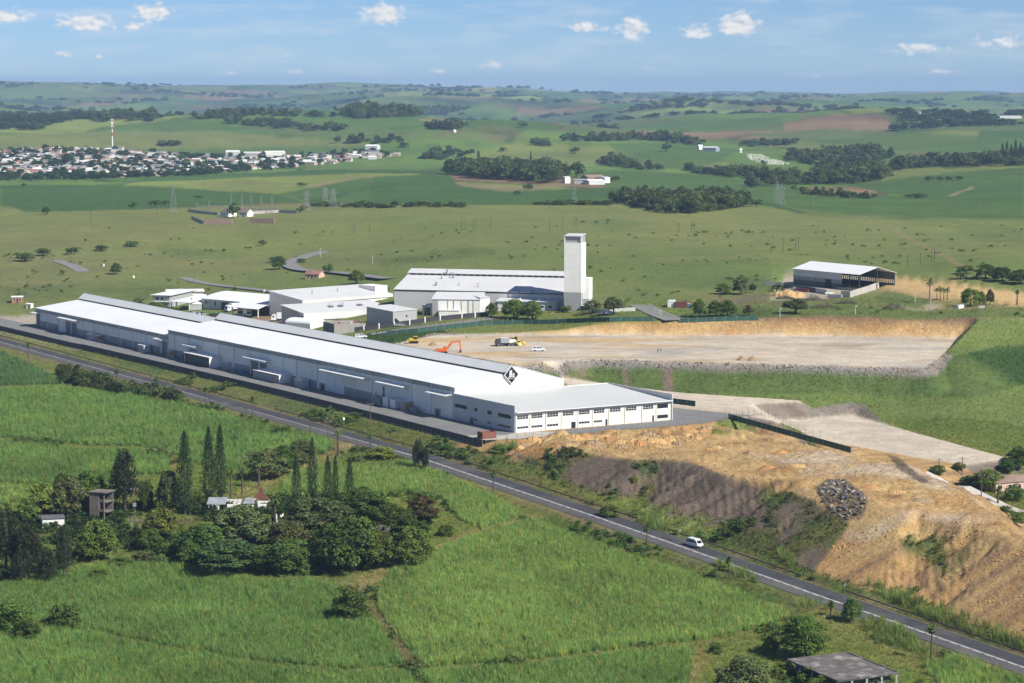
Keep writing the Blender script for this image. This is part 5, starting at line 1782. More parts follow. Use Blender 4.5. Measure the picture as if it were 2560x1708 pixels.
# ------------------------------------------------------------------ woods that read as one mass
WOODS = [
    ([(1020, 400), (1060, 394), (1160, 390), (1260, 394), (1298, 410), (1250, 424), (1180, 416), (1100, 411)], 11, 19, 11, 'dark wood in front of the old farm buildings'),
    ([(1398, 461), (1500, 456), (1620, 458), (1700, 460), (1718, 474), (1640, 486), (1560, 492), (1500, 487)], 7, 13, 8, 'rounded dark wood on the edge of the cane right of centre'),
    ([(1790, 364), (1850, 352), (1930, 354), (2000, 348), (2050, 362), (2000, 374), (1990, 388), (1880, 384)], 9, 16, 15, 'dark wood on the knoll behind the cemetery'),
    ([(1880, 400), (1960, 390), (2040, 394), (2035, 412), (1960, 424), (1840, 424), (1720, 432), (1715, 426), (1830, 416)], 9, 16, 14, 'dark wood along the valley at right'),
    ([(1560, 389), (1640, 396), (1700, 399), (1830, 408), (1820, 416), (1700, 411), (1600, 399)], 7, 13, 13, 'belt of trees below the cemetery'),
    ([(2040, 383), (2130, 366), (2200, 372), (2350, 360), (2420, 360), (2420, 380), (2350, 380), (2200, 386), (2130, 384), (2045, 393)], 9, 17, 15, 'dark wood running out to the right edge'),
    ([(1820, 437), (1880, 446), (1990, 453), (2045, 456), (1990, 458), (1850, 447)], 4, 8, 9, 'low hedge of trees below the valley wood'),
    ([(1280, 323), (1340, 319), (1480, 316), (1560, 316), (1620, 326), (1600, 336), (1560, 331), (1480, 323), (1340, 327)], 9, 15, 16, 'tree belt along the foot of the far green hill'),
    ([(1366, 377), (1400, 368), (1440, 374), (1500, 387), (1522, 394), (1470, 391), (1400, 383)], 8, 14, 13, 'tree belt in the cane behind the old farm'),
    ([(1222, 326), (1270, 331), (1260, 337), (1225, 334)], 8, 13, 13, 'small clump of trees below the ploughed slope'),
    ([(985, 350), (1030, 345), (1100, 350), (1050, 362), (1000, 368), (960, 366)], 6, 12, 14, 'scattered trees at the right end of the township'),
    ([(975, 297), (1010, 293), (1050, 291), (1085, 287), (1050, 299), (1000, 299)], 12, 20, 14, 'trees round the farmstead on the far hill'),
    ([(750, 266), (840, 252), (930, 249), (1020, 251), (1085, 249), (1030, 263), (900, 272), (800, 274)], 13, 22, 19, 'big dark wood on the crest of the far hill'),
    ([(435, 273), (500, 263), (600, 259), (700, 263), (760, 269), (700, 270), (600, 265), (480, 274)], 9, 15, 17, 'tree belt along the skyline of the left hill'),
    ([(495, 282), (560, 277), (640, 284), (700, 291), (800, 291), (780, 302), (700, 302), (620, 294)], 9, 15, 16, 'wood on the slope of the left hill'),
    ([(700, 323), (760, 327), (830, 323), (925, 319), (920, 329), (800, 331)], 9, 15, 15, 'wood in the hollow below the left hill'),
    ([(150, 263), (220, 271), (300, 269), (400, 271), (350, 279), (230, 281)], 12, 22, 22, 'long wood far behind the mast'),
    ([(365, 331), (415, 331), (410, 336), (370, 336)], 6, 10, 13, 'small clump of trees right of the mast'),
    ([(1700, 330), (1760, 328), (1830, 325), (1830, 332), (1760, 337), (1700, 338)], 8, 12, 14, 'tree belt above the cemetery'),
    ([(720, 471), (900, 474), (1060, 471), (1060, 475), (900, 478), (720, 475)], 3, 5, 12, 'low hedge along the far edge of the grass ridge'),
    ([(1230, 467), (1400, 468), (1400, 472), (1230, 471)], 3, 5, 9, 'low hedge left of the rounded wood'),
    ([(130, 853), (180, 862), (260, 884), (340, 903), (425, 914), (400, 924), (300, 908), (200, 893), (150, 880)], 3, 5.5, 2.4, 'dark green thicket along the road in front of the warehouse'),
]
gw = np.random.default_rng(21)
for poly, h0, h1, sp, lb in WOODS:
    q = np.array([P(*p) for p in poly])
    x0, y0 = q[:, :2].min(0)
    x1, y1 = q[:, :2].max(0)
    n = min(60000, int((x1 - x0) * (y1 - y0) / (sp * sp) * 1.6) + 10)
    x, y = x0 + (x1 - x0) * gw.random(n), y0 + (y1 - y0) * gw.random(n)
    z = Hq(x, y)
    uu, vv = proj(x, y, z)
    m = inpoly(uu, vv, poly)
    x, y, z = x[m], y[m], z[m]
    n = len(x)
    if n == 0:
        continue
    if n > 900:
        x, y, z, n = x[:900], y[:900], z[:900], 900
    h = 0.85 * (h0 * 0.7 + (h1 * 1.15 - h0 * 0.7) * gw.random(n) ** 1.5)
    wdt = np.maximum(h * (0.7 + 0.5 * gw.random(n)), sp * 0.75)
    colr = np.array([0.092, 0.130, 0.040])[None] * (0.55 + 0.85 * gw.random(n))[:, None] * (1 + np.array([0.25, 0, -0.1])[None] * (gw.random(n) - 0.3)[:, None])
    scatter('woodland', lb, np.stack([x, y, z - 0.3], 1), np.stack([wdt, wdt, h], 1), colr, FARTREE, 0.04)
# far countryside: hedgerows and copses nobody could count
n = 52000
yy = np.exp(np.log(4300) + (np.log(15000) - np.log(4300)) * gw.random(n))
aa = AZ[10] + (AZ[-10] - AZ[10]) * gw.random(n)
xx = aa * yy
cl = fbm(xx / 330, yy / 210, 171, 4)
ok = (cl > 0.36)
xx, yy = xx[ok][:4200], yy[ok][:4200]
hh = (4 + 7 * gw.random(len(xx))) * (1 + yy / 16000)
scatter('woodland', 'hedgerows and copses scattered over the distant hills', np.stack([xx, yy, Hq(xx, yy) - .5], 1), np.stack([hh * 1.8, hh * 1.8, hh], 1),
        np.array([0.06, 0.092, 0.036])[None] * (0.7 + 0.6 * gw.random(len(xx)))[:, None], FARTREE)

# ------------------------------------------------------------------ grove in the foreground: every tree on its own
GV = 'trees of the foreground grove'
for u, vb, vt, w, lb in [(425, 1182, 994, 52, 'tall dark columnar conifer, leftmost of the three tallest'), (480, 1158, 984, 46, 'tall dark columnar conifer, middle of the three tallest'), (506, 1150, 979, 38, 'tall slim conifer, rightmost of the three tallest'),
                          (680, 1152, 1052, 32, 'short dark conifer, leftmost of five beside the dirt track'), (717, 1150, 1008, 34, 'highest conifer of the five beside the dirt track'), (753, 1157, 1048, 30, 'dark conifer in the middle of the five by the track'),
                          (770, 1146, 1047, 22, 'slim conifer touching its left neighbour by the track'), (803, 1148, 1058, 32, 'lone conifer at the right end of the row of five')]:
    tree(u, vb, vt, w, 'araucaria', 'leaf_pine', lb, 'dark conifers of the grove')
for u, vb, vt, w, lb in [(287, 1178, 1036, 92, 'large dark feathery casuarina behind the ruined stair tower'), (14, 1312, 1160, 104, 'large dark casuarina at the left edge'), (66, 1324, 1190, 76, 'dark casuarina in front of the small pale house'),
                          (147, 1330, 1198, 46, 'slender casuarina right of the small pale house'), (108, 1338, 1262, 66, 'low casuarina at the front of the left clump'), (50, 1340, 1255, 60, 'low dark casuarina at the front left corner'),
                          (960, 1078, 1006, 34, 'tall dark casuarina standing at the road edge'), (977, 1080, 1026, 20, 'small dark casuarina beside the taller one at the road edge')]:
    tree(u, vb, vt, w, 'feather', 'leaf_casuarina', lb, 'casuarinas of the grove')
for u, vb, vt, w, kind, m, lb in [
    (95, 1192, 1106, 78, 'round', 'leaf_bright', 'yellow green round tree above the small pale house'), (66, 1200, 1140, 50, 'round', 'leaf_mid', 'green tree left of the yellow green one'), (160, 1190, 1096, 88, 'round', 'leaf_olive', 'grey green tree left of the ruined stair tower'),
    (205, 1172, 1082, 84, 'round', 'leaf_mid', 'dark green tree behind the ruined stair tower'), (150, 1165, 1085, 60, 'round', 'leaf_dark', 'dark tree behind the grey green one'), (385, 1178, 1078, 58, 'round', 'leaf_olive', 'grey green tree left of the tallest conifers'),
    (338, 1176, 1100, 40, 'feather', 'leaf_dark', 'narrow dark tree right of the large casuarina'), (225, 1286, 1194, 92, 'round', 'leaf_mid', 'fresh green bushy tree in front of the stair tower'), (372, 1246, 1165, 88, 'umbrella', 'leaf_bright', 'light green flat topped tree in front of the bare yard'),
    (345, 1262, 1212, 66, 'round', 'leaf_dark', 'small dark tree under the light flat topped one'), (556, 1266, 1160, 152, 'umbrella', 'leaf_olive', 'large olive flat topped tree in front of the ruined white house'), (470, 1284, 1203, 112, 'round', 'leaf_dark', 'dark tree left of the large olive one'),
    (520, 1314, 1240, 168, 'umbrella', 'leaf_blue', 'broad blue green tree at the front of the grove'), (600, 1312, 1250, 100, 'round', 'leaf_dark', 'dark bushy tree right of the broad blue green one'), (440, 1295, 1240, 70, 'round', 'leaf_mid', 'green tree at the left front of the grove'),
    (726, 1236, 1144, 172, 'round', 'leaf_olive', 'broad olive tree below the row of five conifers'), (655, 1266, 1196, 112, 'round', 'leaf_olive', 'grey olive tree right of the ruined white house'), (826, 1206, 1120, 148, 'umbrella', 'leaf_dark', 'dark spreading tree behind the lone conifer'),
    (898, 1228, 1158, 116, 'umbrella', 'leaf_dark', 'dark spreading tree on the field side of the grove'), (812, 1314, 1184, 134, 'round', 'leaf_dark', 'largest dark tree at the front right of the grove'), (672, 1312, 1236, 134, 'round', 'leaf_dark', 'dark round tree at the front middle of the grove'),
    (760, 1270, 1200, 90, 'round', 'leaf_mid', 'green tree in the heart of the grove'), (868, 1304, 1214, 92, 'round', 'leaf_mid', 'green tree right of the largest dark one'), (946, 1300, 1210, 96, 'round', 'leaf_mid', 'dense round tree with bare pale trunk beside the path'),
    (972, 1204, 1138, 74, 'umbrella', 'leaf_brown', 'brownish flat topped tree at the edge of the cane'), (612, 1098, 1030, 96, 'round', 'leaf_olive', 'olive tree behind the dirt track'), (648, 1090, 1022, 76, 'round', 'leaf_mid', 'green tree behind the dirt track'),
    (694, 1066, 1008, 68, 'round', 'leaf_olive', 'olive tree at the upper end of the dirt track'), (1842, 1512, 1412, 118, 'round', 'leaf_mid', 'large round tree above the concrete ruin'), (1707, 1602, 1504, 128, 'round', 'leaf_olive', 'grey green tree cut by the bottom edge'),
    (1954, 1428, 1371, 50, 'round', 'leaf_mid', 'small round tree with thin trunk at the road edge'), (2268, 1125, 1078, 78, 'round', 'leaf_mid', 'green tree in the garden of the pink house'), (2338, 1075, 1025, 62, 'round', 'leaf_dark', 'dark tree at the right edge above the pink house'),
    (2225, 1118, 1092, 50, 'round', 'leaf_dark', 'dark garden tree left of the pink house'), (2310, 1085, 1055, 44, 'round', 'leaf_dark', 'dark tree behind the pink house')]:
    tree(u, vb, vt, w, kind, m, lb, GV if u < 1100 else None, bark='bark_pale' if u in (946, 1954) else 'bark')
for u, vb, vt, w, m, lb in [
    (810, 1420, 1350, 92, 'leaf_dark', 'big dark round bush at the meeting of the cane paths'), (145, 1440, 1378, 86, 'leaf_dark', 'dark bush right of the left edge among the cane'), (30, 1448, 1380, 100, 'leaf_mid', 'dark green bush at the lower left edge'), (60, 1470, 1420, 70, 'leaf_dark', 'low bush below the lower left one'),
    (1765, 1502, 1454, 42, 'leaf_bright', 'light green bush left of the large round tree'), (1644, 1500, 1471, 34, 'leaf_mid', 'small bush beside the path at bottom right'), (1024, 1230, 1203, 40, 'leaf_mid', 'green bush on the grass right of the grove'), (965, 1222, 1194, 54, 'leaf_dark', 'low dark bush under the brownish tree'),
    (878, 1052, 1022, 68, 'leaf_bright', 'bright green bush beside the road at the junction'), (815, 1058, 1040, 36, 'leaf_olive', 'small olive bush at the track junction'), (645, 996, 976, 50, 'leaf_mid', 'round bush in the cane near the road'), (1400, 1186, 1158, 52, 'leaf_mid', 'dark green bush beside the guard rail below the brown slope'),
    (1455, 1108, 1090, 20, 'leaf_bright', 'small bright shrub on the brown slope'), (1665, 1310, 1288, 30, 'leaf_bright', 'bright shrub left of the road beside the cane'), (700, 1320, 1290, 40, 'leaf_mid', 'bush in front of the grove by the cane'), (560, 1315, 1290, 46, 'leaf_dark', 'bush in front of the broad blue green tree'),
    (280, 1300, 1275, 60, 'leaf_bright', 'bright scrub in the clearing'), (330, 1285, 1262, 60, 'leaf_olive', 'grey scrub in the clearing'), (390, 1275, 1245, 56, 'leaf_mid', 'green scrub beside the clearing'), (230, 1325, 1305, 50, 'leaf_bright', 'light green shrub at the front of the clearing'),
    (1830, 1506, 1485, 30, 'leaf_bright', 'yellow green shrub under the large round tree'), (1900, 1545, 1518, 38, 'leaf_olive', 'shrub growing on the roof edge of the ruin'), (1985, 1590, 1545, 90, 'leaf_olive', 'yellow green bush in front of the ruin'), (1880, 1600, 1550, 80, 'leaf_mid', 'bush at the bottom edge left of the ruin front'),
    (1862, 1572, 1528, 70, 'leaf_mid', 'green bush against the left side of the ruin'), (1925, 1590, 1556, 70, 'leaf_olive', 'olive bush below the ruin front edge'), (2030, 1586, 1552, 60, 'leaf_mid', 'green bush at the right front of the ruin'), (1800, 1548, 1518, 50, 'leaf_bright', 'light bush left of the ruin roof'),
    (2330, 1150, 1110, 52, 'leaf_mid', 'garden bush in front of the pink house'), (2310, 1180, 1158, 38, 'leaf_dark', 'dark bush below the driveway'), (2335, 1205, 1172, 44, 'leaf_mid', 'bush at the right edge below the driveway'), (2200, 1078, 1060, 34, 'leaf_olive', 'grey shrub beside the driveway gate'),
    (2150, 1088, 1066, 40, 'leaf_mid', 'shrub at the end of the tipped earth'), (1150, 1038, 1018, 60, 'leaf_bright', 'yellow green shrub beside the red skip')]:
    tree(u, vb, vt, w, 'bush', m, lb, None)
# bare branches
def bare_tree(u, vb, vt, label, seed):
    p = P(u, vb)
    h = (vb - vt) / ppm(p)
    gr = random.Random(seed)
    t = thing('bare_tree', label, 'tree', p)
    def limb(a, d, ln, r, lev, mb):
        b = a + d * ln
        mb.tube(a, b, r, r * 0.65, 5)
        if lev:
            for _ in range(3):
                dd = (d + Vector((gr.uniform(-.8, .8), gr.uniform(-.8, .8), gr.uniform(0.0, .5)))).normalized()
                limb(b, dd, ln * gr.uniform(.6, .8), r * .6, lev - 1, mb)
    mb = MB()
    limb(Vector((0, 0, -.2)), Vector((0.05, 0, 1)), h * .36, h * 0.03, 4, mb)
    mb.build('branches', 'bark_pale', t)
bare_tree(305, 1240, 1180, 'leafless grey tree beside the bare yard', 3)
bare_tree(872, 1290, 1205, 'leafless pale tree rising through the front of the grove', 5)
# palms and thin roadside palms
for u, vb, vt, lb, kind, fat in [
    (776, 1047, 986, 'thick date palm beside the dirt track junction', 'date', 1.6), (595, 1120, 1054, 'date palm beside the dirt track', 'date', 1.5), (530, 1146, 1080, 'left of two palms behind the ruined white house', 'date', 1.2), (556, 1137, 1074, 'right of two palms behind the ruined white house', 'date', 1.2),
    (632, 1218, 1134, 'palm in front of the ruined white house', 'date', 1.2), (65, 832, 787, 'thin roadside palm at the left edge of the road', 'fan', .7), (268.6, 890, 848, 'thin roadside palm over the dark thicket', 'fan', .7), (360, 906, 865, 'thin roadside palm next to the tall pole', 'fan', .7),
    (472, 930, 890, 'thin roadside palm below the left warehouse', 'fan', .7), (579, 961, 911, 'thin roadside palm opposite the white lean-to store', 'fan', .7), (713, 998, 951, 'thin roadside palm opposite the long canopy', 'fan', .7), (850, 1039, 993, 'leaning thin palm beside the junction', 'fan', .7),
    (971, 1078, 1034, 'thin palm in front of the roadside casuarina', 'fan', .7), (1132, 1131, 1082, 'thin roadside palm between casuarina and cane field', 'fan', .7), (1484, 1250, 1206, 'thin roadside palm left of the white minibus', 'fan', .7), (1673, 1327, 1279, 'thin roadside palm right of the white minibus', 'fan', .7),
    (1907, 1414, 1384, 'short roadside palm left of the small round tree', 'fan', .7), (2137, 1517, 1433, 'tall thin palm at the roadside in the bottom right', 'fan', .9), (160, 873, 834, 'thin leaning palm over the thicket at left', 'fan', .7),
    (2134, 697, 640, 'tall royal palm on the yellow earth platform', 'royal', 1.4), (2334, 699, 667, 'shaggy palm at the right edge of the yellow platform', 'fan', 1.2), (2150, 690, 661, 'small thin palm, first of the group on the platform', 'date', .7), (2158, 693, 660, 'small thin palm, second of the group on the platform', 'date', .7),
    (2166, 690, 663, 'small thin palm, third of the group on the platform', 'date', .7), (2174, 689, 662, 'small thin palm, fourth of the group on the platform', 'date', .7), (2290, 1160, 1118, 'palm in front of the pink house', 'date', 1.2)]:
    palm(u, vb, vt, lb, kind, 'palms' if kind != 'royal' else None, lean=0.12 if u in (850, 160) else 0.0, fat=fat)
# ------------------------------------------------------------------ single trees of the plain and hills
MID = [(58, 600, 578, 50, 'dark'), (100, 588, 568, 42, 'dark'), (165, 584, 566, 34, 'dark'), (266, 630, 603, 28, 'mid'), (300, 566, 552, 40, 'mid'), (232, 576, 562, 36, 'dark'), (142, 632, 618, 14, 'dark'), (605, 563, 550, 22, 'olive'), (640, 618, 588, 36, 'dark'), (636, 602, 588, 40, 'dark'),
       (755, 628, 604, 30, 'dark'), (818, 651, 619, 40, 'mid'), (690, 604, 592, 24, 'dark'), (1128, 728, 695, 30, 'mid'), (1180, 732, 686, 60, 'mid'), (1222, 734, 690, 52, 'mid'), (1300, 717, 700, 30, 'mid'), (1350, 716, 698, 20, 'dark'), (1408, 722, 682, 50, 'olive'), (1360, 720, 688, 44, 'olive'),
       (1605, 728, 686, 32, 'mid'), (1642, 727, 690, 40, 'mid'), (1670, 726, 688, 42, 'mid'), (1720, 724, 700, 28, 'brown'), (1700, 676, 632, 40, 'olive'), (1660, 676, 650, 40, 'mid'), (1728, 672, 648, 20, 'dark'), (1782, 672, 650, 34, 'olive'), (1826, 720, 685, 60, 'olive'), (2226, 704, 661, 44, 'bright'), (2248, 702, 668, 30, 'mid'), (2272, 700, 664, 20, 'brown'),
       (2216, 628, 608, 46, 'dark'), (2262, 640, 606, 50, 'dark'), (2300, 646, 612, 48, 'dark'), (2340, 652, 618, 50, 'dark'), (2205, 640, 622, 30, 'dark'), (1322, 408, 370, 42, 'dark'), (1212, 437, 420, 26, 'dark'), (1188, 448, 437, 22, 'dark'), (1412, 417, 402, 24, 'dark'), (1850, 445, 430, 26, 'mid'),
       (2133, 416, 403, 22, 'dark'), (2156, 416, 404, 20, 'dark'), (2177, 415, 404, 20, 'dark'), (2200, 414, 403, 24, 'dark'), (2102, 455, 443, 52, 'dark'), (1530, 348, 327, 26, 'dark'), (1320, 352, 336, 26, 'dark'), (1155, 347, 338, 24, 'dark'), (928, 338, 325, 24, 'dark'), (1200, 293, 278, 26, 'dark'), (1752, 380, 366, 16, 'dark'), (2095, 376, 362, 22, 'dark'),
       (355, 473, 458, 30, 'dark'), (380, 470, 460, 24, 'dark'), (305, 478, 464, 22, 'dark'), (108, 492, 474, 28, 'dark'), (460, 456, 448, 18, 'dark'), (452, 455, 449, 16, 'dark'), (692, 428, 418, 26, 'dark'), (820, 472, 462, 20, 'dark'), (1735, 474, 456, 34, 'mid'), (535, 500, 466, 32, 'dark'), (690, 487, 475, 24, 'dark'), (55, 430, 420, 16, 'dark'), (320, 695, 683, 30, 'olive'),
       (700, 480, 470, 22, 'olive'), (1060, 476, 468, 30, 'dark'), (1010, 476, 469, 22, 'dark'), (2300, 372, 330, 14, 'pine'), (2310, 373, 326, 14, 'pine'), (2320, 373, 333, 13, 'pine'), (2330, 374, 322, 15, 'pine'), (2342, 374, 328, 14, 'pine'), (2352, 374, 335, 14, 'pine'),
       (1098, 392, 346, 14, 'pine'), (1218, 388, 348, 9, 'pine'), (418, 372, 350, 20, 'dark'), (355, 718, 692, 46, 'mid'), (385, 722, 702, 60, 'bright')]
MM = {'dark': 'leaf_dark', 'mid': 'leaf_mid', 'olive': 'leaf_olive', 'brown': 'leaf_brown', 'bright': 'leaf_bright', 'pine': 'leaf_pine'}
NEAR_OF = [(0, 480, 0, 470, 'below the township'), (0, 900, 470, 660, 'on the grass plain behind the depot'), (300, 700, 660, 800, 'beside the depot'), (1080, 1450, 660, 760, 'in front of the factory hall'), (1450, 1800, 600, 760, 'near the entrance road'), (1800, 2400, 590, 760, 'near the grey shed and yellow platform'),
           (1280, 1450, 300, 480, 'beside the old farm buildings'), (2060, 2400, 300, 480, 'in the cane at the right edge')]
_cnt = {}
for u, vb, vt, w, c in MID:
    where = next((t for a, b, d, e, t in NEAR_OF if a <= u < b and d <= vb < e), 'on the distant green fields')
    ad = {'dark': 'dark green', 'mid': 'green', 'olive': 'grey green', 'brown': 'brownish', 'bright': 'bright green', 'pine': 'dark pointed'}[c]
    size = 'wide' if w > 1.6 * (vb - vt) else ('tall' if vb - vt > 34 else ('small' if vb - vt < 16 else 'rounded'))
    key = f'{size} {ad} tree {where}'
    kind = 'araucaria' if c == 'pine' else ('round' if vb > 590 and vb - vt > 24 else 'far')
    if u in (1408, 1360, 1826):
        kind = 'umbrella'
    t = tree(u, vb, vt, w, kind, MM[c], key, 'single trees ' + where)
    _cnt.setdefault(key, []).append((u, t))
ORD = ['leftmost', 'second from left', 'third from left', 'fourth from left', 'fifth from left', 'sixth from left', 'seventh from left', 'eighth from left', 'ninth from left', 'tenth from left']
for key, lst in _cnt.items():
    if len(lst) > 1:
        lst.sort(key=lambda q: q[0])
        for i, (u, t) in enumerate(lst):
            t['label'] = key + ', ' + (ORD[i] if i < len(lst) - 1 else 'rightmost')
# ------------------------------------------------------------------ other buildings
class Bld:
    """a building laid out from its two front corners on the ground: x along the front, y away from the viewer"""
    def __init__(s, name, label, cat, a, b, depth, ez=None, group=None):
        if ez is None:
            p, q = P(*a), P(*b)
            pa, pb = np.array(p[:2]), np.array(q[:2])
            s.zg = min(p.z, q.z)
        else:
            pa, pb = G(*a, ez), G(*b, ez)
            s.zg = min(H1(*pa), H1(*pb))
        d = pb - pa
        s.L = float(np.linalg.norm(d))
        s.D = depth
        s.ang = atan2(d[1], d[0])
        s.ez = None if ez is None else ez - s.zg
        s.r = thing(name, label, cat, (pa[0], pa[1], s.zg), s.ang, group)
    def box(s, name, m, *b):
        return MB().box(*b).build(name, m, s.r)
    def walls(s, h, h2=None, m='wall_white', x0=0.0, x1=None, y0=0.0, y1=None, t=0.25, front=True):
        """four walls; h at the front, h2 at the back"""
        x1 = s.L if x1 is None else x1
        y1 = s.D if y1 is None else y1
        h2 = h if h2 is None else h2
        if front:
            s.box('front_wall', m, x0, x1, y0, y0 + t, -3, h)
        s.box('rear_wall', m, x0, x1, y1 - t, y1, -3, h2)
        for xx in (x0, x1 - t):
            MB().px([(y0 + t, -3), (y1 - t, -3), (y1 - t, h2), (y0 + t, h)], xx, xx + t).build('side_wall', m, s.r)
    def mono(s, h, h2, m='roof_white', o=0.4, x0=0.0, x1=None, y0=0.0, y1=None, t=0.15):
        x1 = s.L if x1 is None else x1
        y1 = s.D if y1 is None else y1
        return MB().slab((x0 - o, y0 - o, h + t), (x1 + o, y0 - o, h + t), (x1 + o, y1 + o, h2 + t), (x0 - o, y1 + o, h2 + t), t).build('roof', m, s.r)
    def gable(s, h, hr, m='roof_white', wall='wall_white', o=0.4, x0=0.0, x1=None, y0=0.0, y1=None, t=0.14, ends=True):
        x1 = s.L if x1 is None else x1
        y1 = s.D if y1 is None else y1
        ym = (y0 + y1) / 2
        k = (hr - h) / (ym - y0)
        MB().slab((x0 - o, y0 - o, h - o * k + t), (x1 + o, y0 - o, h - o * k + t), (x1 + o, ym, hr + t), (x0 - o, ym, hr + t), t).build('roof', m, s.r)
        MB().slab((x0 - o, ym + .01, hr + t), (x1 + o, ym + .01, hr + t), (x1 + o, y1 + o, h - o * k + t), (x0 - o, y1 + o, h - o * k + t), t).build('roof', m, s.r)
        if ends:
            for xx in (x0, x1 - 0.25):
                MB().px([(y0 + .02, h + .01), (y1 - .02, h + .01), (ym, hr - 0.02)], xx, xx + .25).build('gable', wall, s.r)
    def curve(s, h, h2, m='roof_white', o=0.5, x0=0.0, x1=None, y0=0.0, y1=None, n=8, t=0.15):
        """roof curving up from a low front eave"""
        x1 = s.L if x1 is None else x1
        y1 = s.D if y1 is None else y1
        top = []
        for i in range(n + 1):
            f = i / n
            top.append((y0 - o + (y1 - y0 + 2 * o) * f, h + (h2 - h) * sin(f * pi / 2) + t))
        prof = top + [(y, z - t) for y, z in reversed(top)]
        return MB().px(prof, x0 - o, x1 + o).build('roof', m, s.r)
    def door(s, x0, x1, z1, m='door_grey', y=0.0, z0=0.05):
        return s.box('door', m, x0, x1, y - 0.08, y - 0.002, z0, z1)
    def win(s, x0, x1, z0, z1, y=0.0, fr='steel_white', bars=1):
        t = 0.08
        w = MB().box(x0 - t, x1 + t, y - .07, y - .002, z0 - t, z0).box(x0 - t, x1 + t, y - .07, y - .002, z1, z1 + t).box(x0 - t, x0, y - .065, y - .002, z0, z1).box(x1, x1 + t, y - .065, y - .002, z0, z1).build('window', fr, s.r)
        for i in range(bars):
            a, b = x0 + (x1 - x0) * i / bars, x0 + (x1 - x0) * (i + 1) / bars
            MB().box(a + .03, b - .03, y - .03, y - .003, z0 + .01, z1 - .01).build('pane', 'glass_dark', w)
        return w
    def cols(s, xs, y, h, m='wall_cream', r=0.22, z0=-2):
        for x in xs:
            s.box('column', m, x - r, x + r, y - r, y + r, z0, h)

# ---- factory hall with roof monitor
f = Bld('factory_hall', 'long white factory hall with roof monitor and small roof vents', 'factory', (904.5, 664.6), (1293, 673.2), 44, ez=20)
L_ = f.L
e = f.ez
f.walls(e - .05, e - .05, 'wall_plaster')
f.mono(e, e + 5.0, 'roof_factory', 0.3, y1=20)
f.box('monitor_gap_shade', 'gap_dark', 0.2, L_ - .2, 20.6, 20.8, e + 4.5, e + 6.1)  # dark strip painted for the shaded gap under the monitor roof
MB().slab((-.3, 20.3, e + 6.1), (L_ + .3, 20.3, e + 6.1), (L_ + .3, 26.5, e + 7.7), (-.3, 26.5, e + 7.7), 0.15).build('monitor_roof', 'roof_factory', f.r)
MB().slab((-.3, 26.55, e + 7.7), (L_ + .3, 26.55, e + 7.7), (L_ + .3, 44.3, e), (-.3, 44.3, e), 0.15).build('roof', 'roof_factory', f.r)
for xx in (0, L_ - .25):
    MB().px([(0.3, e), (43.7, e), (26.4, e + 7.4), (20.7, e + 5.9), (20.0, e + 4.8)], xx, xx + .25).build('gable', 'wall_white', f.r)
f.box('eave_gap', 'steel_dark', 0, L_, -.06, -.002, e - .7, e - .25)
n = 26
for i in range(n):
    x = 1 + (L_ - 2) * i / (n - 1)
    f.box('monitor_post', 'steel_white', x - .08, x + .08, 20.45, 20.58, e + 4.9, e + 6.0)
for x, y, h, k in ((18.5, 20.5, 2.6, 0.35), (20.4, 20.2, 1.2, .3), (22.6, 17.0, 2.2, .35), (17.5, 15.5, 1.7, .22), (17.8, 6, 1.5, .4), (28.5, 6, 1.6, .18), (37.6, 5, 1.9, .18), (64, -0.4, .6, .4), (58, -.4, .6, .4)):
    zz = e + max(0, y) * 0.25
    c = MB().tube((x, y, zz - .2), (x, y, zz + h), k, n=8).tube((x, y, zz + h + .1), (x, y, zz + h + .35), k * 1.5, k * 0.6, n=8)
    c.build('roof_vent', 'steel_grey', f.r)
FA = f.ang
# ---- tower
tb = P(1294.5, 715.5)
tw = thing('tower', 'tall pale rectangular tower at the end of the factory hall', 'tower', (tb.x, tb.y, tb.z), FA)
TK = ppm(tb)
TWd, TH = 40.5 / TK, (715.5 - 540.5) / TK
zb, zt = (715.5 - 671) / TK, TH - 3.2
MB().box(0.05, TWd - .05, 0.05, 8.2, -3, zb).build('base', 'wall_grey', tw)
sh = MB().box(0, TWd, 0, 8.3, zb + .02, zt).build('shaft', 'wall_white', tw)
for i in range(1, 4):
    MB().box(-.01, TWd + .01, -.02, 0.0, zb + (zt - zb) * i / 4 - .03, zb + (zt - zb) * i / 4 + .03).build('panel_joint', 'wall_plaster', sh)
MB().box(0.25, TWd - .25, 0.6, 8.0, zt + .02, TH - .35).build('shaded_recess', 'wall_grey', tw)  # grey stands in for the shade of the cap on this recess
for xx in (0.0, TWd - .35):
    MB().box(xx, xx + .35, 0.0, .35, zt + .02, TH - .35).build('corner_post', 'wall_white', tw)
MB().slab((-.12, -.2, TH - .1), (TWd + .12, -.2, TH - .1), (TWd + .12, 8.5, TH + .5), (-.12, 8.5, TH + .5), .25).build('cap', 'roof_factory', tw)
an = MB().box(TWd + .02, TWd + 2.8, 2.5, 9, 5.5, (715 - 638) / TK).build('annex', 'wall_white', tw)
MB().box(TWd + .02, TWd + 2.6, 2.6, 9, -3, 5.45).build('annex_base', 'wall_grey', tw)
MB().slab((TWd + .2, -1, 3.0), (TWd + 5.5, -1, 2.6), (TWd + 5.5, 6, 3.0), (TWd + .2, 6, 3.4), .15).build('canopy', 'steel_white', tw)
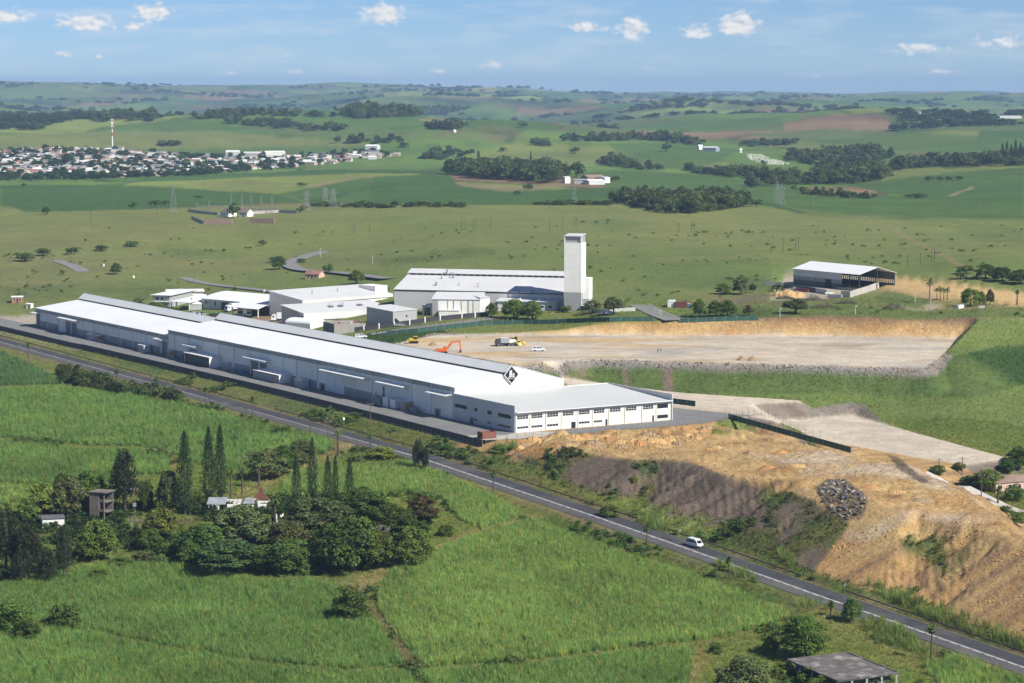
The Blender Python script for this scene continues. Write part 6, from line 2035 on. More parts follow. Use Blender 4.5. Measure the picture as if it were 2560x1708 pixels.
# ---- low white roofs left of the hall
b = Bld('factory_shed', 'low white shed roof between depot and factory hall, the one behind', 'shed', (694, 690), (899, 674.5), 24, ez=13.0, group='low factory sheds')
b.walls(b.ez, b.ez + 3, 'wall_white')
b.mono(b.ez, b.ez + 3.0, 'roof_factory')
b.box('fascia', 'roof_factory', -.4, b.L + .4, -.5, -.42, b.ez - 1.4, b.ez + .1)
for x, y in ((14, 10), (31, 12)):
    MB().tube((x, y, b.ez + 1), (x, y, b.ez + 3.4), .2, n=6).build('roof_vent', 'steel_grey', b.r)
b.box('roof_block', 'wall_white', b.L - 5, b.L + 2.5, 6, 18, b.ez - 2, b.ez + 3.6)
b = Bld('factory_shed', 'low white shed with wide white fascia over a dark wall, the one in front', 'shed', (698, 720), (901, 708), 20, ez=11.0, group='low factory sheds')
e = b.ez
b.walls(e, e + 2.4, 'wall_grey')
b.mono(e, e + 2.4, 'roof_factory', .5)
b.box('fascia', 'roof_factory', -.5, b.L + .5, -.6, -.52, e - 3.0, e + .12)
for x in (6, 22, 30):
    b.door(x, x + 1.1, 2.1, 'steel_dark')
for x, y in ((20, 12), (24, 9), (27, 12)):
    MB().tube((x, y, e + .8), (x, y, e + 2.9), .18, n=6).build('roof_vent', 'steel_grey', b.r)
for x in (18, 23, 33):
    MB().slab((x, 8, e + 1.6), (x + 2.6, 8, e + 1.6), (x + 2.6, 10.5, e + 1.95), (x, 10.5, e + 1.95), .08).build('rooflight', 'steel_grey', b.r)
b = Bld('factory_annex', 'grey walled annex with white sloping roof and outside stair', 'annex', (902, 750), (957, 737), 16)
b.walls(6.4, 7.4, 'wall_grey')
b.mono(6.4, 7.6, 'roof_factory', .3)
MB().add([(1, -1.4, 3.6), (1, -.1, 3.6), (6, -.1, 0), (6, -1.4, 0), (1, -1.4, 3.3), (1, -.1, 3.3), (6, -.1, -.3), (6, -1.4, -.3)], [(0, 1, 2, 3), (7, 6, 5, 4), (0, 3, 7, 4), (1, 5, 6, 2), (0, 4, 5, 1), (3, 2, 6, 7)]).build('stair', 'concrete', b.r)
b.win(7.5, 8.8, 3.6, 4.6)
b = Bld('loading_dock', 'small grey loading dock with dark roller door', 'dock', (969, 724), (990, 724.5), 9)
b.walls(4.6, 4.6, 'wall_plaster')
b.mono(4.6, 4.9, 'roof_factory', .3)
b.door(1.2, b.L - .7, 3.6, 'glass_dark')
b = Bld('process_building', 'white process building with yellow stained pipes in front of the hall', 'building', (992, 725), (1102, 722.5), 12)
b.walls(7.2, 9.4, 'wall_white')
b.mono(7.2, 9.4, 'roof_factory', .35)
b.box('shadow_panel', 'wall_grey', -.02, 2.6, -.07, -.002, -1, 6.8)  # grey sheet in place of the shadow on the left end of the wall
for x in (7.0, 9.5, 13.0, 16.0, 18.2):
    MB().tube((x, -.15, 0), (x, -.15, 7.0), .1, n=6).build('pipe', 'yellow_dusty' if x in (7.0, 13.0, 18.2) else 'steel_grey', b.r)
b.box('low_wing', 'wall_white', 3.6, 12.5, -4, -.08, -2, 2.6)
b.mono(2.6, 2.8, 'roof_factory', .2, 3.6, 12.5, -4, -.3)
b = Bld('process_annex', 'narrow grey and white annex right of the process building', 'annex', (1102.5, 722), (1124, 720), 9)
b.walls(3.4, 3.4, 'wall_plaster')
b.box('upper_wall', 'wall_white', 0.02, b.L - .02, 0.02, 8.9, 3.42, 7.2)
b.mono(7.2, 7.8, 'roof_factory', .3)
b = Bld('canteen', 'long low grey building with white canopy roof in front of the hall', 'building', (1142, 713.5), (1276, 713), 8)
b.walls(4.2, 4.8, 'wall_plaster')
b.mono(4.2, 4.9, 'roof_factory', .7)
for x in (3, 8, 19, 22.5):
    b.win(x, x + 1.6, 1.6, 2.6)
b.door(13, 14.2, 2.2, 'steel_dark')
for x in (5, 9.5, 18, 22):
    MB().tube((x, 3, 4.8), (x, 3, 5.5), .45, .3, n=8).build('roof_vent', 'steel_white', b.r)
# ---- arched store and concrete box behind the ridge
b = Bld('arched_store', 'white store with a rounded roof behind the warehouse ridge', 'store', (655, 757), (712, 757), 10)
pr = [(0, -3), (0, 3.4)] + [(5 - 5 * cos(i * pi / 8), 3.4 + 1.8 * sin(i * pi / 8)) for i in range(1, 8)] + [(10, 3.4), (10, -3)]
MB().px(pr, 0.02, b.L).build('shell', 'roof_white', b.r)
MB().px([(y, z) for y, z in pr], -.2, 0.0).build('end_wall', 'wall_grey', b.r)
b = Bld('concrete_box', 'flat roofed raw concrete building behind the factory railing', 'building', (767, 770), (840, 758), 14)
b.walls(4.8, 4.8, 'concrete_grey', t=.3)
b.box('roof', 'concrete_grey', .3, b.L - .3, .3, b.D - .3, 4.1, 4.25)
b.box('left_return', 'wall_dark', -.06, -.002, .1, b.D - .1, -2, 4.7)
for x in (4, 9, 11.5):
    b.box('roof_block', 'red' if x != 9 else 'concrete', x, x + .8, 5, 5.8, 4.25, 5.2)
# ---- depot
b = Bld('depot_hall', 'depot hall with white curved roof and grey front wall', 'depot', (463, 710), (594, 712), 16)
b.walls(5.2, 7.6, 'wall_plaster')
b.curve(5.2, 7.9)
b.win(2.6, 4.2, 2.9, 4.2)
b.win(9.5, 10.6, 2.2, 4.3)
b.door(14.6, 20, 4.4, 'steel_dark')
b.box('plinth', 'concrete', .02, 14, -.08, -.002, -1, 1.2)
b = Bld('truck_canopy', 'white curved truck canopy on pale columns', 'canopy', (532, 728), (592, 729), 13)
b.curve(4.7, 7.6)
b.cols((.3, 4.2, 8.1, b.L - .3), .3, 4.7)
b.cols((.3, 4.2, 8.1, b.L - .3), 12.5, 7.2)
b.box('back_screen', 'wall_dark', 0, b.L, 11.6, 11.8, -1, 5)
b = Bld('depot_canopy', 'white sloping canopy roof left of the depot hall', 'canopy', (392, 711), (434, 713), 15)
b.mono(4.0, 5.6, 'roof_white', .5)
b.cols((.2, 3.8, b.L - .2), .2, 4.0)
b.box('back_wall', 'wall_cream', 0, b.L, 14.6, 14.8, -1, 5.4)
b = Bld('screen_roof', 'steep white roof sheet between canopy and depot hall', 'canopy', (436, 712), (462, 711), 10)
b.mono(2.8, 6.8, 'roof_white', .2)
b.walls(2.8, 6.6, 'wall_plaster')
b = Bld('depot_office', 'two storey grey depot office with thin curved white roof edge', 'office', (351, 706), (390, 706.5), 30)
b.walls(6.2, 6.6, 'wall_grey')
b.mono(6.2, 6.8, 'roof_white', 1.0)
b.box('balcony', 'steel_white', -.5, b.L + .5, -1.6, -.02, 3.0, 3.2)
b.win(1.5, 3.2, 3.8, 5.4)
b.win(4.2, 5.8, 3.8, 5.4)
b.win(1.0, 2.8, .8, 2.2)
b = Bld('depot_wing', 'long thin roofed wing behind the depot canopy', 'building', (385, 695), (466, 690), 9)
b.walls(5.4, 5.8, 'wall_cream')
b.mono(5.4, 5.9, 'roof_pale', .8)
b = Bld('depot_porch', 'small white pitched porch right of the depot hall', 'porch', (600, 700), (620, 702), 8)
b.gable(3.6, 4.8, 'roof_white', ends=False)
b.cols((.2, b.L - .2), .2, 3.6)
b.cols((.2, b.L - .2), 7.8, 3.6)
b = Bld('brick_kiosk', 'small brick kiosk with green roof behind the warehouse ridge', 'kiosk', (480, 736), (512, 736), 4)
b.walls(3.0, 3.0, 'brick')
b.mono(3.0, 3.3, 'fence_green', .3)
# ---- grey shed at right
b = Bld('steel_shed', 'grey steel shed with white roof, slotted wall and open right end', 'shed', (1821, 616.5), (1972, 630.5), 22, ez=24.5)
e = b.ez
lc = b.L * 0.735
b.box('front_cladding', 'wall_plaster', 0, lc, 0, .25, e - 3.2, e)
MB().box(0.0, lc, 0.0, .25, -3, e - 5.0).build('lower_wall', 'wall_dark', b.r)
nsl = 27
for i in range(nsl + 1):
    x = 0.2 + (lc - .6) * i / nsl
    b.box('slot_pier', 'wall_plaster', x - .28, x + .28, .02, .23, e - 5.0, e - 3.2)
b.box('slot_shade_sheet', 'black', 0, lc, .6, .7, e - 5.1, e - 3.1)  # black sheet stands in for the unlit inside behind the slots
b.box('rear_wall', 'wall_dark', 0, b.L, 21.75, 22, -3, e - 5)
for i in range(36):
    x = .3 + (b.L - .6) * i / 35
    b.box('slot_pier', 'wall_dark', x - .28, x + .28, 21.77, 21.98, e - 5, e - 3.2)
b.box('rear_cladding', 'wall_dark', 0, b.L, 21.75, 22, e - 3.2, e)
b.box('side_wall', 'wall_plaster', 0, .25, .26, 21.7, -3, e)
b.gable(e, e + 3.0, 'roof_white', 'wall_plaster', .5, ends=False)
MB().px([(.3, e), (21.7, e), (11, e + 2.9)], 0, .25).build('gable', 'wall_plaster', b.r)
b.cols((lc + 5.5, b.L - .2), .2, e, 'steel_dark', .16)
b.cols((b.L - .2,), 11, e + 2.6, 'steel_dark', .16)
b.cols((b.L - .2,), 21.6, e, 'steel_dark', .16)
b.door(lc * .67, lc * .80, 4.0, 'black')
b.door(lc - 1.4, lc - .4, 2.2, 'steel_dark')
b.box('ramp_wall', 'concrete_grey', lc + .1, b.L + 3, -2.5, -2.1, -3, 1.2)
def wall_run(label, pts, h, m, name='yard_wall'):
    pts = [P(*q) for q in pts]
    r = thing(name, label, 'wall', pts[0])
    for a, c in zip(pts[:-1], pts[1:]):
        d = Vector((c.x - a.x, c.y - a.y, 0))
        nn = Vector((-d.y, d.x, 0)).normalized() * .12
        o_ = Vector(pts[0])
        A_, B_ = a - o_, c - o_
        dn = Vector((0, 0, -1.5))
        up = Vector((0, 0, h))
        MB().hexa([A_ - nn + dn, B_ - nn + dn, B_ + nn + dn, A_ + nn + dn, A_ - nn + up, B_ - nn + up, B_ + nn + up, A_ + nn + up]).build('wall_panel', m, r)
    return r
wall_run('dark block wall in front of the grey shed', [(1755, 655), (1800, 661), (1872, 672)], 2.2, 'wall_dark')
wall_run('pale plastered yard wall with gate beside the grey shed', [(1872, 672), (1898, 676)], 2.2, 'wall_plaster')
wall_run('long pale block wall stepping down right of the grey shed', [(1930, 682), (1951, 683), (1990, 671), (2018, 660)], 2.8, 'concrete')
wall_run('low white block wall at the gate of the grey shed', [(1900, 681), (1932, 684)], 1.4, 'wall_white')
# ---- small houses
def cottage(label, a, b_, depth, h, hr, wm, rm, name='cottage', wins=2, door=True):
    q = Bld(name, label, 'house', a, b_, depth)
    q.walls(h, h, wm)
    q.gable(h, hr, rm, wm, .3)
    for i in range(wins):
        x = q.L * (i + .5) / wins
        q.win(x - .5, x + .5, h * .4, h * .78)
    if door:
        q.door(q.L * .45, q.L * .45 + .8, h * .78, 'steel_dark')
    return q
cottage('pink cottage with red brown roof on the grass plain', (700, 641), (732, 639), 6, 2.8, 4.6, 'pink_wall', 'roof_red')
cottage('small brick ruin with white patches at the left edge', (27, 696), (52, 695), 5, 3, 3.4, 'brick', 'roof_pale')
cottage('tiny white kiosk left of the warehouse end', (60, 708), (71, 708), 2.5, 2.2, 2.5, 'wall_white', 'roof_white', wins=0)
q = cottage('small pale house with flat dark roof in front of the casuarinas', (98, 1216), (148, 1213), 6, 3.0, 3.2, 'wall_cream', 'wall_dark', wins=0, door=False)
q.door(.4, 1.2, 2.1, 'blue')
q.win(1.7, 2.7, 1.1, 2.1, fr='wall_white')
cottage('pink house behind garden trees at the right edge', (2285, 1132), (2372, 1128), 9, 3.2, 4.6, 'pink_wall', 'roof_rust', wins=4)
cottage('low dark roofed house in the rounded wood', (1588, 482), (1612, 482), 10, 3.5, 6, 'wall_white', 'roof_brown', wins=0, door=False)
for lb, a, b_, d, h, hr, wm, rm in [
    ('white square store of the old farm, leftmost', (1297, 421), (1309, 421), 8, 6, 6.5, 'wall_white', 'roof_white'), ('long grey shed of the old farm', (1318, 422), (1352, 423), 12, 4, 5, 'wall_grey', 'sheet_iron'),
    ('grey and white shed at the front of the old farm', (1352, 424), (1388, 424), 9, 4, 5.2, 'wall_plaster', 'roof_pale'), ('rust roofed barn of the old farm', (1350, 418), (1390, 419), 14, 5, 7.5, 'brick', 'roof_rust'),
    ('white barn end of the old farm, rightmost', (1388, 420), (1400, 420), 10, 5.5, 6, 'wall_white', 'roof_white'), ('white house seen through the dark wood', (1208, 412), (1220, 412), 8, 5, 7, 'wall_white', 'roof_white'),
    ('pale green shed beside the cemetery', (1612, 347), (1643, 348), 12, 5, 7, 'sheet_iron', 'roof_grey'), ('white building left of the green shed', (1604, 344), (1613, 344), 8, 5, 7, 'wall_white', 'roof_white'),
    ('white chapel at the top of the cemetery', (1698, 351), (1703, 351), 6, 4, 6, 'wall_white', 'roof_white'), ('white house on the far farmstead hill', (1042, 304), (1047, 304), 6, 3, 4, 'wall_white', 'roof_white'),
    ('long pale roof on the skyline at far right', (2295, 272), (2345, 272), 20, 4, 5, 'wall_plaster', 'roof_grey'), ('white buildings on the dark hill at far right', (2098, 263), (2114, 263), 12, 4, 5, 'wall_plaster', 'roof_grey')]:
    cottage(lb, a, b_, d, h, hr, wm, rm, 'farm_building', 0, False)
# ---- ruins in the foreground
mat('ruin_wall', (0.19, 0.165, 0.14), 0.95, var=0.2, scale=0.5, dirt=(0.09, 0.08, 0.07), dscale=0.3, damt=0.7)  # brown concrete with the shade of the trees put into its colour
q = Bld('stair_tower', 'ruined three storey concrete stair tower among dark trees', 'ruin', (206, 1196), (240, 1199), 5)
q.box('side_wall', 'ruin_wall', 0, .3, 0, 5, -2, 8.3)
q.box('front_wall', 'ruin_wall', .3, 2.9, 0, .3, -2, 8.3)
q.box('rear_wall', 'ruin_wall', .3, q.L, 4.7, 5, -2, 8.3)
for i, z in enumerate((2.7, 5.5, 8.3)):
    q.box('floor_slab' if i < 2 else 'roof_slab', 'ruin_wall', -.3 if i == 2 else .3, q.L + (.7 if i == 2 else .4), -.3 if i == 2 else .32, 5.3 if i == 2 else 4.7, z, z + .22)
q.box('column', 'ruin_wall', q.L - .4, q.L - .1, .1, .4, -1, 2.7)
for z in (2.92, 5.72):
    q.box('column', 'ruin_wall', 2.9, 3.2, .1, .4, z, z + 2.58)
    q.box('column', 'ruin_wall', q.L - .4, q.L - .1, .1, .4, z, z + 2.58)
    q.box('parapet', 'ruin_wall', 3.3, q.L - .4, .15, .3, z, z + .7)
q = Bld('ruined_house', 'ruined white house with broken tin roof and brick chimney gable', 'ruin', (478, 1181), (612, 1175), 9)
for x0, x1, h in ((0, .3, 3.0), (2.8, 3.1, 3.0), (3.1, 4.4, .9), (5.4, 8.6, 3.0), (10.2, 13.0, 3.2), (14.2, q.L, 3.1)):
    q.box('front_wall', 'wall_white', x0, x1, 0, .3, -1, h)
q.box('side_wall', 'wall_white', 0, .3, .3, 8.7, -1, 3.0)
q.box('rear_wall', 'wall_white', 0, q.L, 8.7, 9, -1, 3.0)
q.box('cross_wall', 'wall_white', 8.3, 8.6, .3, 8.6, -1, 3.1)
q.box('cross_wall', 'wall_cream', 12.4, 12.7, .3, 8.6, -1, 3.3)
MB().slab((-.4, -.3, 3.0), (5.0, -.3, 3.0), (5.0, 4.4, 4.3), (-.4, 4.4, 4.3), .08).build('tin_roof', 'sheet_iron', q.r)
MB().slab((9.8, -.3, 3.2), (13.4, -.3, 3.3), (12.6, 4.4, 4.2), (10.4, 4.4, 4.2), .08).build('tin_roof', 'sheet_iron', q.r)
for x in (5.8, 6.9, 8.0, 9.1):
    MB().tube((x, 0, 3.1), (x, 4.5, 4.3), .06, n=4).build('rafter', 'wood_pole', q.r)
MB().py([(q.L - 5.2, 3.0), (q.L - .1, 3.0), (q.L - 2.1, 5.4), (q.L - 3.1, 5.4)], 8.4, 8.69).build('brick_gable', 'rust_red', q.r)
q.box('chimney', 'rust_red', q.L - 3.05, q.L - 2.15, 8.3, 8.8, 5.4, 6.5)
q = Bld('wall_fragment', 'tall broken white wall beside the palm', 'ruin', (630, 1215), (650, 1214), 3)
MB().py([(0, -1), (2.4, -1), (2.4, 3.2), (1.6, 4.1), (1.5, 2.8), (.8, 2.6), (.7, 4.3), (0, 4.0)], 0, .3).build('wall', 'wall_white', q.r)
MB().box(2.0, 2.3, .35, 3, -1, 3.9).build('return_wall', 'wall_white', q.r)
# concrete ruin, bottom right
zr = -14.4
cor = [G(1807, 1514, zr), G(1945, 1498, zr), G(2063, 1544, zr), G(1922, 1563, zr)]
c0 = cor[0]
zgr = H1(*G(1930, 1540, zr))
q = thing('concrete_ruin', 'roofless looking ruin with stained flat concrete slab at bottom right', 'ruin', (c0[0], c0[1], zgr))
pl = [(c[0] - c0[0], c[1] - c0[1]) for c in cor]
hs_ = zr - zgr
MB().pz(pl, hs_ - .3, hs_).build('roof_slab', 'concrete_old', q)
for a, b_ in zip(pl, pl[1:] + pl[:1]):
    A_, B_ = Vector((*a, 0)), Vector((*b_, 0))
    d = (B_ - A_)
    nrm = Vector((-d.y, d.x, 0)).normalized() * .18
    MB().hexa([A_ - nrm + Vector((0, 0, hs_ + .003)), B_ - nrm + Vector((0, 0, hs_ + .003)), B_ + nrm + Vector((0, 0, hs_ + .003)), A_ + nrm + Vector((0, 0, hs_ + .003)), A_ - nrm + Vector((0, 0, hs_ + .16)), B_ - nrm + Vector((0, 0, hs_ + .16)), B_ + nrm + Vector((0, 0, hs_ + .16)), A_ + nrm + Vector((0, 0, hs_ + .16))]).build('slab_edge', 'concrete_old', q)
    n = 4
    for i in range(n):
        p = A_.lerp(B_, (i + .05) / n) * .97 + Vector((sum(t[0] for t in pl) / 4, sum(t[1] for t in pl) / 4, 0)) * .03
        MB().box(p.x - .2, p.x + .2, p.y - .2, p.y + .2, -2, hs_ - .32).build('column', 'concrete', q)
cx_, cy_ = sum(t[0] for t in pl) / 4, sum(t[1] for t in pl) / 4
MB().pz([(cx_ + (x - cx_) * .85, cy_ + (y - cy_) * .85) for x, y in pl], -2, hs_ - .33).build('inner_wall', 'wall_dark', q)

# ------------------------------------------------------------------ township
TOWN = [(-40, 352), (120, 343), (220, 346), (330, 351), (450, 363), (560, 363), (640, 361), (760, 352), (860, 350), (925, 356), (800, 374), (640, 386), (560, 391), (420, 401), (300, 407), (150, 411), (-40, 411)]
gt = np.random.default_rng(77)
def house_mesh(L_, W_, h, hr, kind):
    w = MB().box(-L_ / 2, L_ / 2, -W_ / 2, W_ / 2, -1.5, h)
    r = MB()
    if kind == 'gable':
        k = .35
        w.px([(-W_ / 2, h), (W_ / 2, h), (0, hr - .1)], -L_ / 2, L_ / 2)
        r.slab((-L_ / 2 - k, -W_ / 2 - k, h - .1), (L_ / 2 + k, -W_ / 2 - k, h - .1), (L_ / 2 + k, 0, hr), (-L_ / 2 - k, 0, hr), .12)
        r.slab((-L_ / 2 - k, 0.01, hr), (L_ / 2 + k, 0.01, hr), (L_ / 2 + k, W_ / 2 + k, h - .1), (-L_ / 2 - k, W_ / 2 + k, h - .1), .12)
    elif kind == 'hip':
        a = [(-L_ / 2 - .3, -W_ / 2 - .3, h), (L_ / 2 + .3, -W_ / 2 - .3, h), (L_ / 2 + .3, W_ / 2 + .3, h), (-L_ / 2 - .3, W_ / 2 + .3, h), (-L_ / 4, 0, hr), (L_ / 4, 0, hr)]
        r.add(a, [(0, 1, 5, 4), (1, 2, 5), (2, 3, 4, 5), (3, 0, 4), (3, 2, 1, 0)])
    else:
        r.slab((-L_ / 2 - .3, -W_ / 2 - .3, h + .05), (L_ / 2 + .3, -W_ / 2 - .3, h + .05), (L_ / 2 + .3, W_ / 2 + .3, h + .6), (-L_ / 2 - .3, W_ / 2 + .3, h + .6), .12)
    return w, r
mat('town_wall_a', (0.55, 0.50, 0.42), 0.9, var=0.1)
mat('town_wall_b', (0.66, 0.64, 0.60), 0.9, var=0.1)
mat('town_wall_c', (0.46, 0.34, 0.26), 0.9, var=0.1)
mat('town_wall_d', (0.30, 0.29, 0.27), 0.9, var=0.1)
VAR = []
for i, (L2, W2, h, hr, kd, wm, rm, lb) in enumerate([
    (10, 7, 2.8, 4.6, 'gable', 'town_wall_a', 'roof_red', 'small cream house with red gabled roof'), (9, 7, 2.8, 3.4, 'mono', 'town_wall_b', 'sheet_iron', 'small white house with grey tin roof'), (11, 8, 3.0, 4.6, 'hip', 'town_wall_c', 'roof_grey', 'small tan house with grey hipped roof'),
    (8, 6, 2.6, 3.2, 'mono', 'town_wall_d', 'roof_rust', 'small grey shack with rusty roof'), (10, 7, 3.0, 4.4, 'gable', 'town_wall_b', 'roof_pale', 'small white house with pale gabled roof'), (12, 8, 5.2, 6.2, 'mono', 'town_wall_a', 'sheet_iron', 'two storey cream house with grey roof'),
    (8, 7, 2.6, 3.2, 'mono', 'town_wall_c', 'roof_pale', 'small tan house with pale flat roof'), (9, 6, 2.6, 4.0, 'gable', 'town_wall_b', 'roof_brown', 'small white house with brown gabled roof')]):
    w, r = house_mesh(L2, W2, h, hr, kd)
    wo, ro = w.build('wall', wm), r.build('roof', rm)
    VAR.append((wo.data, ro.data, lb, (w, r)))
    bpy.data.objects.remove(wo)
    bpy.data.objects.remove(ro)
pp = sample_poly(TOWN, 0.007, gt)
gt.shuffle(pp)
acc = []
cell = {}
for p in pp:
    k = (int(p[0] // 13), int(p[1] // 13))
    if any((k[0] + a, k[1] + b2) in cell and (cell[(k[0] + a, k[1] + b2)] - p[:2]) @ (cell[(k[0] + a, k[1] + b2)] - p[:2]) < 110 for a in (-1, 0, 1) for b2 in (-1, 0, 1)):
        continue
    uu, vv = proj(*p)
    if uu > 640 and gt.random() < 0.45:
        continue
    cell[k] = p[:2]
    acc.append(p)
acc.sort(key=lambda p: p[1])
print('town houses', len(acc))
for i, p in enumerate(acc[:300]):
    wm_, rm_, lb, _ = VAR[int(gt.integers(0, len(VAR)))]
    uu, vv = proj(*p)
    zone = ('front row' if i < 90 else 'middle rows' if i < 200 else 'back rows') + ', ' + ('far left of the mast' if uu < 120 else 'left of the mast' if uu < 258 else 'right of the mast' if uu < 420 else 'right part of the township' if uu < 640 else 'thin right end of the township')
    t = thing('house', lb + ', ' + zone, 'house', (p[0], p[1], p[2]), gt.normal() * .35 + (pi / 2 if gt.random() < .4 else 0), 'township houses', float(0.85 + .4 * gt.random()))
    place('wall', wm_, t)
    place('roof', rm_, t)
rest = acc[300:800]
if rest:
    by = {}
    for p in rest:
        v_ = VAR[int(gt.integers(0, len(VAR)))]
        a = gt.normal() * .35
        s_ = .85 + .4 * gt.random()
        for kk, mm in ((0, v_[0].materials[0].name), (1, v_[1].materials[0].name)):
            src = v_[3][kk]
            mb = by.setdefault(mm, MB())
            mb.add([(p[0] + s_ * (x * cos(a) - y * sin(a)), p[1] + s_ * (x * sin(a) + y * cos(a)), p[2] + s_ * z) for x, y, z in src.v], src.f)
    root = None
    mbx = MB()
    mi = []
    names = list(by)
    for j, mm in enumerate(names):
        mbx.add(by[mm].v, by[mm].f)
        mi += [j] * len(by[mm].f)
    me = bpy.data.meshes.new('far_houses')
    me.from_pydata(mbx.v, [], mbx.f)
    for mm in names:
        me.materials.append(MATS[mm])
    me.polygons.foreach_set('material_index', mi)
    me.update()
    stuff(place('far_houses', me), 'crowded small houses at the back of the township')
pts = sample_poly(TOWN, 0.0026, gt)
n = len(pts)
hh = 4 + 6 * gt.random(n)
scatter('township_trees', 'green garden trees between the township houses', pts, np.stack([hh * 1.2, hh * 1.2, hh], 1), np.array([0.05, 0.085, 0.028])[None] * (.7 + .7 * gt.random(n))[:, None], FARTREE)
edge = [(0, 408), (150, 408), (300, 404), (450, 398), (600, 386), (700, 382), (700, 388), (600, 394), (450, 405), (300, 412), (150, 417), (0, 417)]
pts = sample_poly(edge, 0.003, gt)
n = len(pts)
hh = 4 + 6 * gt.random(n)
scatter('woodland', 'line of trees along the lower edge of the township', pts, np.stack([hh * 1.3, hh * 1.3, hh], 1), np.array([0.05, 0.085, 0.028])[None] * (.7 + .7 * gt.random(n))[:, None], FARTREE)
for lb, a, b_, d, h, rm in [('long pale roofed hall above the township', (518, 356), (548, 357), 18, 5, 'roof_white'), ('second long hall above the township', (560, 359), (600, 360), 14, 5, 'roof_grey'), ('grey hall at the right end of the township', (610, 357), (655, 358), 14, 5, 'roof_pale'), ('white roofed school at the far right of the township', (838, 345), (866, 345), 14, 6, 'roof_white')]:
    cottage(lb, a, b_, d, h, h + 2, 'town_wall_b', rm, 'hall', 0, False)
# ---- cemetery
gm = MB().box(-.9, .9, -.25, .25, 0, 2.0)
go_ = gm.build('gravestone', 'wall_white')
gme = go_.data
bpy.data.objects.remove(go_)
n = 0
for r in range(9):
    for c in range(24):
        u = 1712 + c * 4.3 + r * 2.3
        v = 355.5 + r * 2.6 + c * 0.15
        if not inpoly(np.array([u]), np.array([v]), [(1700, 352), (1745, 356), (1815, 378), (1760, 380), (1722, 368)])[0] or gt.random() < .12:
            continue
        p = P(u + gt.normal() * .6, v)
        o = place('gravestone', gme, None, p, gt.normal() * .15, (.8, .7, float(.5 + .4 * gt.random())))
        tag(o, 'white gravestone in the rows of the hillside cemetery', 'gravestone', 'white gravestones of the hillside cemetery')
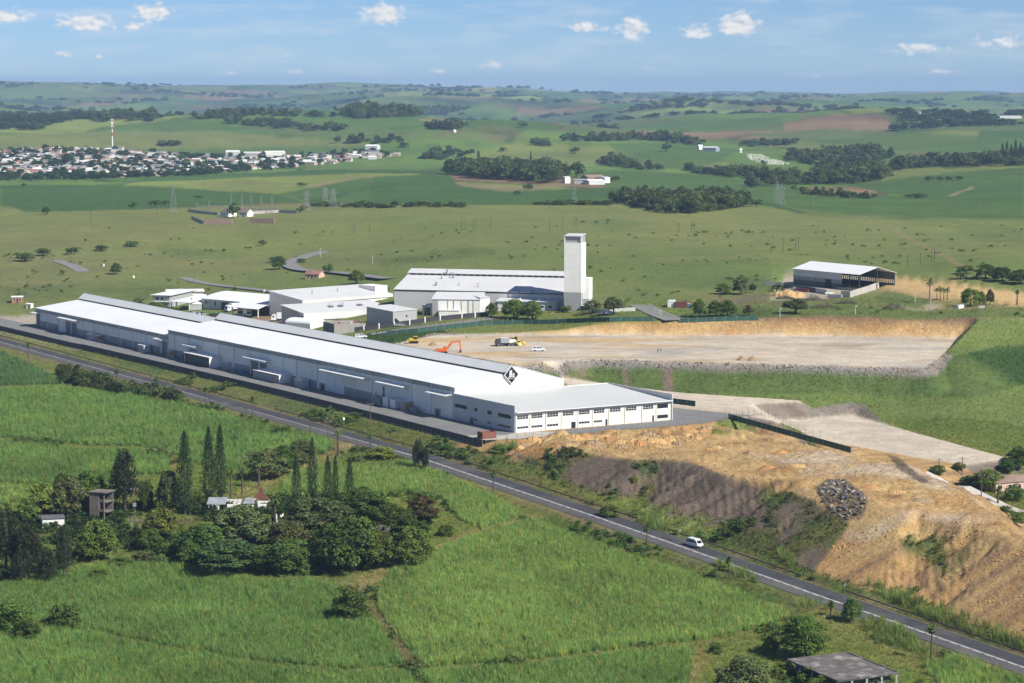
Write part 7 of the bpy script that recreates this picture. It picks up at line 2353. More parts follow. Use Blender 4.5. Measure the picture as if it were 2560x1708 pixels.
# ------------------------------------------------------------------ vehicles
def wheel(parent, x, y, r, w, m='rubber'):
    t = MB().tube((x, y - w / 2, r), (x, y + w / 2, r), r, n=14).build('wheel', m, parent)
    MB().tube((x, y - w / 2 - .012, r), (x, y + w / 2 + .012, r), r * .55, n=10).build('rim', 'steel_grey', t)
def shell(prof, half, tuck=0.12, zt=1.0):
    """side profile (x, z) swept across the width, narrowing above zt"""
    mb = MB()
    n = len(prof)
    v = []
    for sgn in (-1, 1):
        for x, z in prof:
            v.append((x, sgn * (half - (tuck if z > zt else 0)), z))
    mb.add(v, [tuple(range(n)), tuple(range(2 * n - 1, n - 1, -1))] + [(i, n + i, n + (i + 1) % n, (i + 1) % n) for i in range(n)])
    return mb
def car(label, p, ang, paint='car_white', kind='sedan', cat='car', name=None, group=None):
    t = thing(name or {'sedan': 'parked_car', 'pickup': 'pickup', 'van': 'minibus'}[kind], label, cat, p, ang, group)
    if kind == 'van':
        prof = [(2.65, .35), (2.69, .85), (2.5, 1.15), (1.75, 1.95), (1.2, 2.24), (-2.3, 2.28), (-2.62, 2.1), (-2.69, .4)]
        hw, zt, tk = .94, 1.3, .1
        sh_ = shell(prof, hw, tk, zt)
        b = sh_.build('body', paint, t)
        yy = hw - tk + .004
        for sg in (-1, 1):
            def side(x0, x1, z0, z1, dx=0):
                MB().add([(x0, sg * (hw - .055), z0), (x1, sg * (hw - .055), z0), (x1 - dx, sg * yy, z1), (x0, sg * yy, z1), (x0, sg * (hw - .02), z0), (x1, sg * (hw - .02), z0), (x1 - dx, sg * (yy + .025), z1), (x0, sg * (yy + .025), z1)],
                         [(0, 1, 2, 3), (4, 5, 6, 7), (0, 1, 5, 4), (2, 3, 7, 6), (1, 2, 6, 5), (0, 3, 7, 4)]).build('side_window', 'glass_dark', t)
            side(-2.4, .75, 1.25, 1.88)
            side(.95, 2.2, 1.25, 1.85, .55)
            MB().box(2.5, 2.72, sg * .62 - .16, sg * .62 + .16, .78, .98).build('headlight', 'steel_white', t)
            MB().box(2.0, 2.15, sg * 1.0 - .1, sg * 1.0 + .1, 1.25, 1.5).build('mirror', 'steel_dark', t)
        MB().slab((2.47, -.74, 1.22), (2.47, .74, 1.22), (1.80, .68, 1.94), (1.80, -.68, 1.94), -.03).build('windscreen', 'glass_dark', t)
        MB().box(2.55, 2.74, -.9, .9, .3, .62).build('bumper', 'steel_dark', t)
        MB().box(2.741, 2.752, -.28, .28, .4, .54).build('number_plate', 'car_white', t)
        for x in (-1.55, 1.6):
            for y in (-.82, .82):
                wheel(t, x, y, .34, .22)
        return t
    if kind == 'sedan':
        prof = [(2.1, .3), (2.15, .65), (1.2, .9), (.55, 1.42), (-.9, 1.45), (-1.7, 1.0), (-2.1, .95), (-2.15, .3)]
        side_w = [[(.95, .92), (.45, 1.36), (-.2, 1.38), (-.2, .92)], [(-.28, .92), (-.28, 1.38), (-.85, 1.38), (-1.4, .98)]]
        fr, rr = [(1.15, .93), (.58, 1.40)], [(-1.62, 1.04), (-.95, 1.43)]
        hl, wx, h = 2.1, 1.3, .31
    else:
        prof = [(2.5, .4), (2.55, .95), (1.6, 1.1), (1.0, 1.72), (-2.45, 1.75), (-2.52, 1.0), (-2.55, .4)]
        side_w = [[(1.4, 1.12), (.95, 1.64), (.2, 1.66), (.2, 1.12)], [(.05, 1.12), (.05, 1.66), (-.75, 1.66), (-.75, 1.12)], [(-1.0, 1.15), (-1.0, 1.62), (-2.2, 1.62), (-2.2, 1.15)]]
        fr, rr = [(1.55, 1.13), (1.02, 1.68)], [(-2.53, 1.1), (-2.47, 1.66)]
        hl, wx, h = 2.5, 1.55, .38
    b = shell(prof, .86, .1, 1.0 if kind == 'sedan' else 1.11).build('body', paint, t)
    for w_ in side_w:
        for sg in (-1, 1):
            MB().py(w_, sg * .80, sg * (.79 if False else .845)).build('side_window', 'glass_dark', t)
    for (xa, za), (xb, zb_) in (fr, rr):
        k = .02 if xa > 0 else -.02
        MB().add([(xa + k, -.7, za), (xa + k, .7, za), (xb + k, .66, zb_), (xb + k, -.66, zb_)], [(0, 1, 2, 3)]).build('windscreen', 'glass_dark', t)
    for sg in (-.58, .58):
        MB().box(hl - .05, hl + .06, sg - .16, sg + .16, .58 + (h - .31) * 3, .74 + (h - .31) * 3).build('headlight', 'steel_white', t)
    for x in (-wx, wx):
        for y in (-.76, .76):
            wheel(t, x, y, h, .2)
    return t
def truck(label, p, ang, L_=9.0, box='car_white', cab='car_white', logo=False, name='box_truck', group=None):
    t = thing(name, label, 'truck', p, ang, group)
    c = shell([(2.3, .6), (2.35, 1.5), (2.1, 2.7), (1.7, 3.1), (.2, 3.2), (.1, .6)], 1.2, .06, 1.6).build('cab', cab, t)
    MB().add([(2.37, -1.0, 1.6), (2.37, 1.0, 1.6), (2.13, .95, 2.6), (2.13, -.95, 2.6)], [(0, 1, 2, 3)]).build('windscreen', 'glass_dark', t)
    for sg in (-1, 1):
        MB().box(1.0, 1.8, sg * 1.17, sg * 1.205, 1.7, 2.5).build('side_window', 'glass_dark', t)
    bx_ = MB().box(-L_, -.1, -1.25, 1.25, 1.2, 3.9).build('cargo_box', box, t)
    if logo:
        MB().box(-L_ * .62, -L_ * .42, -1.275, -1.253, 2.2, 3.0).build('logo_panel', 'red', bx_)
        MB().box(-L_ * .58, -L_ * .46, -1.285, -1.277, 2.4, 2.8).build('logo_letters', 'car_white', bx_)
    MB().box(-L_, 2.0, -.5, .5, .7, 1.15).build('chassis', 'steel_dark', t)
    for x in (1.4, -L_ + 1.2, -L_ + 2.4):
        for y in (-1.02, 1.02):
            wheel(t, x, y, .5, .32)
    return t
vp = SW(-143.5, -31.9)
car('white minibus driving along the main road', (vp[0], vp[1], float(road_z(-143.5)) + .065), WROT, kind='van', cat='minibus')
car('white pickup with canopy parked on the earth platform', P(1236, 806), 0.05, kind='pickup', cat='pickup')
car('white pickup behind the warehouse ridge', P(828, 776), 0.3, kind='pickup', cat='pickup')
for u, v, a, pt, lb in [(437, 721, 1.9, 'car_silver', 'silver car left of the cars beside the depot'), (446, 722, 1.9, 'car_white', 'white car second of the row beside the depot'), (456, 723, 2.2, 'car_white', 'white car third of the row beside the depot'), (466, 723, 2.0, 'car_silver', 'silver car rightmost beside the depot'),
                        (918, 749, .1, 'car_silver', 'silver car beside the factory annex'), (1004, 735, .2, 'car_white', 'white car behind the factory railing'), (1014, 734, .2, 'car_silver', 'silver car behind the factory railing'), (1022, 732, .2, 'car_white', 'white car nearest the process building'),
                        (1904, 676, .1, 'car_white', 'white car at the gate of the grey shed'), (1811, 661, 2.3, 'car_white', 'white car behind the dark block wall'), (1820, 666, 2.4, 'car_white', 'second white car behind the dark block wall'), (1832, 668, 2.2, 'car_red', 'red car left of three beside the grey shed'),
                        (1842, 669, 2.2, 'car_red', 'red car in the middle beside the grey shed'), (1850, 670, 2.2, 'car_red', 'red car rightmost beside the grey shed'), (1400, 722, .1, 'car_white', 'white car under the flat topped trees'), (1386, 722, .1, 'car_white', 'white car left of the one under the trees')]:
    car(lb, P(u, v), a, pt, group='parked cars')
for u, v, a, L2, lg, lb in [(664, 702, pi, 9, True, 'white truck at the back of the truck yard'), (635, 737, pi, 11, True, 'white truck with red emblem beside the rounded store'), (620, 711, -1.4, 5, False, 'small white truck facing the yard by the porch'), (551, 727, -1.5, 6, False, 'grey truck under the left bay of the truck canopy'),
                            (571, 727, -1.5, 6, False, 'white truck under the right bay of the truck canopy'), (528, 715, -2.4, 6, False, 'truck half hidden left of the truck canopy'), (706, 710, pi, 8, True, 'white truck beside the low factory sheds')]:
    truck(lb, P(u, v), a, L2, 'car_white' if u != 551 else 'car_silver', 'car_white' if u != 551 else 'car_silver', lg, group='trucks in the depot yard')
# ---- machines on the earth platform
def excavator(p, ang):
    t = thing('excavator', 'orange crawler excavator with raised boom behind the warehouse ridge', 'excavator', p, ang)
    for y in (-1.15, 1.15):
        tr = shell([(2.0, .35), (1.7, .95), (-1.7, .95), (-2.0, .35), (-1.6, 0), (1.6, 0)], .3, 0)
        o = tr.build('track', 'rubber', t)
        o.location = (0, y, 0)
    MB().box(-.9, .9, -.9, .9, .8, 1.15).build('turntable', 'steel_dark', t)
    MB().py([(-2.6, 1.15), (1.5, 1.15), (1.5, 1.7), (-.6, 2.1), (-2.4, 2.1), (-2.6, 1.7)], -1.35, 1.35).build('body', 'orange', t)
    c = MB().py([(.2, 1.72), (1.5, 1.72), (1.6, 2.3), (1.1, 2.95), (.2, 2.95)], .35, 1.3).build('cab', 'orange', t)
    MB().box(.35, 1.3, 1.302, 1.32, 2.05, 2.8).build('cab_window', 'glass_dark', c)
    def beam(name, a, b, h0, h1, w):
        a, b = Vector((a[0], 0, a[1])), Vector((b[0], 0, b[1]))
        d = (b - a).normalized()
        n = Vector((-d.z, 0, d.x))
        y = Vector((0, w, 0))
        return MB().hexa([a - n * h0 - y, b - n * h1 - y, b - n * h1 + y, a - n * h0 + y, a + n * h0 - y, b + n * h1 - y, b + n * h1 + y, a + n * h0 + y]).build(name, 'orange', t)
    beam('boom', (1.2, 1.7), (3.4, 4.6), .3, .34, .22)
    beam('boom', (3.3, 4.5), (6.8, 4.9), .34, .26, .21)
    beam('arm', (6.4, 5.2), (6.9, 1.6), .32, .2, .17)
    MB().tube((2.0, 0, 1.9), (3.6, 0, 4.2), .09, n=6).build('ram', 'steel_grey', t)
    MB().tube((4.6, 0, 5.2), (6.5, 0, 5.4), .08, n=6).build('ram', 'steel_grey', t)
    MB().py([(6.6, 1.7), (7.2, 1.6), (7.1, .6), (6.5, .05), (5.9, .2), (6.3, .7)], -.6, .6).build('bucket', 'steel_dark', t)
excavator(P(1016, 813), 0.1)
def dozer(p, ang):
    t = thing('bulldozer', 'yellow bulldozer working near the left end of the earth platform', 'bulldozer', p, ang)
    for y in (-1.0, 1.0):
        o = shell([(1.9, .4), (1.5, 1.0), (-1.5, 1.0), (-1.9, .4), (-1.5, 0), (1.5, 0)], .28, 0).build('track', 'rubber', t)
        o.location = (0, y, 0)
    MB().box(-1.7, 1.6, -.72, .72, .6, 1.6).build('body', 'yellow', t)
    MB().box(.2, 1.9, -.55, .55, 1.6, 2.1).build('engine_hood', 'yellow', t)
    MB().box(-1.3, .1, -.7, .7, 1.62, 2.6).build('cab', 'glass_dark', t)
    MB().box(-1.4, .2, -.8, .8, 2.62, 2.8).build('cab_roof', 'yellow', t)
    MB().py([(2.3, .1), (2.7, .15), (2.55, .8), (2.7, 1.4), (2.4, 1.4), (2.25, .8)], -1.7, 1.7).build('blade', 'yellow', t)
    for y in (-.9, .9):
        MB().tube((.5, y, .6), (2.3, y, .6), .12, n=6).build('push_arm', 'yellow', t)
dozer(P(950, 788), pi)
def loader(p, ang, label, m):
    t = thing('wheel_loader', label, 'loader', p, ang, 'wheel loaders on the earth platform')
    MB().py([(-2.8, .8), (-.2, .8), (-.2, 1.9), (-2.6, 2.0), (-2.8, 1.6)], -.9, .9).build('engine_body', m, t)
    MB().box(-.1, 1.6, -.7, .7, .7, 1.6).build('front_frame', m, t)
    MB().box(-1.0, .5, -.7, .7, 1.92, 3.1).build('cab', 'glass_dark', t)
    MB().box(-1.1, .6, -.8, .8, 3.12, 3.3).build('cab_roof', m, t)
    for y in (-.6, .6):
        MB().tube((.6, y, 1.7), (3.0, y, .7), .16, n=6).build('lift_arm', m, t)
    MB().py([(2.9, .1), (4.1, .1), (3.7, .3), (3.1, 1.3), (2.8, 1.2)], -1.4, 1.4).build('bucket', m, t)
    for x in (-1.7, 1.5):
        for y in (-1.05, 1.05):
            wheel(t, x, y, .75, .5)
loader(P(1176, 793), -0.5, 'dusty yellow wheel loader beside the tipper truck', 'yellow_dusty')
loader(P(1184, 791), -0.25, 'yellow wheel loader, rightmost of the parked machines', 'yellow')
def tipper(p, ang):
    t = thing('tipper_truck', 'white tipper truck parked beside the yellow loaders', 'truck', p, ang)
    shell([(2.6, .6), (2.65, 1.5), (2.4, 2.6), (2.1, 2.8), (.9, 2.8), (.9, .6)], 1.2, .06, 1.6).build('cab', 'steel_dark', t)
    MB().add([(2.68, -1.0, 1.6), (2.68, 1.0, 1.6), (2.46, .95, 2.5), (2.46, -.95, 2.5)], [(0, 1, 2, 3)]).build('windscreen', 'glass_dark', t)
    b = MB().py([(.8, 1.3), (.8, 3.3), (-2.6, 3.3), (-5.0, 2.6), (-5.0, 1.3)], -1.25, 1.25).build('tipper_body', 'car_silver', t)
    MB().slab((.8, -1.27, 3.36), (.8, 1.27, 3.36), (-2.6, 1.27, 3.36), (-2.6, -1.27, 3.36), .05).build('cover', 'car_white', b)
    MB().box(-5.2, -2.7, -1.27, 1.27, 1.25, 2.62).build('rear_body', 'wall_cream', b)
    MB().box(-4.9, 2.2, -.5, .5, .7, 1.25).build('chassis', 'steel_dark', t)
    for x in (1.7, -2.6, -3.8):
        for y in (-1.02, 1.02):
            wheel(t, x, y, .5, .34)
tipper(P(1152, 794.5), pi + .25)
# ---- people
def person(p, label, shirt, trousers, ang=0.0):
    me = bpy.data.meshes.new('person')
    V = [(0, 0, .92), (0, 0, 1.15), (0, 0, 1.38), (0, 0, 1.5), (0, .02, 1.66), (0, -.2, 1.40), (.02, -.27, 1.12), (.08, -.27, .88), (0, .2, 1.40), (.02, .27, 1.12), (.08, .27, .88), (0, -.1, .86), (.03, -.12, .46), (0, -.12, .06), (.12, -.12, .03), (0, .1, .86), (-.04, .12, .46), (-.02, .12, .06), (.10, .12, .03)]
    E_ = [(0, 1), (1, 2), (2, 3), (3, 4), (2, 5), (5, 6), (6, 7), (2, 8), (8, 9), (9, 10), (0, 11), (11, 12), (12, 13), (13, 14), (0, 15), (15, 16), (16, 17), (17, 18)]
    R_ = [.15, .15, .16, .06, .105, .065, .05, .04, .065, .05, .04, .095, .065, .045, .04, .095, .065, .045, .04]
    me.from_pydata(V, E_, [])
    for m in (trousers, shirt, 'pink_wall'):
        me.materials.append(MATS[m])
    o = place('person', me, None, p, ang)
    md = o.modifiers.new('skin', 'SKIN')
    for i, r in enumerate(R_):
        me.skin_vertices[0].data[i].radius = (r, r)
    me.skin_vertices[0].data[0].use_root = True
    o.modifiers.new('sub', 'SUBSURF').levels = 1
    dg = bpy.context.evaluated_depsgraph_get()
    em = bpy.data.meshes.new_from_object(o.evaluated_get(dg))
    bpy.data.objects.remove(o)
    em.materials.clear()
    for m in (trousers, shirt, 'pink_wall'):
        em.materials.append(MATS[m])
    for f_ in em.polygons:
        z = sum(em.vertices[i].co.z for i in f_.vertices) / len(f_.vertices)
        y = abs(sum(em.vertices[i].co.y for i in f_.vertices) / len(f_.vertices))
        f_.material_index = 2 if (z > 1.52 or (y > .22 and z < .98)) else (1 if z > .95 else 0)
        f_.use_smooth = True
    return tag(place('person', em, None, p, ang), label, 'person')
person(P(1071, 776.5), 'person in white shirt and dark trousers standing on the earth platform', 'cloth_white', 'cloth_dark', 1.0)
person(P(1510, 809), 'left of two persons in dark overalls walking on the earth platform', 'cloth_dark', 'cloth_dark', .4)
person(P(1517, 809), 'right of two persons, in green overalls, on the earth platform', 'cloth_green', 'cloth_green', 2.4)
person(P(918, 792), 'person in red on the rubble near the bulldozer', 'cloth_red', 'cloth_dark', .2)

# ------------------------------------------------------------------ plant along the warehouse wall
def cabin(label, u, v, L2, W2, h, m, side=None, name='plant_cabin', roof='steel_white', feet=True):
    p = P(u, v)
    t = thing(name, label, 'cabin', (p.x, p.y, 0.05), WROT, 'equipment cabins along the warehouse')
    MB().box(-L2 / 2, L2 / 2, 0, W2, .15, h).build('body', m, t)
    MB().box(-L2 / 2 - .12, L2 / 2 + .12, -.12, W2 + .12, h + .003, h + .14).build('roof', roof, t)
    for i in range(3):
        a = -L2 / 2 + .15 + i * (L2 - .2) / 3
        MB().box(a, a + (L2 - .5) / 3, -.04, -.002, .4, h - .3).build('louvre_door', side or 'band_grey', t)
    MB().box(-L2 / 2 - .2, L2 / 2 + .2, -.25, W2 + .2, .0, .14).build('plinth', 'concrete', t)
    return t
cabin('white louvred cabin near the far left end of the warehouse', 205, 780, 5, 2.6, 2.7, 'steel_white')
cabin('tan boarded unit beside the far left cabin', 221, 783, 3, 2.2, 2.4, 'tan_board', 'tan_board')
cabin('pale cabin in the middle of the left warehouse', 323, 808, 6.5, 3, 2.8, 'wall_plaster')
cabin('tan boarded unit at the step between the two warehouse heights', 386, 820, 3.2, 2.2, 2.6, 'tan_board', 'tan_board')
cabin('grey cabin between the two lean-to stores', 516, 848, 4.6, 2.8, 2.8, 'wall_plaster')
cabin('pale grey cabin right of the white lean-to store', 684, 889, 6.0, 3, 2.7, 'wall_plaster')
cabin('white box cabin with black frame, left of the pair', 884, 934, 3.6, 3, 3.0, 'car_white', 'steel_white', roof='car_white')
cabin('white box cabin with black frame, right of the pair', 901, 938, 3.6, 3, 3.0, 'car_white', 'steel_white', roof='car_white')
cabin('grey louvred cabin with tan side right of the white pair', 923, 942, 3.6, 3, 3.0, 'tan_board', 'band_grey')
def genset(label, u, v, k=1.0):
    p = P(u, v)
    t = thing('generator', label, 'machine', (p.x, p.y, .05), WROT, 'machines along the warehouse')
    MB().box(-2 * k, 2 * k, 0, 1.8, 0, .35).build('plinth', 'concrete', t)
    MB().box(-1.7 * k, .4 * k, .2, 1.5, .36, 1.9 * k).build('engine_casing', 'steel_grey', t)
    MB().box(.5 * k, 1.7 * k, .3, 1.4, .36, 1.5 * k).build('radiator', 'band_grey', t)
    MB().tube((-.8 * k, .8, 1.8 * k), (-.8 * k, .8, 2.7 * k), .14, n=8).build('exhaust', 'steel_dark', t)
    MB().tube((-1.5 * k, .0, 1.0), (1.4 * k, .0, 1.0), .09, n=6).build('pipe', 'steel_white', t)
genset('small grey machine beside the far left cabins', 228, 786, .7)
genset('grey machine beside the tan unit at the warehouse step', 394, 823, .8)
genset('tall dark generator on a plinth left of the white cabins', 862, 928, 1.5)
genset('low pale machine on a plinth right of the white cabins', 945, 946, .9)
genset('small grey machine right of the grey cabin between the lean-tos', 532, 853, .6)
def skip_bin(label, u, v, L2, W2, h, m, inner, rot, name='skip'):
    p = P(u, v)
    t = thing(name, label, 'skip', p, rot)
    for b_ in ((-L2 / 2, L2 / 2, 0, .1), (-L2 / 2, L2 / 2, W2 - .1, W2)):
        MB().box(*b_, 0, h).build('long_side', m, t)
    for a in (-L2 / 2, L2 / 2 - .1):
        MB().box(a, a + .1, .103, W2 - .103, 0, h).build('end_side', m, t)
    MB().box(-L2 / 2 + .11, L2 / 2 - .11, .11, W2 - .11, .02, h * .45).build('load', inner, t)
    for i in range(5):
        x = -L2 / 2 + .2 + (L2 - .4) * i / 4
        MB().box(x - .05, x + .05, -.05, -.003, .1, h - .02).build('rib', m, t)
skip_bin('blue skip beside the grey cabin along the warehouse', 551, 858, 3.6, 1.8, 1.3, 'blue', 'steel_dark', WROT)
skip_bin('red brown skip lined with blue at the end of the dark fence', 1123, 1009, 5.0, 3.2, 2.4, 'rust_red', 'blue', WROT + pi / 2)
def box_unit(label, a, b_, depth, h, m, cat='container', name='shipping_container'):
    q = Bld(name, label, cat, a, b_, depth)
    q.box('shell', m, 0, q.L, 0, depth, -.3, h)
    n = max(3, int(q.L / 0.6))
    for i in range(n):
        x = q.L * (i + .5) / n
        q.box('rib', m, x - .1, x + .1, -.05, -.002, .1, h - .1)
    q.box('roof', 'steel_white' if m != 'rust_red' else m, -.05, q.L + .05, -.06, depth + .05, h + .003, h + .08)
box_unit('grey white container beside the entrance road', (1532, 706), (1547, 706), 6, 2.8, 'steel_white')
box_unit('red container beside the entrance road', (1548, 706.5), (1577, 707), 2.6, 2.5, 'rust_red')
box_unit('small blue tank box right of the red container', (1577.5, 707), (1583, 707), 1.6, 1.8, 'blue')
box_unit('white sign like box beside the palms', (2200, 709), (2212, 707), 1.2, 1.4, 'wall_white', 'box', 'concrete_plinth')
box_unit('low white block by the right hand road', (2246, 707.5), (2259, 707.5), 1.0, .9, 'wall_white', 'block', 'concrete_plinth')
box_unit('small white tank on the pale lower pad', (1828, 1005), (1846, 1008), 2, 1.6, 'wall_white', 'tank', 'water_tank')
# ------------------------------------------------------------------ heaps and rocks
def rock_mesh(seed, m):
    r = np.random.default_rng(seed)
    me = bpy.data.meshes.new('rock')
    import bmesh
    bm = bmesh.new()
    bmesh.ops.create_icosphere(bm, subdivisions=1, radius=0.5)
    for v in bm.verts:
        v.co *= float(0.7 + .55 * r.random())
        v.co.z *= .75
    bm.to_mesh(me)
    bm.free()
    me.materials.append(MATS[m])
    return me
ROCKS = src_coll('rock_source', [rock_mesh(i, 'rock') for i in range(4)] + [rock_mesh(7, 'rock_tan')])
ROCKT = src_coll('rubble_source', [rock_mesh(i, 'rock_tan') for i in range(5)] + [rock_mesh(9, 'rock')])
gk = np.random.default_rng(91)
poly = [(1875, 1125), (1900, 1105), (1930, 1100), (1945, 1115), (1985, 1135), (1990, 1160), (1975, 1190), (1945, 1195), (1905, 1175), (1885, 1145)]
pts = sample_poly(poly, 2.4, gk)
pts = pts[fbm(pts[:, 0] / 5, pts[:, 1] / 5, 211, 2) > -0.6]
n = len(pts)
ss = .25 + 1.35 * gk.random(n) ** 3.5
pts[:, 2] += ss * .2
scatter('rubble', 'heap of dark broken rock on the edge of the tipped earth', pts, np.stack([ss * 1.2, ss * .9, ss * .8], 1), np.ones((n, 3)), ROCKS, .5)
x0, y0 = PAD_QUARRY.min(0) - 12
x1, y1 = PAD_QUARRY.max(0) + 4
n = 90000
xx, yy = x0 + (x1 - x0) * gk.random(n), y0 + (y1 - y0) * gk.random(n)
dq = dist_poly(xx, yy, PAD_QUARRY)
zz = Hq(xx, yy)
ok = (dq > 0.0) & (dq < 3.2 + 1.6 * fbm(xx / 9, yy / 9, 215, 2)) & (zz < 9.3) & (zz > 1)
ok &= gk.random(n) < .85
pts = np.stack([xx, yy, zz + .1], 1)[ok][:9000]
n = len(pts)
ss = .22 + .75 * gk.random(n) ** 3
scatter('rubble', 'band of broken rock along the front edge of the earth platform', pts, np.stack([ss * 1.2, ss, ss * .8], 1), np.ones((n, 3)), ROCKT, .5)
xx, yy = x0 + (x1 - x0) * gk.random(4000), y0 + (y1 - y0) * gk.random(4000)
# loose clods on the fresh tipped earth
x0, y0 = PAD_DUMP.min(0) - 25
x1, y1 = PAD_DUMP.max(0) + 5
n = 30000
xx, yy = x0 + (x1 - x0) * gk.random(n), y0 + (y1 - y0) * gk.random(n)
cc = cover_at(xx, yy)
s_, w_ = to_sw(xx, yy)
ok = (cc[:, 0] > cc[:, 1] * 1.3) & (cc[:, 0] > .3) & (s_ < -12) & (w_ > -26) & (fbm(xx / 8, yy / 8, 201, 3) > .25)
CLOD = src_coll('clod_source', [rock_mesh(20 + i, 'rock_tan') for i in range(2)])
mat('clod', (0.40, 0.26, 0.115), 0.95, var=0.25, scale=1.0, coord='Object')
for o in CLOD.objects:
    o.data.materials.clear()
    o.data.materials.append(MATS['clod'])
pts = np.stack([xx, yy, Hq(xx, yy)], 1)[ok][:7000]
n = len(pts)
ss = .25 + .75 * gk.random(n) ** 3
scatter('rubble', 'loose clods of yellow earth on the tipped ground', pts, ss, np.ones((n, 3)), CLOD, .5)
def heap(label, u0, u1, v, hm, m, name='earth_heap', cat='heap', rough=.25, seed=0, lumps=1):
    a, b_ = P(u0, v), P(u1, v)
    c = (a + b_) / 2
    R_ = (b_ - a).length / 2
    gr = np.random.default_rng(seed + int(u0))
    nx, ny = 22, 12
    V, F = [], []
    for j in range(ny + 1):
        for i in range(nx + 1):
            x, y = (i / nx * 2 - 1) * R_ * 1.05, (j / ny * 2 - 1) * R_ * .75
            r = sqrt((x / R_) ** 2 + (y / (R_ * .7)) ** 2)
            q = max(0, 1 - r)
            if lumps > 1:
                q = max(0, 1 - r ** 2) * (0.45 + .55 * abs(cos(x / R_ * lumps * 1.5)))
            z = hm * q ** .9 + (hm * rough * (gr.random() - .4) if r < .95 else -.4)
            V.append((x, y, z + H1(c.x + x, c.y + y) - c.z - (.15 if r >= .95 else 0)))
    for j in range(ny):
        for i in range(nx):
            k = j * (nx + 1) + i
            F.append((k, k + 1, k + nx + 2, k + nx + 1))
    mb = MB()
    mb.add(V, F)
    o = mb.build(name, m)
    o.location = c
    return tag(o, label, cat)
mat('earth', (0.46, 0.30, 0.13), 0.95, var=0.2, scale=0.5, bump=0.4, bscale=1.5)
mat('earth_orange', (0.40, 0.225, 0.09), 0.95, var=0.2, scale=0.5, bump=0.4, bscale=1.5)
mat('earth_brown', (0.30, 0.21, 0.12), 0.95, var=0.2, scale=0.5, bump=0.4, bscale=1.5)
heap('small brown earth heap on the platform near the excavator', 982, 1005, 793.5, 1.6, 'earth_brown')
heap('left of two small gravel heaps on the rubble edge', 1690, 1712, 827, 1.7, 'earth_brown')
heap('right of two small gravel heaps on the rubble edge', 1714, 1738, 827.5, 1.7, 'earth_brown')
heap('wide yellow sand heap in front of the grey shed', 1768, 1850, 680, 3.0, 'earth', lumps=3)
gh = np.random.default_rng(44)
hp = []
for i in range(26):
    u = 1225 + 400 * (i + gh.random() * .8) / 26
    v = 1003 + gh.random() * 32 - (u - 1225) * .02 - 8 * (u > 1450)
    hp.append((u, v, 12 + 14 * gh.random()))
for i, (u, v, w2) in enumerate(hp):
    rel = ORD[i] if i < 10 else f'{ORD[(25 - i) % 10]}'.replace('left', 'right').replace('leftmost', 'rightmost') if i > 15 else 'in the middle'
    heap('tipped earth heap in the row behind the office fence, ' + ('leftmost' if i == 0 else 'rightmost' if i == 25 else rel if i < 10 else rel), u - w2, u + w2, v, 0.9 + 1.0 * gh.random(), ['earth', 'earth_brown', 'earth', 'earth_orange'][i % 4], seed=i, rough=.4)['group'] = 'tipped earth heaps behind the office fence'
for i, (u, v, w2) in enumerate([(1640, 1030, 18), (1720, 1042, 16), (1790, 1040, 20), (1830, 1070, 22), (1900, 1080, 24), (2000, 1120, 26), (2060, 1130, 22), (2120, 1150, 28), (1760, 1075, 18)]):
    heap('low earth heap on the open tipping ground, ' + ORD[[0, 1, 3, 4, 5, 6, 7, 8, 2][i]], u - w2, u + w2, v, .7 + .7 * gh.random(), ['earth', 'earth_brown', 'earth_orange'][i % 3], seed=i + 50, rough=.4)['group'] = 'earth heaps on the tipping ground'
def brush(label, u0, u1, v, hm, seed):
    a, b_ = P(u0, v), P(u1, v)
    c = (a + b_) / 2
    R_ = (b_ - a).length / 2
    r = np.random.default_rng(seed)
    mb = MB()
    for _ in range(170):
        t = r.random() * 2 * pi
        q = sqrt(r.random())
        x, y = R_ * q * cos(t), R_ * .55 * q * sin(t)
        z = hm * (1 - q) * r.random()
        d = Vector((r.normal(), r.normal(), .35 * r.normal() + .25)).normalized() * (.8 + 1.8 * r.random())
        mb.tube((x, y, z), (x + d.x, y + d.y, max(0, z + d.z)), .09, .03, 4)
    o = mb.build('brush_pile', 'wood_pole')
    o.location = c
    tag(o, label, 'brush pile', 'brush piles on the cleared ground')
for i, (a, b_, v, h, lb) in enumerate([(1849, 1886, 689, 3.0, 'brush pile right of the yellow sand heap'), (1917, 1966, 697, 3.0, 'brush pile in front of the long pale wall'), (1858, 1920, 707, 2.8, 'wide brush pile nearest the cut bank'), (2026, 2073, 709, 4.0, 'dark brush pile at the right of the cleared ground'), (1780, 1818, 686, 2.0, 'low brush pile left of the yellow sand heap')]):
    brush(lb, a, b_, v, h, i)
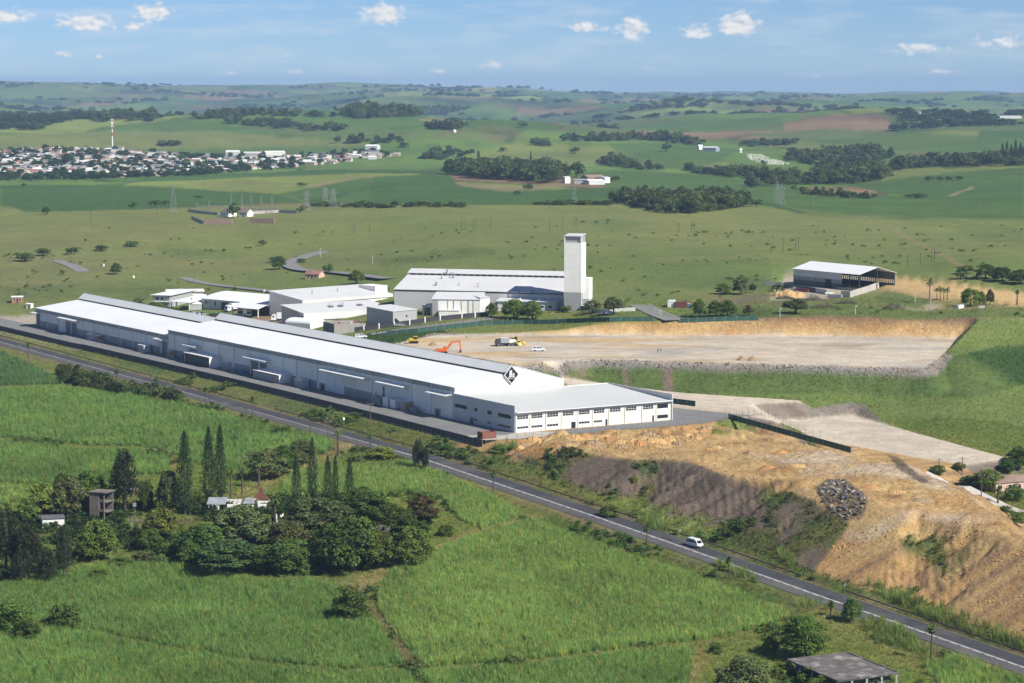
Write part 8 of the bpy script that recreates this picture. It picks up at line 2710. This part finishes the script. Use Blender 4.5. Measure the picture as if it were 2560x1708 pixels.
# ------------------------------------------------------------------ poles, signs, pylons, mast
def pole(label, u, vb, vt, r=.14, m='wood_pole', arm=True, name='power_pole', group='power poles', lean=0.0):
    p = P(u, vb)
    h = (vb - vt) / ppm(p)
    t = thing(name, label, 'pole', p, .3, group)
    MB().tube((0, 0, -.5), (lean, 0, h), r * 1.15, r * .8, n=7).build('shaft', m, t)
    if arm:
        MB().box(lean - 1.1, lean + 1.1, -.06, .06, h - .55, h - .42).build('crossarm', m, t)
        for x in (-.9, 0, .9):
            MB().tube((lean + x, 0, h - .42), (lean + x, 0, h - .15), .06, n=5).build('insulator', 'steel_white', t)
    return t
for u, vb, vt, lb in [(41, 818, 792, 'short pole beside the road at the left edge'), (347, 913, 861, 'tall pole next to a roadside palm'), (753, 1016, 965, 'left of two close poles at the track junction'), (758, 1006, 958, 'right of two close poles at the track junction'), (850, 973, 924, 'pole in the grass verge below the warehouse'),
                      (555, 1075, 1045, 'thin pole in the cane behind the palms'), (2208, 1090, 1048, 'pole above the pink house'), (2155, 1072, 1052, 'short pole at the end of the pale lower pad'), (2252, 1140, 1088, 'pole in the garden of the pink house')]:
    pole(lb, u, vb, vt)
t = pole('power pole carrying a transformer above the bare yard', 309, 1200, 1118, .16)
MB().box(-.5, .5, -.35, .25, 4.6, 5.7).build('transformer', 'steel_grey', t)
for i, (u, vb, vt) in enumerate([(67, 468, 443), (72, 468, 443), (209, 512, 486), (257, 482, 458), (261, 482, 460), (362, 492, 470), (405, 478, 458), (808, 535, 516), (813, 535, 516), (848, 535, 514), (1060, 527, 505), (1067, 527, 505), (1086, 527, 503), (1092, 527, 503), (1126, 526, 505), (1262, 530, 504), (1290, 530, 502), (1318, 524, 497), (1323, 524, 497),
                                 (1555, 534, 512), (1560, 534, 512), (1587, 534, 508), (1593, 534, 508), (1769, 582, 560), (1797, 580, 546), (1826, 576, 545), (1832, 576, 545), (2083, 610, 585), (2113, 608, 582), (2138, 602, 568), (2144, 602, 568), (1598, 468, 440), (1860, 472, 450), (2240, 475, 452)]):
    pole('thin pole of the hill power line, ' + ('left of the substation' if u < 450 else 'behind the low sheds' if u < 900 else 'left of the tower' if u < 1294 else 'right of the tower' if u < 1700 else 'behind the grey shed' if u < 1900 else 'above the yellow platform') + (', tall' if vb - vt > 25 else ', short'), u, vb, vt, .15, arm=(i % 2 == 0), group='thin poles of the hill power line')
for i, (u, vb, vt, lb) in enumerate([(1515, 724, 712, 'white street lamp by the entrance road'), (2100, 697, 672, 'white lamp post beside the green patch'), (1790, 727, 708, 'lamp post behind the cut bank, left'), (2325, 703, 680, 'lamp post at the right edge road'), (855, 606, 588, 'lamp post on the grass behind the sheds'), (735, 590, 570, 'lamp post at the road bend'), (1963, 722, 703, 'lamp post behind the cut bank, right')]):
    p = P(u, vb)
    h = (vb - vt) / ppm(p)
    t = thing('street_lamp', lb, 'street lamp', p, 0, 'street lamps')
    MB().tube((0, 0, -.3), (0, 0, h), .1, .06, n=6).build('post', 'steel_white', t)
    MB().box(-.1, .9, -.12, .12, h - .02, h + .12).build('lamp_head', 'steel_white', t)
def sign(label, u, vb, vt, shape):
    p = P(u, vb)
    h = (vb - vt) / ppm(p)
    t = thing('road_sign', label, 'road sign', p, WROT + .4, 'road signs seen from behind')
    MB().tube((0, 0, -.3), (0, 0, h), .05, n=6).build('post', 'steel_grey', t)
    if shape == 'round':
        MB().tube((.06, 0, h - .45), (.1, 0, h - .45), .5, n=18).build('plate', 'steel_white', t)
    else:
        MB().px([(-.6, h - .95), (.6, h - .95), (0, h + .05)], .06, .1).build('plate', 'steel_grey', t)
sign('round road sign on the verge below the long canopy', 789, 983, 958, 'round')
sign('triangular road sign left of the white minibus', 1560, 1243, 1212, 'tri')
sign('triangular road sign beside the small roadside tree', 1938, 1379, 1335, 'tri')
def pylon(label, u, vb, vt, w=.22, arms=True, group='lattice pylons'):
    p = P(u, vb)
    h = (vb - vt) / ppm(p)
    t = thing('lattice_pylon', label, 'pylon', p, .5, group)
    b_ = h * w / 2
    r = max(.09, h * .0036)
    def at(k, z):
        q = b_ * (1 - .82 * z / h)
        return Vector(((-q, q, q, -q)[k], (-q, -q, q, q)[k], z))
    for k in range(4):
        MB().tube(at(k, -1), at(k, h), r, r * .8, n=4).build('leg', 'lattice', t)
    br = MB()
    zs = [h * (1 - (1 - i / 7) ** 1.25) for i in range(8)]
    for a, c in zip(zs[:-1], zs[1:]):
        for k in range(4):
            br.tube(at(k, a), at((k + 1) % 4, c), r * .55, n=3)
            br.tube(at((k + 1) % 4, a), at(k, c), r * .55, n=3)
    br.build('bracing', 'lattice', t)
    if arms:
        for z, l in ((h * .78, .24), (h * .92, .18)):
            MB().tube((-h * l, 0, z), (h * l, 0, z), r, n=4).tube((-h * l, 0, z), (0, 0, z + h * .06), r * .6, n=3).tube((h * l, 0, z), (0, 0, z + h * .06), r * .6, n=3).build('crossarm', 'lattice', t)
for u, vb, vt, w, ar, lb in [(398, 489, 424, .2, False, 'slender lattice tower left of the substation'), (703, 484, 438, .3, True, 'lattice pylon right of the substation'), (746, 468, 430, .36, True, 'left of a pair of wide lattice pylons'), (764, 477, 433, .36, True, 'right of a pair of wide lattice pylons'), (1782, 468, 421, .3, True, 'left of twin red lattice pylons in the cane'),
                            (1793, 470, 422, .3, True, 'right of twin red lattice pylons in the cane'), (1318, 470, 424, .22, False, 'faint lattice mast in the cane right of the hedge'), (531, 488, 445, .12, False, 'first lattice mast of the substation'), (555, 488, 446, .12, False, 'second lattice mast of the substation'), (577, 488, 446, .12, False, 'third lattice mast of the substation'),
                            (600, 490, 449, .12, False, 'fourth lattice mast of the substation'), (624, 490, 450, .12, False, 'fifth lattice mast of the substation'), (452, 486, 464, .12, False, 'short lattice mast at the left of the substation'), (480, 486, 460, .12, False, 'short lattice mast behind the substation houses')]:
    pylon(lb, u, vb, vt, w, ar)
wall_run('low white wall of the car park beside the tower', [(1352, 717), (1400, 717), (1458, 714)], 1.6, 'wall_white')
# substation
for lb, a, b_, d, h, wm, rm in [('small house with brown roof in the substation, left', (506, 497), (524, 498), 7, 3.5, 'wall_white', 'roof_brown'), ('small house with brown roof in the substation, right', (549, 498), (568, 498), 7, 3.5, 'wall_white', 'roof_brown')]:
    cottage(lb, a, b_, d, h, h + 2.2, wm, rm, 'substation_house', 2, True)
wall_run('tan brick wall in front of the substation, left', [(467, 514), (533, 515)], 3.4, 'pink_wall')
wall_run('tan brick wall in front of the substation, right', [(574, 512), (630, 513)], 3.4, 'pink_wall')
wall_run('grey wall at the left of the substation', [(440, 502), (467, 514)], 2.2, 'concrete')
wall_run('long pale wall behind the substation', [(432, 486), (480, 492), (500, 494)], 2.0, 'concrete')
wall_run('pale wall right of the substation', [(570, 492), (640, 488), (682, 490)], 2.0, 'concrete')
def gantry(label, u0, u1, v, hpx, n):
    a, b_ = P(u0, v), P(u1, v)
    h = hpx / ppm(a)
    t = thing('steel_gantry', label, 'gantry', a, atan2(b_.y - a.y, b_.x - a.x), 'substation gantries')
    L2 = (b_ - a).length
    for i in range(n):
        x = L2 * i / (n - 1)
        MB().tube((x, 0, -2), (x, 0, h), .22, .16, n=5).build('post', 'lattice', t)
    MB().box(-.5, L2 + .5, -.2, .2, h - .5, h - .1).build('beam', 'lattice', t)
    for i in range(n * 3):
        x = L2 * (i + .5) / (n * 3)
        MB().tube((x, 0, h - .5), (x, 0, h - 1.6), .12, n=5).build('insulator', 'steel_white', t)
gantry('steel gantry at the back of the substation', 455, 560, 482, 12, 5)
gantry('steel gantry at the front right of the substation', 575, 640, 492, 14, 4)
gantry('low gantry between substation masts', 520, 600, 487, 10, 4)
# red and white mast
p = P(258, 345)
h = 73 / ppm(p)
t = thing('radio_mast', 'tall red and white radio mast above the township', 'mast', p)
for i in range(9):
    MB().tube((0, 0, h * i / 9 + .002), (0, 0, h * (i + 1) / 9), 1.15 - .06 * i, 1.09 - .06 * i, n=8).build('mast_section', 'red' if i % 2 == 0 and i not in (2,) else 'steel_white', t)
for z in (.72, .84, .93):
    for k in range(3):
        MB().box(1.6 * cos(k * 2.1) - .5, 1.6 * cos(k * 2.1) + .5, 1.6 * sin(k * 2.1) - .5, 1.6 * sin(k * 2.1) + .5, h * z, h * z + 2.4).build('antenna', 'steel_white', t)
# blocks set out on the grass and lone white rocks
for u, v, lb in [(238, 611, 'tiny white marker stone on the plain, leftmost'), (307, 638, 'tiny white marker stone on the plain, middle'), (607, 671, 'tiny white marker stone behind the depot')]:
    pm_ = P(u, v)
    o = MB().add([(-.5, -.5, -.2), (.5, -.5, -.2), (.5, .5, -.2), (-.5, .5, -.2), (-.35, -.35, 1.3), (.35, -.35, 1.3), (.35, .35, 1.3), (-.35, .35, 1.3)], [(0, 3, 2, 1), (4, 5, 6, 7), (0, 1, 5, 4), (1, 2, 6, 5), (2, 3, 7, 6), (3, 0, 4, 7)]).build('marker_stone', 'wall_white')
    o.location = pm_
    tag(o, lb, 'marker', 'marker stones')
# ------------------------------------------------------------------ air
def haze():
    zlo = float(TZ.min()) - 2.0
    zhi = max(float(TZ.max()) + 45.0, CAM_H + 10)
    o = MB().box(-10200, 10200, -60, 27500, zlo, zhi)
    m, nt, out = new_mat('haze')
    pv = N(nt, 'ShaderNodeVolumePrincipled')
    pv.inputs['Color'].default_value = (0.46, 0.69, 1.0, 1)
    pv.inputs['Density'].default_value = 0.000052
    pv.inputs['Anisotropy'].default_value = 0.0
    nt.links.new(pv.outputs[0], out.inputs['Volume'])
    h = o.build('haze', m)
    stuff(h, 'thin blue haze over the countryside')
    return h
haze()
